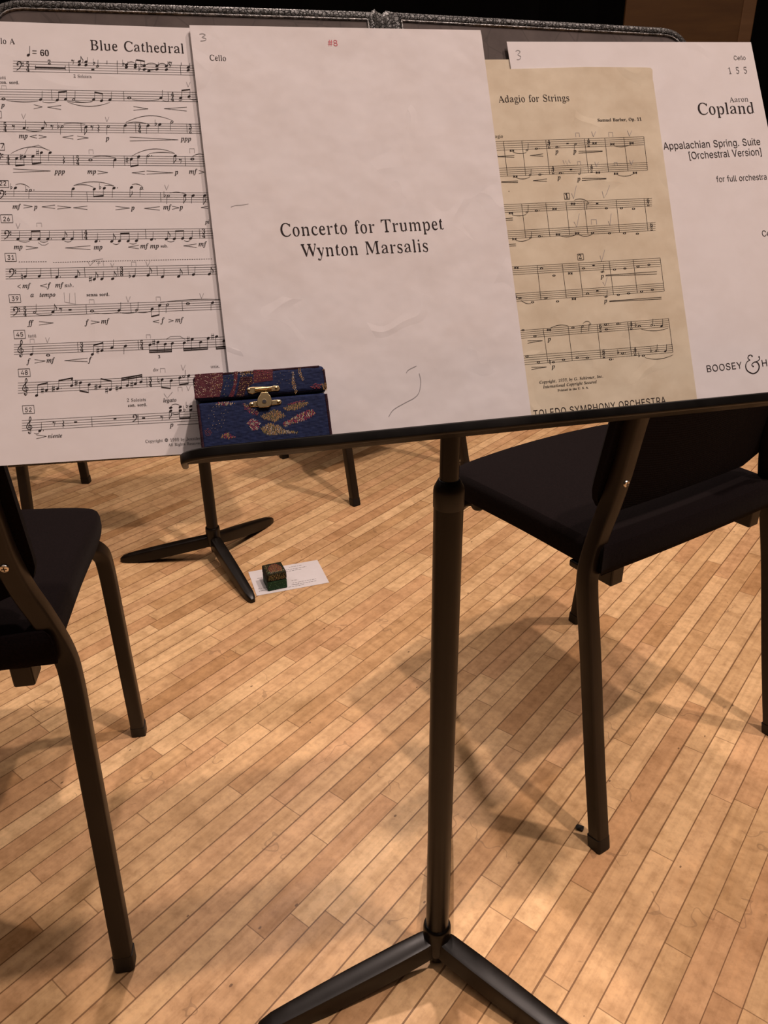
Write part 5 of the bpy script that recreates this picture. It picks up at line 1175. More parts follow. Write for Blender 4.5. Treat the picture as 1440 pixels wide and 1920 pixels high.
class Music:
    """engraved notation: coordinates are measured on an enlarged detail of the photograph (scale, corner)"""
    def __init__(s, ink, pen, scale, ox, oy, sp, slope):
        s.i, s.p, s.k, s.ox, s.oy, s.sp, s.slope = ink, pen, scale, ox, oy, sp, slope
        s.staff = None

    def P(s, x, y):
        return (s.ox + x / s.k, s.oy + y / s.k)

    def set_staff(s, xl, tl, bl, xr, tr, br, width=0.55, draw=True):
        s.staff = (xl, tl, bl, xr, tr, br)
        if draw:
            if width > 0.52:
                s.i.seg('stave')
            for j in range(5):
                q = j / 4
                yl, yr = tl + (bl - tl) * q, tr + (br - tr) * q
                s.i.line([s.P(xl + (xr - xl) * t / 6, yl + (yr - yl) * t / 6) for t in range(7)], width)

    def yat(s, x, q):
        xl, tl, bl, xr, tr, br = s.staff
        t = (x - xl) / (xr - xl)
        a = tl + (tr - tl) * t
        b = bl + (br - bl) * t
        return a + (b - a) * q

    def head(s, kind, x, y):
        px, py = s.P(x, y)
        u = s.sp
        if kind == 'q':
            s.i.ell(px, py, u * 0.68, u * 0.45, -0.4)
        elif kind == 'h':
            s.i.ell(px, py, u * 0.66, u * 0.46, -0.4, (u * 0.50, u * 0.22, -0.6))
        else:
            s.i.ell(px, py, u * 0.86, u * 0.47, 0, (u * 0.34, u * 0.33, 0.9))
            if kind == 'v':
                for d in (-1.0, -0.78, 0.78, 1.0):
                    s.i.line([(px + d * u, py - u * 0.62), (px + d * u, py + u * 0.62)], 0.6)

    def stem(s, x, y, way, flag):
        px, py = s.P(x, y)
        ye = s.oy + float(way[1:]) / s.k
        u = s.sp
        up = way[0] == 'u'
        sx = px + (0.58 * u if up else -0.58 * u)
        s.i.line([(sx, py), (sx + 0.02 * (py - ye), ye)], 0.75)
        if flag:
            g = 1 if up else -1
            pts = [(sx, ye), (sx + 0.5 * u, ye + g * 1.0 * u), (sx + 0.95 * u, ye + g * 1.6 * u), (sx + 0.75 * u, ye + g * 2.6 * u)]
            s.i.line([tuple(q[:2]) for q in smooth_path([(a, b, 0) for a, b in pts], 4)], 0.7, 1.3)

    def acc(s, kind, x, y):
        px, py = s.P(x, y)
        u = s.sp
        L = s.i.line
        if kind == '#':
            for d in (-0.28, 0.28):
                L([(px + d * u, py - 1.25 * u), (px + d * u, py + 1.25 * u)], 0.6)
            for d in (-0.42, 0.42):
                L([(px - 0.62 * u, py + d * u + 0.14 * u), (px + 0.62 * u, py + d * u - 0.14 * u)], 1.1)
        elif kind == '_':
            L([(px - 0.4 * u, py - 1.8 * u), (px - 0.4 * u, py + 0.6 * u)], 0.6)
            L([(px - 0.4 * u, py - 0.2 * u), (px, py - 0.45 * u), (px + 0.35 * u, py - 0.2 * u), (px + 0.1 * u, py + 0.25 * u), (px - 0.4 * u, py + 0.6 * u)], 0.9)
        else:
            L([(px - 0.32 * u, py - 1.4 * u), (px - 0.32 * u, py + 0.6 * u)], 0.6)
            L([(px + 0.32 * u, py - 0.6 * u), (px + 0.32 * u, py + 1.4 * u)], 0.6)
            for d in (-0.5, 0.5):
                L([(px - 0.32 * u, py + d * u + 0.1 * u), (px + 0.32 * u, py + d * u - 0.1 * u)], 1.1)

    def rest(s, kind, x, y):
        px, py = s.P(x, y)
        u = s.sp
        if kind == '8':
            s.i.ell(px - 0.35 * u, py - 0.5 * u, 0.3 * u, 0.3 * u)
            s.i.line([(px - 0.35 * u, py - 0.3 * u), (px + 0.1 * u, py - 0.3 * u), (px + 0.45 * u, py - 0.7 * u), (px, py + 1.1 * u)], 0.8)
        elif kind == '4':
            s.i.line([(px - 0.2 * u, py - 1.5 * u), (px + 0.35 * u, py - 0.7 * u)], 0.9)
            s.i.line([(px + 0.35 * u, py - 0.7 * u), (px - 0.2 * u, py), (px + 0.4 * u, py + 0.8 * u)], 1.5)
            s.i.line([(px + 0.4 * u, py + 0.8 * u), (px - 0.25 * u, py + 0.75 * u), (px + 0.05 * u, py + 1.5 * u)], 0.9)
        else:
            s.i.poly([(px - 0.62 * u, py - 0.28 * u), (px + 0.62 * u, py - 0.32 * u), (px + 0.62 * u, py + 0.24 * u), (px - 0.62 * u, py + 0.28 * u)])

    def clef(s, kind, x, y, k=1.0):
        px, py = s.P(x, y)
        u = s.sp * k
        def crv(pts, w, w2):
            s.i.line([tuple(q[:2]) for q in smooth_path([(px + a * u, py + b * u, 0) for a, b in pts], 6)], w, w2)
        if kind == 'B':
            s.i.ell(px - 0.75 * u, py - 0.55 * u, 0.40 * u, 0.40 * u)
            crv([(-1.1, -0.65), (-0.75, -1.45), (0.05, -1.7), (0.75, -1.1), (0.65, 0.0), (-0.1, 1.1), (-1.2, 1.8)], 0.8, 2.1)
            for d in (-1.0, 0.0):
                s.i.ell(px + 1.45 * u, py + (d - 0.1) * u, 0.26 * u, 0.26 * u)
        else:
            crv([(0.1, 0.4), (-0.45, 0.1), (-0.1, -0.55), (0.75, -0.35), (1.0, 0.5), (0.3, 1.2), (-0.7, 1.0), (-1.15, 0.1), (-0.6, -1.2), (0.3, -2.2), (0.65, -3.2), (0.3, -4.0), (-0.1, -3.2), (0.05, -1.5), (0.5, 1.6), (0.5, 2.5), (0.0, 2.9), (-0.4, 2.6)], 0.8, 1.6)
            s.i.ell(px - 0.25 * u, py + 2.4 * u, 0.36 * u, 0.36 * u)

    def timesig(s, x, a, b):
        for d, q in ((a, 0.5), (b, 1.0)):
            y = s.yat(x, q)
            cap = (s.yat(x, 0.5) - s.yat(x, 0.0)) / s.k * 0.96
            px, py = s.P(x, y)
            w = cap * 0.72
            s.i.text(d, 'bold', (px - w / 2, py), (px + w / 2, py + s.slope(py) * w), cap)

    def words(s, st, style, x, y, cap, thin=0, stretch=1.0, who=None, space=0):
        px, py = s.P(x, y)
        cp = cap / s.k
        w = 0
        if s.staff is None:
            s.i.seg('text_line')
        for ch in st:
            stl = style if ch in FONT[style] else ('serif' if ch in FONT['serif'] else 'sans')
            w += 240 if ch == ' ' else glyph(stl, ch, 0)[0] + space
        w = w * cp / CAP[style] * stretch
        (who or s.i).text(st, style, (px, py), (px + w, py + s.slope(py) * w), cp, thin, space=space)

    def run(s, txt):
        for it in txt.replace('\n', ' ').split(';'):
            a = it.split()
            if not a:
                continue
            c = a[0]
            if c in 'qhwv':
                x, y = float(a[1]), float(a[2])
                s.head(c, x, y)
                fl_ = 'f' in a[3:]
                for t in a[3:]:
                    if t[0] in 'ud' and len(t) > 1:
                        s.stem(x, y, t, fl_)
                    if t == '.':
                        px, py = s.P(x, y)
                        s.i.ell(px + 1.45 * s.sp, py - 0.1 * s.sp, 0.2 * s.sp, 0.2 * s.sp, n=8)
                    if t == '-':
                        px, py = s.P(x, y)
                        s.i.line([(px - 1.15 * s.sp, py), (px + 1.15 * s.sp, py)], 0.6)
                continue
            n = [float(t) for t in a[1:] if t.replace('.', '').replace('-', '').isdigit()]
            if c == 'b':
                for k in range(int(n[4]) if len(n) > 4 else 1):
                    d = k * 0.72 * s.sp * s.k * (1 if len(n) < 6 else n[5])
                    s.i.line([s.P(n[0], n[1] + d), s.P(n[2], n[3] + d)], 0.46 * s.sp)
            elif c == 'l':
                s.i.line([s.P(n[0], n[1]), s.P(n[2], n[3])], n[4] if len(n) > 4 else 0.75)
            elif c == '|':
                for x in n:
                    s.i.line([s.P(x, s.yat(x, 0)), s.P(x + (s.yat(x, 1) - s.yat(x, 0)) * 0.07, s.yat(x, 1))], 0.75)
            elif c == 's':
                s.i.arc(s.P(n[0], n[1]), s.P(n[2], n[3]), n[4] / s.k, 0.8)
            elif c in '<>':
                x1, x2, y = n[:3]
                h = n[3] if len(n) > 3 else 20
                x1, x2 = (x1, x2) if c == '<' else (x2, x1)
                sl = s.slope(s.P(x1, y)[1])
                for g in (-0.5, 0.5):
                    s.i.line([s.P(x1, y + sl * (x1 - min(x1, x2))), s.P(x2, y + g * h + sl * (x2 - min(x1, x2)))], 0.65)
            elif c in '#_=':
                s.acc(c, n[0], n[1])
            elif c in '842':
                s.rest(c, n[0], n[1])
            elif c in 'BG':
                s.clef(c, n[0], n[1], n[2] if len(n) > 2 else 1.0)
            elif c == 'M':
                s.timesig(n[0], a[2], a[3])
            elif c == 'D':
                x = n[0]
                while x < n[2]:
                    t0, t1 = (x - n[0]) / (n[2] - n[0]), (x + 9 - n[0]) / (n[2] - n[0])
                    s.i.line([s.P(x, n[1] + (n[3] - n[1]) * t0), s.P(x + 9, n[1] + (n[3] - n[1]) * t1)], 0.7)
                    x += 15
            elif c == 'R':
                x0, y0, x1, y1 = n[:4]
                dx = (y1 - y0) * 0.11
                sl = s.slope(s.P(x0, y0)[1]) * (x1 - x0)
                q = [(x0, y0), (x1, y0 + sl), (x1 + dx, y1 + sl), (x0 + dx, y1)]
                for k in range(4):
                    s.i.line([s.P(*q[k]), s.P(*q[(k + 1) % 4])], 0.8)
            elif c == 'V':
                s.p.seg('pencil_mark')
                h = n[2] if len(n) > 2 else 30
                s.p.line([s.P(n[0] - h * 0.38, n[1] - h / 2), s.P(n[0] - h * 0.02, n[1] + h / 2)], 0.8)
                s.p.line([s.P(n[0] - h * 0.02, n[1] + h / 2), s.P(n[0] + h * 0.40, n[1] - h / 2)], 0.8)
            elif c == 'N':
                s.p.seg('pencil_mark')
                x0, x1, y0, y1 = n[:4]
                s.p.line([s.P(x0 + 2, y1), s.P(x0, y0), s.P(x1, y0), s.P(x1 + 2, y1)], 0.8)
            elif c == 'K':
                s.p.seg('pencil_mark')
                q = list(zip(n[0::2], n[1::2]))
                s.p.line([s.P(*t) for t in q], 0.85)


def uv(x, y, w):
    global W_CUR
    o = W_CUR
    W_CUR = w
    p = at(x, y)
    W_CUR = o
    return (p.x, p.y)


def down(a, b, v=-0.0066):
    """carry the edge a-b on to the ledge"""
    t = (v - a[1]) / (b[1] - a[1])
    return (a[0] + (b[0] - a[0]) * t, v)


# --- left sheet: a page of engraved music
W_CUR = 0.0042
left, LM = sheet('sheet_music', [(-0.378, uv(0, 873, 0.0042)[1] + 0.0006), (-0.110, uv(0, 873, 0.0042)[1] - 0.0090), (-0.098, 0.3435), (-0.361, uv(0, 42, 0.0042)[1] + 0.0016)], W_CUR, 0.0004, M_WHITE,
                 'white page crowded with printed staves at the left of the folder, pencilled bow marks', 'sheet music')
W_CUR += 0.00018
ink, pen = Ink(W_CUR), Ink(W_CUR)
bl_slope = lambda y: 0.034 - (y - 120) * 0.000128
K = 1440 / 430
m = Music(ink, pen, K, 0, 0, 4.6, bl_slope)
m.words('Blue Cathedral', 'serif', 563, 313, 63)
m.words('Cello A', 'serif', -72, 270, 36)
m.set_staff(82, 382, 447, 1250, 413, 472)
m.run('B 122 412; M 176 5 4; l 222 410 222 436 1; l 410 412 410 440 1; l 222 423 410 428 2.4; | 432 735 1132; 8 458 386; q 498 385 u352 f; q 498 405; q 540 387 u358; q 540 407; _ 592 396; h 612 415; l 616 375 614 420 0.8;'
      '2 583 436; l 672 380 672 402 1; l 736 380 736 404 1; _ 776 402; q 794 405 u385; q 794 421; q 850 406; q 850 421; s 800 395 848 396 -8; b 855 375 910 384; l 853 375 852 405; l 908 384 906 410; _ 890 411; _ 877 432; q 906 412; q 906 435;'
      '2 935 445; s 915 405 985 406 -10; s 915 430 985 430 8; q 986 413 u390; q 986 434; s 992 406 1042 406 -9; q 1045 413 u385 f; q 1045 436; 8 1072 398; l 1138 392 1138 412 1; q 1182 422 u395; q 1182 440')
m.words('2', 'bold', 300, 402, 26)
m.words('2 Soloists', 'serif', 461, 486, 19)
q = m.P(178, 345)
ink.ell(q[0], q[1], 3.2, 2.2, -0.4)
ink.line([(q[0] + 2.4, q[1]), (q[0] + 2.6, q[1] - 17)], 0.9)
for d in (318, 334):
    m.run('l 203 %d 230 %d 1.0' % (d, d + 1))
m.words('60', 'bold', 251, 349, 36)
m.words('tutti', 'serif', -12, 495, 19)
m.words('con. sord.', 'bold', -6, 524, 20)
# second staff
m.set_staff(-40, 558, 623, 1260, 580, 638)
m.run('N 8 38 537 560; w 22 620; s 40 630 240 634 7; q 255 624 u570; | 323 775 1055; s 266 638 352 638 6; q 360 627; q 412 622; l 368 578 367 625; l 419 572 418 620; b 366 578 420 572; h 462 624 u570; s 420 634 575 638 6; s 425 640 690 642 26;'
      'q 588 624; q 638 631; l 595 577 594 622; l 645 588 644 629; b 593 578 646 588; s 470 634 582 636 6; q 690 626 u576; w 812 614; s 830 624 1000 624 8; q 1010 614 u565; s 1020 628 1062 632 5; M 1084 4 4; q 1135 614; q 1187 606; l 1142 567 1141 612; l 1193 561 1192 604; b 1140 567 1194 561;'
      's 1145 625 1122 630 3; s 1190 618 1240 622 6; V 1182 530 30; > 212 266 669 26; < 298 384 672 26; > 838 931 680 24; < 1030 1173 681 24')
m.words('p', 'bi', 10, 672, 30)
# third
m.set_staff(-40, 764, 825, 1270, 779, 837)
m.run('l 0 697 7 697; l 7 697 10 740; l 0 740 10 740; V 148 729 32; M 33 5 4; 8 86 796; q 152 803 u753 .; s 162 814 262 818 7; q 268 803 u757 f; 8 327 796; _ 368 796; h 390 795 d845; s 400 778 535 780 -8; | 508 850 1172; q 540 797 d845 f; 8 578 800; 4 618 805;'
      'h 680 793 d845; V 672 748 30; q 787 787 d836; s 792 772 932 778 -9; s 790 768 1082 756 -36; M 877 4 4; q 930 788 d838; _ 980 778; q 1004 780 d832; h 1080 765 d816; M 1196 3 2; < 187 233 856 20; > 243 293 858 20; < 393 461 860 22; > 485 556 864 22; > 815 1120 872 24')
m.words('mp', 'bi', 120, 866, 30)
m.words('p', 'bi', 667, 881, 30)
m.words('ppp', 'bi', 1138, 884, 30)
# staves four to eight (second detail)
m = Music(ink, pen, K, 0, 280, 4.6, bl_slope)
m.set_staff(-40, 33, 94, 1300, 46, 104)
m.run('B -5 48; M 52 4 4; R -45 -38 25 4; q 105 55; q 155 46; l 98 56 97 103; l 149 48 151 97; b 97 102 155 97; # 134 48; s 68 26 312 6 -32; K 155 28 175 -10 240 -28 300 4; q 207 42; q 260 20; l 200 42 202 92; l 254 22 256 84; b 201 91 260 83; # 236 19; q 315 20 d72; 4 400 66; | 460 780 1162;'
      'M 489 5 4; N 558 584 2 28; w 568 66; s 580 48 728 54 -10; q 722 66 d115; # 798 66; q 825 60; q 871 45; l 818 62 820 108; l 864 47 867 98; b 819 107 870 98; s 826 42 1096 24 -36; s 936 26 1098 26 -8; h 930 40 d90 .; q 1100 40 d88 f; 8 1134 70; w 1208 60; s 1208 44 1280 34 -10; N 1190 1220 -5 22;'
      '> 82 318 133 22; > 612 678 144 20; < 828 910 146 20; > 920 1088 145 20; > 1248 1284 142 20')
m.words('7', 'sans', 3, -8, 32)
m.words('ppp', 'bi', 345, 152, 30)
m.words('mp', 'bi', 550, 152, 30)
m.words('p', 'bi', 1100, 156, 30)
m.words('mf', 'bi', 1188, 152, 30)
m.set_staff(-40, 262, 326, 1310, 272, 330)
m.run('B 12 283; R -50 195 52 238; _ 72 240; q 97 241 d295; s 97 222 186 240 -14; _ 168 256; h 191 256 d308 .; q 460 247 d300; s 463 228 590 238 -12; s 462 226 716 228 -24; | 545 1007; q 592 249; q 655 243; l 586 250 588 298; l 649 245 650 291; b 587 296 651 290; _ 630 240; s 656 228 715 232 -5; q 716 242 d302 .;'
      'q 826 238 d300 f; s 828 222 892 232 -10; h 889 242 d300; l 875 250 902 250 0.6; V 1046 238 32; _ 1035 290; h 1057 292 d340; s 1066 274 1168 282 -10; q 1162 288 d338 f; q 1213 289 d338; q 1286 289 d346 f; > 147 205 358 20; < 263 346 360 22; > 360 447 364 20; < 460 549 366 22; > 725 815 368 22; < 905 1004 370 22; > 1080 1126 366 20; < 1262 1306 364 14')
m.words('22', 'sans', -5, 226, 27)
m.words('mf', 'bi', 80, 372, 30)
m.words('p', 'bi', 216, 374, 30)
m.words('p', 'bi', 826, 380, 30)
m.words('mf', 'bi', 1026, 376, 30)
m.words('p', 'bi', 1130, 376, 30)
m.set_staff(6, 510, 571, 1345, 497, 556)
m.run('B 45 535; R 2 410 76 460; V 113 480 34; N 230 260 462 486; q 113 562 u514; s 118 574 186 576 6; q 190 562; q 245 562; l 197 514 197 560; l 252 513 252 560; b 195 514 253 512; q 300 562 u512 .; s 250 576 300 576 6; K 240 584 262 600 285 600 305 588; q 398 562 u512 f; s 404 574 448 575 6; q 452 562 u512; | 515 913 1252; M 540 4 4;'
      'q 603 577 u526 .; q 702 577 u527 f; s 708 590 750 590 6; q 750 575; q 805 575; l 757 528 757 574; l 812 526 812 574; b 755 528 813 526; s 812 588 858 588 6; q 857 573 u524; q 952 565 u515 .; q 1045 562 u512 f; s 1050 574 1095 574 6; q 1095 561; q 1147 558; l 1102 513 1102 560; l 1154 511 1154 557; b 1100 513 1155 511; s 1155 571 1194 571 6; q 1197 558 u510; M 1280 3 4;'
      '> 162 240 618 22; < 410 568 618 24; < 805 872 613 22; < 1152 1235 605 22')
m.words('26', 'sans', 18, 450, 27)
m.words('pi', 'bi', 1290, 466, 24)
m.words('mp', 'bi', 88, 626, 30)
m.words('mp', 'bi', 590, 628, 30)
m.words('mf', 'bi', 882, 620, 30)
m.words('mp', 'bi', 944, 620, 30)
m.words('sub.', 'bold', 1008, 615, 18)
m.words('mf', 'bi', 1248, 608, 30)
m.set_staff(35, 751, 813, 1365, 724, 782)
m.run('B 75 776; R 30 652 98 704; D 118 706 290 705; D 333 709 1338 687; = 138 797; q 158 797 u745; q 247 795 u745; | 318 530 738 985 1180; q 357 802 u748 .; q 478 800 u755 f; # 568 815; q 592 815 u767 f; q 640 813 u765; q 707 812 u762 f; M 765 3 8; _ 817 796; q 840 795 u745; q 930 790 u737 f; q 1020 800 u750; q 1122 797 u748 f; q 1215 785 u735; q 1315 782 u737 f;'
      'K 552 703 565 730 595 698; K 580 697 645 686 651 730; K 618 700 618 728; K 610 714 630 712; V 705 727 26; N 825 853 706 732; V 928 718 34; < 110 130 860 22; < 252 296 856 22')
m.words('31', 'sans', 45, 692, 27)
m.words('mf', 'bi', 142, 870, 30)
m.words('f', 'bi', 302, 868, 32)
m.words('mf', 'bi', 348, 866, 30)
m.words('sub.', 'bi', 403, 864, 24, 8)
m.words('a', 'bi', 193, 927, 30)
m.words('tempo', 'bi', 250, 926, 28)
m.words('senza sord.', 'bold', 543, 922, 20)
m.set_staff(65, 990, 1051, 1390, 945, 1003)
m.run('B 100 1016; R 55 912 126 962; M 158 5 4; h 218 1022 u970; s 226 1034 328 1034 7; q 332 1020 u970 f; 8 382 1006; 2 440 1007; | 540 820 1143; N 560 590 943 966; w 578 1015; s 590 1026 745 1022 7; q 748 1010 u960; s 752 1024 856 1020 7; V 805 940 34; h 858 1008 u958; s 866 1022 955 1012 6; q 955 1002; q 1003 978; l 949 1004 951 1050; l 997 980 1000 1040; b 950 1049 1001 1038; N 980 1006 926 950;'
      'h 1052 975 d1026; s 1006 962 1380 942 -9; w 1180 968; V 1266 920 32; q 1335 962 d1010; K 402 898 406 958 474 970 471 900; K 438 903 436 964')
m.words('39', 'sans', 72, 951, 27)
# last three staves (third detail)
m = Music(ink, pen, K, 0, 580, 4.6, bl_slope)
m.run('> 245 336 87 22; > 570 626 81 20; < 960 1000 76 18; > 1058 1090 71 18')
m.words('ff', 'bi', 180, 100, 32)
m.words('f', 'bi', 540, 96, 32)
m.words('mf', 'bi', 636, 88, 30)
m.words('f', 'bi', 1016, 84, 32)
m.words('mf', 'bi', 1102, 80, 30)
m.set_staff(88, 222, 283, 1420, 172, 232)
m.run('G 130 254; R 85 132 155 184; N 188 214 186 208; V 298 192 32; q 197 282 u230; w 302 287; | 487 867; M 514 3 4; q 580 282; q 640 258; l 588 226 587 280; l 647 208 646 256; b 586 226 648 208; # 615 259; q 703 240 u188; q 788 229 d280; M 891 5 4; q 942 222; q 992 205; q 1038 217; q 1082 213; l 936 224 938 270; l 986 207 988 268; l 1032 219 1034 266; l 1076 215 1078 264; b 937 270 1080 264 2 -1; # 965 207;'
      'K 1042 188 1070 170 1130 168 1164 188; q 1157 210; q 1207 187; q 1260 205; q 1308 180; l 1151 212 1153 258; l 1201 190 1203 254; l 1254 207 1256 251; l 1302 182 1304 248; b 1152 258 1306 248 2 -1; # 1182 188; q 1360 170; # 1335 170; q 1406 198; l 1354 172 1357 248; l 1400 200 1402 244; b 1356 248 1420 243 2 -1; N 918 944 159 181; > 217 285 326 22; < 405 550 322 22')
m.words('45', 'sans', 101, 171, 27)
m.words('tutti', 'serif', 176, 176, 20)
m.words('3', 'bi' if '3' in FONT['bi'] else 'bold', 993, 306, 18)
m.words('f', 'bi', 174, 340, 32)
m.words('mf', 'bi', 293, 334, 30)
m.words('f', 'bi', 560, 330, 32)
m.set_staff(113, 462, 526, 1240, 410, 471)
m.run('G 160 495; R 113 375 186 423; q 230 540; q 292 507; l 237 475 236 538; l 299 460 298 505; b 235 475 300 460; # 266 508; q 362 497 .; q 450 478; l 369 447 368 495; l 457 430 456 476; b 367 447 458 430; l 446 440 457 438 2; # 335 498; q 505 460; q 560 472; l 499 462 501 512; l 554 474 556 522; b 500 511 557 522; # 478 462; q 627 485; q 693 503; l 634 435 633 483; l 700 449 699 501; b 632 435 701 450;'
      '# 603 487; # 670 508; q 757 493; q 800 477; q 850 467; q 885 455; l 764 432 763 491; l 807 426 806 475; l 857 416 856 465; l 892 410 891 453; b 762 432 893 410 2; # 735 495; # 828 471; | 920; M 945 3 4; N 1006 1036 371 396; = 995 446; q 1018 440; q 1075 447; l 1012 442 1014 490; l 1069 449 1071 496; b 1013 489 1072 496; q 1130 428; q 1185 416; l 1124 430 1127 473; l 1179 418 1183 465; b 1126 472 1184 465; h 1154 420 u380; V 1150 365 34; N 1117 1143 488 514; V 1183 495 30')
m.words('48', 'sans', 130, 411, 27)
m.words('div', 'serif', 961, 389, 19)
m.words('unis.', 'serif', 1323, 368, 19)
m.set_staff(138, 698, 762, 1270, 637, 696)
m.run('G 185 736; R 140 605 212 655; q 250 762 u710 .; s 214 776 246 774 6; 8 340 716; 4 397 718; 2 475 708; | 575 865; 2 722 686; B 848 682 0.8; 2 902 682; 8 1017 680; q 1072 617; q 1072 637 d688 f; l 1060 617 1085 616 0.6; s 1076 602 1130 603 -8; s 1078 650 1130 650 8; _ 1159 632; q 1132 612; q 1132 634; q 1198 608; q 1198 630; l 1125 614 1127 684; l 1191 610 1194 681; b 1126 683 1195 680; _ 1175 608; K 1030 528 1050 558 1083 518; > 228 293 800 24; l 1113 725 1250 717')
m.words('52', 'sans', 155, 645, 27)
m.words('2 Soloists', 'serif', 796, 581, 20)
m.words('con. sord.', 'bold', 803, 612, 19)
m.words('legato', 'bi', 1026, 583, 24)
m.words('p', 'bi', 1070, 738, 30)
m.words('niente', 'bi', 302, 808, 25)
m.staff = None
m.words('Copyright © 1999 by Jennifer Hig', 'serif', 912, 838, 18)
m.words('All Rights Reserved', 'serif', 1057, 859, 17)
ink.build(M_INK, left, LM)
pen.build(M_PENCIL, left, LM)

# --- right cover sheet
W_CUR = 0.0042
right, RM = sheet('sheet_music', [(0.104, -0.0066), down(uv(1408, 79, 0.0042), uv(1440, 240, 0.0042)), uv(1408, 79, 0.0042), uv(950, 78, 0.0042)], W_CUR, 0.0008, M_RIGHT,
                  'white title sheet at the right side of the folder, right-aligned large serif and sans print', 'sheet music')
W_CUR += 0.00018
ink, pen, gre = Ink(W_CUR), Ink(W_CUR), Ink(W_CUR)
ink.auto = gre.auto = 'text_line'
cp_slope = lambda y: -0.012 - (y - 140) * 0.00012
K2 = 1440 / 540
ink.text('Cello', 'sans', (1376, 112.5), (1399, 112), 8, 6)
gre.text('155', 'serif', (1366, 138.5), (1402, 137.5), 12, 0, space=420)
gre.text('Aaron', 'serif', (1368.5, 191.5), (1404, 190), 9.5, 0)
ink.text('Copland', 'serif', (1308, 215), (1416, 212.5), 21.5, 0)
ink.text('Appalachian Spring. Suite', 'sans', (1244.5, 280.5), (1427, 271.5), 13.2, 0)
ink.text('[Orchestral Version]', 'sans', (1291, 298.5), (1430.5, 290.5), 13.2, 0)
ink.text('for full orchestra', 'sans', (1344, 341.5), (1439, 336.5), 11, 2)
ink.text('Cello', 'sans', (1429, 443.5), (1460, 441), 11, 2)
ink.text('BOOSEY', 'sans', (1325, 698), (1392.5, 690.5), 12.6, 0, space=30)
ink.text('HAWKES', 'sans', (1428.5, 687.5), (1500, 679.5), 12.6, 0, space=30)
ink.seg('ampersand')
for pts, w1, w2 in (([(735, 130), (716, 113), (686, 126), (678, 160), (708, 184)], 1.0, 1.9), ([(708, 184), (666, 207), (646, 265), (670, 330), (745, 368), (806, 340), (832, 278), (815, 226), (780, 208), (745, 225), (731, 250), (750, 273)], 1.3, 2.4), ([(780, 208), (820, 190), (838, 160), (830, 136)], 1.0, 1.7)):
    ink.line([tuple(q[:2]) for q in smooth_path([(1310 + x / 7.323, 650 + y / 7.323, 0) for x, y in pts], 6)], w1, w2)
for x, y in ((735, 130), (750, 270), (829, 138)):
    ink.ell(1310 + x / 7.323, 650 + y / 7.323, 1.3, 1.5, n=10)
pen.seg('pencil_mark'); pen.line([tuple(q[:2]) for q in smooth_path([(967, 96, 0), (971, 94, 0), (975.5, 97, 0), (971, 102, 0), (976.5, 106, 0), (974, 111, 0), (969, 111.5, 0)], 5)], 1.1)
ink.build(M_INK, right, RM)
gre.build(M_GREYINK, right, RM)
pen.build(M_PENCIL, right, RM)

# --- aged cream sheet, worn top right corner
W_CUR = 0.0054
cream, CM = sheet('sheet_music', [(0.035, -0.0066), down(uv(1223, 145, 0.0054), uv(1307, 748, 0.0054))] + [uv(x, y, 0.0054) for x, y in ((1225.5, 156), (1224, 150), (1223.5, 140), (1223.5, 131), (1220, 127), (1212, 126.5), (1100, 125.5), (957, 129.5), (880, 131.5))], W_CUR, 0.0008, M_CREAM,
                  'aged cream sheet with paired staves, its corner worn, between the two white covers', 'sheet music')
# the back leaf of the folded cream part shows behind the right cover
_c = [uv(x, y, 0.0031) for x, y in ((1010, 780), (1010, 113), (951, 111.5), (880, 112), (940, 780))]
_c = [(p[0], max(p[1], -0.0066)) for p in _c]
_n = len(_c)
lf = [DO + DU * p[0] + DV * p[1] + DN * w for w in (0.0027, 0.0031) for p in _c]
obj('back_leaf', lf, [tuple(range(_n)), tuple(range(2 * _n - 1, _n - 1, -1))] + [(i, _n + i, _n + (i + 1) % _n, (i + 1) % _n) for i in range(_n)], M_CREAM, cream, CM)
W_CUR += 0.00018
ink, pen = Ink(W_CUR), Ink(W_CUR)
bb_slope = lambda y: -0.022 - (y - 190) * 0.000145
m = Music(ink, pen, K2, 900, 60, 3.55, bb_slope)
ink.seg('text_line')
ink.text('Adagio for Strings', 'serif', (935.5, 192), (1068.5, 189.2), 12.8, 0)
m.words('Samuel Barber, Op. 11', 'bold', 588, 448, 15, 0, 0.97)
m.words('Adagio', 'serif', 48, 530, 16)


def system(m, A, Bs, bars, end=True):
    m.i.seg('stave_pair')
    for st in (A, Bs):
        m.set_staff(*st, width=0.5)
    for a, b in bars:
        m.staff = A
        ya = m.yat(a, 0)
        m.staff = Bs
        m.i.line([m.P(a, ya), m.P(b, m.yat(b, 1))], 0.7)


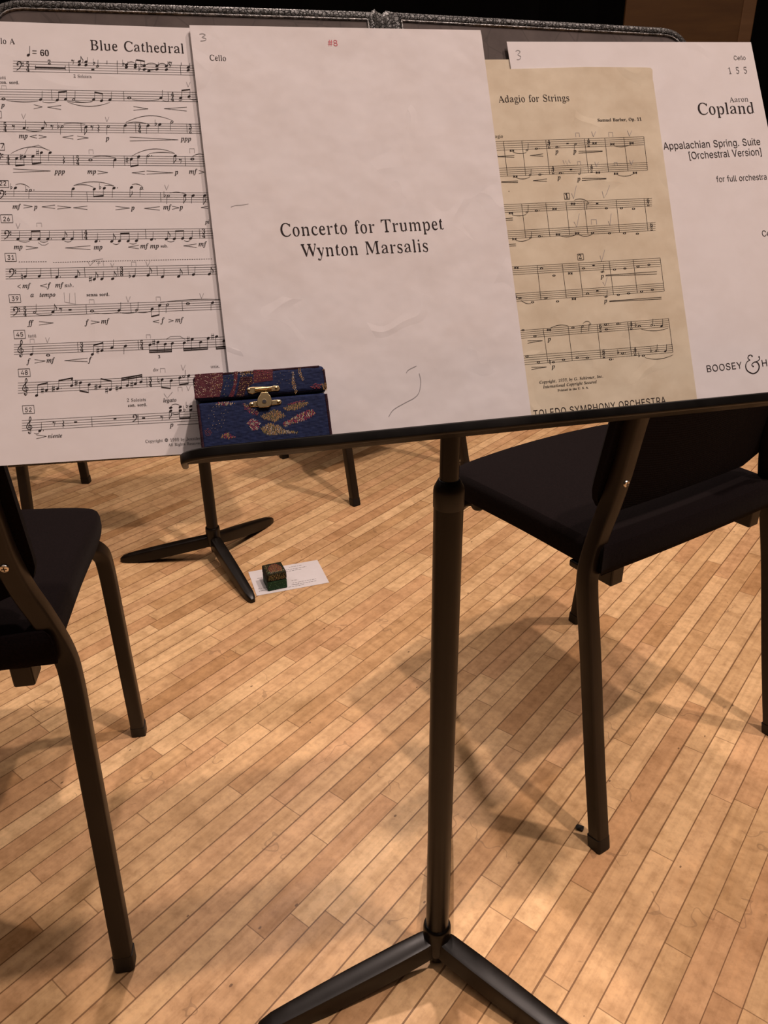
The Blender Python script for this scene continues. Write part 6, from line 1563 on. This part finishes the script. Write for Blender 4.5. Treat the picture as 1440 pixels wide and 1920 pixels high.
A, B_ = (60, 548, 592, 820, 523, 563), (80, 681, 722, 838, 652, 690)
system(m, A, B_, [(68, 88), (117, 138), (209, 229), (329, 349), (522, 543), (624, 643), (719, 741), (819, 838)])
m.staff = A
m.run('v 160 593; s 165 600 232 602 6; h 235 590 u556; w 282 583 .; M 346 4 2; w 385 575 .; 2 438 557; h 478 560 d592; M 544 4 2; v 573 555; v 662 560; s 668 568 755 562 8; v 758 555; N 478 496 504 524; V 568 510 26; N 643 663 501 523; V 748 506 28; l 88 622 172 617; l 88 623 172 626; < 250 316 617 12; l 493 595 613 594; l 493 605 613 597')
m.words('p', 'bi', 75, 628, 22)
m.words('p', 'bi', 379, 607, 22)
m.words('p', 'bi', 469, 606, 22)
m.staff = B_
m.run('v 177 722; s 182 728 250 724 8; h 250 715 u685; w 300 712 .; M 366 4 2; w 402 705 .; 2 455 687; h 498 708 u680; M 559 4 2; v 590 702; v 680 708; s 690 714 770 708 9; v 775 703; K 415 640 422 660 428 642 436 662 444 638 452 655; N 487 502 647 662; V 583 661 24; N 670 686 652 666; V 757 651 24; l 107 748 190 744; l 107 751 190 752; < 265 335 743 12; l 510 731 632 731; l 510 742 632 734')
m.words('p', 'bi', 90, 757, 22)
m.words('p', 'bi', 390, 737, 22)
m.words('p', 'bi', 489, 744, 22)
m.run('K 458 806 468 832 482 768; K 611 796 620 830 634 806 648 766; R 420 806 446 836')
m.words('1', 'bold', 426, 831, 22)
ink.ell(*m.P(145, 796), 0.9, 0.8, n=8)
m = Music(ink, pen, K2, 900, 380, 3.55, bb_slope)
A, B_ = (100, 10, 50, 860, -23, 16), (118, 142, 181, 878, 99, 138)
system(m, A, B_, [(106, 130), (208, 229), (329, 350), (430, 449), (520, 540), (681, 698), (821, 840)])
m.staff = A
m.run('v 155 52; s 160 60 232 58 6; h 235 47 u10; w 282 40 .; v 373 30; v 465 5; s 470 -12 540 -6 -10; h 540 2 d34; 2 586 4; w 632 27; w 707 27; w 768 30; M 842 6 2; l 115 79 165 76; l 115 88 165 86; K 470 95 484 122 497 54; N 556 582 84 108; K 641 92 650 115 656 54')
m.staff = B_
m.run('v 172 181; s 180 188 250 180 8; h 252 175 u143; w 298 168 .; v 390 158; s 398 164 482 158 9; v 486 152; s 495 160 562 158 8; w 563 150; w 648 152; w 723 152; w 787 155; M 859 6 2; l 130 209 180 206; l 132 217 180 215')
A, B_ = (140, 322, 361, 902, 276, 318), (160, 456, 494, 920, 402, 442)
system(m, A, B_, [(146, 166), (286, 305), (411, 432), (494, 515), (646, 668), (766, 787), (901, 922)])
m.staff = A
m.run('v 182 325; w 308 328; w 370 364; v 452 353; w 518 328; 2 568 313; h 612 345 u310 -; w 673 334; w 725 328; w 790 318; w 845 310; R 487 257 516 287; K 600 264 608 294 624 235; l 628 362 885 344; l 628 366 885 356')
m.words('2', 'bold', 494, 281, 20)
m.words('p', 'bi', 606, 377, 22)
m.staff = B_
m.run('_ 183 473; w 200 476; s 205 488 256 503 7; w 263 497; w 330 476; w 388 493; v 470 480; w 538 455; 2 587 440; h 630 470 u436 -; w 692 460; w 743 453; w 808 443; w 862 435; K 614 396 625 416 636 371; l 647 491 908 472; l 647 494 908 481')
m.words('p', 'bi', 623, 500, 22)
A, B_ = (188, 640, 679, 943, 579, 619), (206, 766, 811, 963, 709, 748)
system(m, A, B_, [(193, 215), (316, 340), (441, 462), (586, 605), (739, 758), (943, 965)])
m.staff = A
m.run('w 215 637; w 275 667; v 345 636; s 352 626 442 616 -9; w 465 625; h 513 618 d650; s 515 604 552 600 -9; h 550 608 d642; M 603 6 2; w 628 608 .; w 690 605 .; w 632 633 .; M 757 4 2; _ 780 613; w 797 617; h 858 613 u580 .; q 908 617 u580; s 802 630 942 626 12; > 238 313 696 12')
m.words('p', 'bi', 341, 692, 22)
m.staff = B_
m.run('w 235 768; w 292 797; = 350 796; w 367 797; w 418 785; w 486 775; w 537 775; M 620 6 2; w 653 783 .; _ 692 750; w 713 752 .; M 777 4 2; _ 797 765; w 817 765; _ 857 740; h 880 742 u708 .; q 927 742 u708; s 825 774 966 760 14; > 257 333 828 12')
m.words('p', 'bi', 361, 829, 22)
m.staff = None
m.words('Copyright, 1939, by G. Schirmer, Inc.', 'bi', 298, 905, 14, 0, 0.96)
m.words('International Copyright Secured', 'bi', 317, 928, 14, 0, 0.98)
m.words('Printed in the U. S. A.', 'bold', 389, 944, 10.5, 0)
ink.seg('text_line')
ink.text('TOLEDO SYMPHONY ORCHESTRA', 'sans', (1001, 783), (1249.5, 756.5), 13.5, 0, space=40)
ink.build(M_INK, cream, CM)
pen.build(M_PENCIL, cream, CM)

# --- big cover booklet in the middle
W_CUR = 0.0085
cover, VM = sheet('sheet_music', [down(uv(355, 47, 0.0085), uv(428, 690, 0.0085)), down(uv(902, 58, 0.0085), uv(996, 777, 0.0085))] + [uv(x, y, 0.0085) for x, y in ((903, 66), (901, 56.5), (355, 47))], W_CUR, 0.0022, M_COVER,
                  'large white creased cover booklet in the middle of the folder with two centred title lines', 'sheet music')
W_CUR += 0.00018
ink, pen, red = Ink(W_CUR), Ink(W_CUR), Ink(W_CUR)
ink.auto = 'text_line'
red.auto = 'red_number'
ink.text('Concerto for Trumpet', 'serif', (525, 443.8), (832.5, 430.4), 24.5, 0, space=18)
ink.text('Wynton Marsalis', 'serif', (566, 482.5), (804.5, 471.5), 24.5, 0, space=18)
ink.text('Cello', 'serif', (392.5, 113), (424.5, 114), 10.5, 0)
red.text('#8', 'sans', (615, 85.8), (634.5, 86.3), 11.2, 0)
pen.seg('pencil_mark'); pen.line([tuple(q[:2]) for q in smooth_path([(374, 64, 0), (380, 63, 0), (385, 65.5, 0), (379, 69.5, 0), (386, 72, 0), (384.5, 75.5, 0), (376, 76.5, 0)], 5)], 1.2)
pen.seg('pencil_mark'); pen.line([tuple(q[:2]) for q in smooth_path([(762, 699, 0), (766, 693.5, 0), (781, 686, 0)], 5)], 1.1)
pen.seg('pencil_mark'); pen.line([tuple(q[:2]) for q in smooth_path([(786, 700, 0), (789, 716, 0), (785.5, 736, 0), (776, 746.5, 0), (760, 755, 0), (738, 768, 0), (729, 781, 0)], 5)], 1.2)
pen.seg('pencil_mark'); pen.line([tuple(q[:2]) for q in smooth_path([(433, 388, 0), (442, 385, 0), (452, 384.5, 0), (466, 382, 0)], 5)], 0.7)
ink.build(M_INK, cover, VM)
pen.build(M_PENCIL, cover, VM)
red.build(M_RED, cover, VM)

# ------------------------------------------------------------------ brocade boxes
M_BLUE = fabric_material('royal_blue_silk', (0.008, 0.012, 0.040), (0.013, 0.020, 0.062), 260.0, 0.6)
M_MAROON = fabric_material('maroon_brocade', (0.050, 0.012, 0.020), (0.085, 0.022, 0.030), 300.0, 0.7)
M_PIPE = fabric_material('dark_box_edging', (0.020, 0.008, 0.012), (0.032, 0.012, 0.018), 300.0, 0.8)
M_GOLD = mat('gold_thread', (0.36, 0.22, 0.085), 0.5, 0.15)
M_PALE = mat('pale_thread', (0.42, 0.34, 0.26), 0.6)
M_REDT = mat('crimson_thread', (0.24, 0.022, 0.045), 0.6)
M_MARO = mat('maroon_thread', (0.115, 0.026, 0.036), 0.6)
M_GREEN = fabric_material('dark_green_silk', (0.012, 0.032, 0.016), (0.022, 0.055, 0.026), 420.0, 0.6)
M_GREENB = fabric_material('black_green_brocade', (0.012, 0.012, 0.008), (0.030, 0.028, 0.014), 420.0, 0.7)
M_ORANGE = mat('orange_thread', (0.30, 0.075, 0.02), 0.6)
M_OLIVE = mat('olive_thread', (0.16, 0.125, 0.035), 0.6)
M_LEAF = mat('leaf_green_thread', (0.07, 0.16, 0.06), 0.6)


def inside(p, poly):
    r = False
    for i in range(len(poly)):
        (x1, y1), (x2, y2) = poly[i - 1], poly[i]
        if (y1 > p[1]) != (y2 > p[1]) and p[0] < (x2 - x1) * (p[1] - y1) / (y2 - y1) + x1:
            r = not r
    return r


class Thread:
    """short raised stitches on a plane, one mesh per colour"""
    def __init__(s, tr):
        s.tr = tr; s.d = {}; s.done = []

    def stitch(s, m, p, ln, wd, ang):
        v, f = s.d.setdefault(m, ([], []))
        c, q = cos(ang), sin(ang)
        k = len(v)
        for a, b, h in ((-ln, 0, 0), (-ln * 0.4, -wd, 0), (-ln * 0.4, wd, 0), (ln * 0.4, -wd, 0), (ln * 0.4, wd, 0), (ln, 0, 0), (0, 0, 1)):
            v.append(s.tr(p[0] + a * c - b * q, p[1] + a * q + b * c, h))
        f.extend([(k, k + 1, k + 6), (k + 1, k + 3, k + 6), (k + 3, k + 5, k + 6), (k + 5, k + 4, k + 6), (k + 4, k + 2, k + 6), (k + 2, k, k + 6)])

    def fill(s, poly, mats, sx, sy, ln, wd, ang=0.0, dens=1.0, jit=0.25):
        xs = [p[0] for p in poly]; ys = [p[1] for p in poly]
        y = min(ys); r = 0
        while y < max(ys):
            x = min(xs) + (r % 2) * sx * 0.5
            while x < max(xs):
                p = (x + random.uniform(-jit, jit) * sx, y + random.uniform(-jit, jit) * sy)
                if inside(p, poly) and random.random() < dens:
                    s.stitch(random.choice(mats), p, ln * random.uniform(0.7, 1.2), wd, ang + random.uniform(-0.15, 0.15))
                x += sx
            y += sy; r += 1
        s.done.append(s.d); s.d = {}

    def build(s, parent, M, name='embroidery'):
        for d in s.done:
            v, f, mats, idx = [], [], [], []
            for m, (a, b) in d.items():
                k = len(v)
                v += a
                f += [tuple(i + k for i in q) for q in b]
                idx += [len(mats)] * len(b)
                mats.append(m)
            if not v:
                continue
            o = obj(name, v, f, mats[0], parent, M, local=True)
            for m in mats[1:]:
                o.data.materials.append(m)
            if len(o.data.polygons) == len(idx):
                o.data.polygons.foreach_set('material_index', idx)


def rbox(x0, x1, y0, y1, z0, z1):
    return box_geo(x0, x1, y0, y1, z0, z1)


# blue box standing on the ledge, leaning on the pages; local axes: x along the ledge, y up the folder, z toward the reader
BU0, BU1, BV0, BV1, BV2, BW0, BW1 = -0.2088, -0.1098, -0.0072, 0.0298, 0.0512, 0.0090, 0.0440
BM = dmat((BU0 + BU1) / 2, BV0, BW0)
hw, dep = (BU1 - BU0) / 2, BW1 - BW0
jb = empty('keepsake_box', BM)
tag(jb, 'blue brocade box with a brass clasp, on the front stand ledge before the pages', 'box')
v, f = rbox(-hw + 0.0012, hw - 0.0012, 0, BV1 - BV0, 0.0, dep - 0.0008)
base = obj('base', v, f, M_BLUE, jb, BM, local=True, auto=0.0022)
v, f = rbox(-hw, hw, BV1 - BV0 + 0.0010, BV2 - BV0, 0.0, dep)
lid = obj('lid', v, f, M_BLUE, jb, BM, local=True, auto=0.0036)
# darker edging cords
for x, y0, y1, par in ((-hw + 0.0014, 0.002, BV1 - BV0 - 0.001, base), (hw - 0.0014, 0.002, BV1 - BV0 - 0.001, base), (-hw + 0.0010, BV1 - BV0 + 0.003, BV2 - BV0 - 0.003, lid), (hw - 0.0010, BV1 - BV0 + 0.003, BV2 - BV0 - 0.003, lid)):
    v, f = sweep([V((x, y0 + (y1 - y0) * t / 12, dep - 0.0018 + 0.0003 * sin(t * 2.1))) for t in range(13)], circle(0.0012, 8))
    obj('edging', v, f, M_PIPE, par, BM, smooth=True, local=True)
v, f = sweep([V((-hw + 0.004 + (2 * hw - 0.008) * t / 20, BV2 - BV0 - 0.0012, dep - 0.0014 + 0.0003 * sin(t * 1.7))) for t in range(21)], circle(0.0011, 8), side=V((0, 1, 0)))
obj('edging', v, f, M_PIPE, lid, BM, smooth=True, local=True)

W_CUR = BW1


def onbox(x, y):
    """detail measure (scale 4.5, corner 340,660) to box-local face coordinates"""
    p = at(340 + x / 4.5, 660 + y / 4.5)
    return (p.x - (BU0 + BU1) / 2, p.y - BV0)


def reg(*pts):
    return [onbox(*p) for p in pts]


U_ = 0.00009   # one measured unit on the box, metres
zl, zb = dep, dep - 0.0008
tl_ = Thread(lambda x, y, h: (x, y, zl + 0.00005 + h * 0.00025))
tb_ = Thread(lambda x, y, h: (x, y, zb + 0.00005 + h * 0.00025))
patch = Thread(None)


def cloth(poly, z, material, parent):
    pts = [V((p[0], p[1], z)) for p in poly]
    n = len(pts)
    ar = sum(poly[i - 1][0] * poly[i][1] - poly[i][0] * poly[i - 1][1] for i in range(n))
    fc = tuple(range(n)) if ar > 0 else tuple(range(n - 1, -1, -1))
    obj('brocade_patch', pts, [fc], material, parent, BM, local=True)


D4, D3 = 12 * U_, 9 * U_
cloth(reg((112, 190), (240, 178), (350, 172), (352, 260), (325, 378), (112, 392)), zl + 0.00006, M_MAROON, lid)
tl_.fill(reg((112, 190), (240, 178), (262, 215), (235, 300), (180, 385), (112, 392)), [M_MARO, M_MARO, M_PALE], 15 * U_, 13 * U_, 7 * U_, 2.6 * U_, -0.5)
tl_.fill(reg((262, 180), (350, 174), (350, 260), (325, 378), (215, 385), (240, 300)), [M_MARO, M_PALE, M_MARO, M_GOLD], 15 * U_, 13 * U_, 7 * U_, 2.6 * U_, 0.4)
tl_.fill(reg((355, 172), (440, 165), (450, 260), (400, 375), (330, 378), (352, 260)), [M_PALE, M_LEAF, M_GOLD], 24 * U_, 22 * U_, 7 * U_, 1.8 * U_, 0.6, 0.6)
cloth(reg((445, 166), (478, 164), (470, 260), (440, 376), (398, 378), (440, 280)), zl + 0.00006, M_MAROON, lid)
tl_.fill(reg((445, 166), (478, 164), (470, 260), (440, 376), (398, 378), (440, 280)), [M_REDT, M_MARO, M_PALE], 15 * U_, 13 * U_, 6 * U_, 2.5 * U_, 1.2)
tl_.fill(reg((488, 158), (606, 150), (606, 196), (490, 204)), [M_PALE, M_GOLD], 13 * U_, 16 * U_, 8 * U_, 3 * U_, 1.4)
cloth(reg((608, 150), (770, 145), (772, 240), (610, 262)), zl + 0.00006, M_MAROON, lid)
tl_.fill(reg((608, 150), (770, 145), (772, 200), (610, 210)), [M_MARO, M_MARO, M_REDT], 13 * U_, 13 * U_, 7 * U_, 3 * U_, 0.0)
tl_.fill(reg((608, 160), (770, 155), (772, 245), (610, 268)), [M_GOLD, M_MARO], 17 * U_, 22 * U_, 6 * U_, 2.4 * U_, 1.5)
cloth(reg((500, 208), (600, 204), (604, 268), (550, 300), (530, 372), (462, 376)), zl + 0.00006, M_PIPE, lid)
tl_.fill(reg((500, 208), (605, 202), (610, 270), (545, 300), (530, 372), (462, 376)), [M_GOLD, M_MARO, M_GOLD], 17 * U_, 17 * U_, 7 * U_, 2.6 * U_, 0.5)
tl_.fill(reg((780, 150), (930, 148), (925, 260), (860, 300), (785, 270)), [M_PALE], 34 * U_, 32 * U_, 4 * U_, 1.6 * U_, 0.4, 0.6)
tl_.fill(reg((930, 172), (950, 172), (962, 270), (985, 345), (960, 350), (935, 285)), [M_GOLD, M_PALE], 12 * U_, 10 * U_, 8 * U_, 2.6 * U_, 1.2)
tl_.fill(reg((985, 135), (1003, 133), (1015, 190), (1042, 245), (1022, 250), (995, 200)), [M_GOLD, M_GOLD, M_PALE], 12 * U_, 10 * U_, 8 * U_, 2.6 * U_, 1.2)
tl_.fill(reg((1085, 290), (1130, 268), (1180, 268), (1175, 305), (1110, 310)), [M_REDT, M_MARO], 11 * U_, 10 * U_, 7 * U_, 3 * U_, 0.1)
tl_.fill(reg((1178, 265), (1228, 255), (1232, 330), (1190, 308)), [M_GOLD], 13 * U_, 11 * U_, 9 * U_, 2.4 * U_, 1.5)
tl_.fill(reg((1150, 135), (1215, 150), (1222, 165), (1150, 145)), [M_GOLD], 16 * U_, 14 * U_, 7 * U_, 2.4 * U_, 0.4, 0.7)
tb_.fill(reg((280, 440), (330, 420), (400, 418), (465, 438), (400, 448), (330, 448)), [M_GOLD, M_PALE, M_REDT], 12 * U_, 9 * U_, 8 * U_, 2.6 * U_, 1.4)
tb_.fill(reg((260, 460), (410, 455), (380, 560), (330, 690), (270, 680), (210, 560)), [M_PALE], 30 * U_, 28 * U_, 4.5 * U_, 1.8 * U_, 0.4, 0.75)
tb_.fill(reg((520, 430), (560, 445), (600, 480), (655, 505), (650, 540), (590, 520), (540, 490)), [M_REDT, M_GOLD, M_MARO], 13 * U_, 11 * U_, 8 * U_, 3 * U_, 0.9)
tb_.fill(reg((660, 540), (720, 515), (780, 485), (850, 505), (885, 540), (840, 560), (790, 588), (700, 565)), [M_GOLD, M_GOLD, M_OLIVE], 11 * U_, 10 * U_, 9 * U_, 2.8 * U_, 1.5)
tb_.fill(reg((760, 480), (850, 490), (855, 540), (790, 520)), [M_REDT], 22 * U_, 18 * U_, 8 * U_, 3 * U_, 1.2, 0.6)
tb_.fill(reg((860, 470), (940, 440), (1030, 420), (1095, 425), (1030, 460), (960, 490), (900, 498)), [M_GOLD, M_OLIVE, M_GOLD], 11 * U_, 10 * U_, 9 * U_, 2.8 * U_, 1.3)
tb_.fill(reg((900, 440), (980, 412), (1055, 404), (1000, 425), (930, 448)), [M_REDT, M_MARO], 13 * U_, 9 * U_, 8 * U_, 2.8 * U_, 0.2)
tb_.fill(reg((550, 595), (590, 560), (640, 572), (665, 600), (650, 660), (600, 668), (575, 625)), [M_REDT, M_REDT, M_PALE], 12 * U_, 10 * U_, 8 * U_, 3.2 * U_, 0.1)
tb_.fill(reg((845, 598), (905, 575), (975, 530), (1060, 492), (1105, 482), (1132, 520), (1080, 560), (1000, 590), (930, 605), (875, 632)), [M_REDT, M_REDT, M_GOLD, M_PALE], 12 * U_, 10 * U_, 9 * U_, 3.2 * U_, 1.3)
tb_.fill(reg((665, 640), (740, 600), (830, 622), (870, 655), (985, 672), (985, 685), (850, 690), (760, 705), (700, 690)), [M_GOLD, M_GOLD, M_OLIVE, M_PALE], 11 * U_, 10 * U_, 10 * U_, 2.8 * U_, 1.5)
tb_.fill(reg((325, 725), (350, 690), (400, 678), (425, 700), (462, 722), (400, 735)), [M_REDT, M_GOLD], 12 * U_, 10 * U_, 8 * U_, 3 * U_, 1.2)
tb_.fill(reg((195, 655), (235, 640), (262, 690), (225, 715), (195, 700)), [M_MARO], 13 * U_, 11 * U_, 7 * U_, 2.6 * U_, 0.8)
tl_.build(lid, BM)
tb_.build(base, BM)

# brass clasp: hinge plate on the lid, drop tongue, keeper plate on the base
clasp = empty('clasp')
clasp.parent = jb


def plate(name, pts, z0, z1, parent, material, bev=0.0004):
    v, f = prism([onbox(*p) for p in pts][::-1], z0, z1)
    return obj(name, v, f, material, parent, BM, local=True, auto=bev)


hp_ = plate('hinge_plate', [(552, 318), (562, 302), (600, 296), (640, 296), (760, 290), (780, 286), (820, 286), (836, 312), (818, 328), (780, 330), (640, 340), (600, 356), (565, 348)], zl, zl + 0.0008, clasp, M_BRASS)
pa, pb = onbox(622, 318), onbox(760, 305)
v, f = sweep([V((pa[0] + (pb[0] - pa[0]) * t / 8, pa[1] + (pb[1] - pa[1]) * t / 8, zl + 0.0012)) for t in range(9)], circle(0.00125, 14), side=V((0, 1, 0)))
obj('hinge_barrel', v, f, M_BRASS, clasp, BM, smooth=True, local=True)
for par, pts, z in ((hp_, ((570, 320), (800, 305)), zl + 0.0008), ):
    for x, y in pts:
        p = onbox(x, y)
        v, f = lathe([(0.00105, z), (0.00095, z + 0.0005), (0.0004, z + 0.0008)], 14, p)
        obj('rivet', v, f, M_BRASS, par, BM, smooth=True, local=True)
kp = plate('keeper_plate', [(568, 440), (580, 425), (620, 416), (660, 414), (760, 408), (800, 402), (835, 402), (850, 420), (835, 440), (780, 446), (700, 456), (620, 464), (582, 462)], zb, zb + 0.0008, clasp, M_BRASS)
for x, y in ((596, 442), (820, 420)):
    p = onbox(x, y)
    v, f = lathe([(0.00125, zb + 0.0008), (0.0011, zb + 0.0014), (0.0005, zb + 0.0017)], 14, p)
    obj('rivet', v, f, M_BRASS, kp, BM, smooth=True, local=True)
tg = plate('tongue', [(670, 345), (730, 340), (738, 362), (752, 372), (768, 420), (758, 452), (735, 468), (660, 474), (640, 460), (636, 420), (648, 384), (660, 368)], zl + 0.0006, zl + 0.0018, clasp, M_BRASS, 0.0005)
p = onbox(699, 420)
v, f = lathe([(0.0019, zl + 0.0018), (0.0019, zl + 0.00195), (0.0014, zl + 0.00200)], 20, p)
obj('hole_rim', v, f, M_BRASS, tg, BM, smooth=True, local=True)
v, f = lathe([(0.00150, zl + 0.00190), (0.00148, zl + 0.00205), (0.0008, zl + 0.00207)], 20, p)
obj('keyhole', v, f, M_HOLE, tg, BM, smooth=True, local=True)

# ------------------------------------------------------------------ card and green box on the floor
cv_ = [(-0.348, 1.696), (-0.312, 1.581), (-0.140, 1.638), (-0.173, 1.753)]
cc = V((sum(p[0] for p in cv_) / 4, sum(p[1] for p in cv_) / 4))
CA = math.atan2(cv_[2][1] - cv_[1][1], cv_[2][0] - cv_[1][0])
CMx = Matrix.Translation((cc.x, cc.y, 0.0004)) @ Matrix.Rotation(CA, 4, 'Z')
v, f = box_geo(-0.0905, 0.0905, -0.0598, 0.0598, 0, 0.0005)
card = obj('printed_card', v, f, M_WHITE, None, CMx, local=True)
tag(card, 'small white printed card lying on the floor under the green box', 'card')
v, f = [], []
rows = [(-0.05, -0.018, 0.047), (0.012, 0.045, 0.047), (0.0, 0.055, 0.036), (-0.005, 0.040, 0.028), (-0.075, -0.050, 0.020), (0.004, 0.020, -0.020), (0.004, 0.064, -0.032), (0.0, 0.018, -0.040), (0.004, 0.062, -0.041), (-0.01, 0.030, -0.048), (-0.082, -0.058, -0.030), (-0.082, -0.05, -0.042)]
for x0, x1, y in rows:
    x = x0
    while x < x1:
        w = random.uniform(0.003, 0.008)
        a, b = box_geo(x, min(x + w, x1), y - 0.0008, y + 0.0008, 0.0005, 0.00062)
        k = len(v); v += a; f += [tuple(i + k for i in q) for q in b]
        x += w + 0.0018
obj('printed_lines', v, f, M_GREYINK, card, CMx, local=True)

gx = V((-0.285, 1.599)); gy = V((-0.239, 1.617))
GA = math.atan2(gy.y - gx.y, gy.x - gx.x)
GM = Matrix.Translation((gx.x, gx.y, 0.0009)) @ Matrix.Rotation(GA, 4, 'Z')
gb = empty('keepsake_box', GM)
tag(gb, 'tiny dark green brocade cube box standing on the white card on the floor', 'box')
s_ = 0.0492
v, f = box_geo(0.0004, s_ - 0.0004, 0.0004, 0.052, 0, 0.0255)
gbase = obj('base', v, f, M_GREEN, gb, GM, local=True, auto=0.002)
v, f = box_geo(0, s_, 0, 0.0524, 0.0262, 0.047)
glid = obj('lid', v, f, M_GREENB, gb, GM, local=True, auto=0.003)
tt = Thread(lambda x, y, h: (x, y, 0.0471 + h * 0.0003))
tt.fill([(0.012, 0.008), (0.040, 0.006), (0.044, 0.024), (0.034, 0.046), (0.018, 0.044), (0.009, 0.024)], [M_ORANGE, M_ORANGE, M_REDT, M_GOLD], 0.0022, 0.0019, 0.0012, 0.0005, 0.9)
tt.fill([(0.004, 0.004), (0.046, 0.004), (0.046, 0.012), (0.004, 0.012)], [M_LEAF, M_LEAF, M_PALE, M_OLIVE], 0.0026, 0.0020, 0.0013, 0.0006, 0.4, 0.8)
tt.fill([(0.002, 0.012), (0.012, 0.012), (0.012, 0.05), (0.002, 0.05)], [M_OLIVE, M_GREENB, M_GOLD], 0.0026, 0.0026, 0.0012, 0.0006, 1.2, 0.5)
tt.build(glid, GM)
tf = Thread(lambda x, y, h: (x, -0.0001 - h * 0.0003, y))
tf.fill([(0.004, 0.029), (0.046, 0.029), (0.046, 0.0445), (0.004, 0.0445)], [M_OLIVE, M_OLIVE, M_GOLD, M_GREENB], 0.0025, 0.0022, 0.0013, 0.0006, 1.5, 0.8)
tf.build(glid, GM)
tf = Thread(lambda x, y, h: (x, 0.0003 - h * 0.0003, y))
tf.fill([(0.004, 0.003), (0.046, 0.003), (0.046, 0.024), (0.004, 0.024)], [M_LEAF], 0.006, 0.0046, 0.0016, 0.0005, 0.1, 0.5)
tf.build(gbase, GM)

# ------------------------------------------------------------------ a crumb of rubber on the boards
bm = bmesh.new()
bmesh.ops.create_icosphere(bm, subdivisions=2, radius=1.0)
for q in bm.verts:
    k = 1 + 0.22 * sin(q.co.x * 5 + 1) * cos(q.co.y * 4 + q.co.z * 3)
    q.co = V((q.co.x * 0.0068 * k, q.co.y * 0.0050 * k, (q.co.z * 0.0036 * k)))
zmin = min(q.co.z for q in bm.verts)
for q in bm.verts:
    q.co.z -= zmin
me = bpy.data.meshes.new('rubber_crumb')
bm.to_mesh(me); bm.free()
me.materials.append(M_CRUMB)
cr = bpy.data.objects.new('rubber_crumb', me)
COL.objects.link(cr)
cr.location = (0.3050, 0.8765, 0.0)
cr.rotation_euler = (0, 0, -0.5)
tag(cr, 'tiny black crumb on the floorboards next to the rear leg of the right chair', 'crumb')
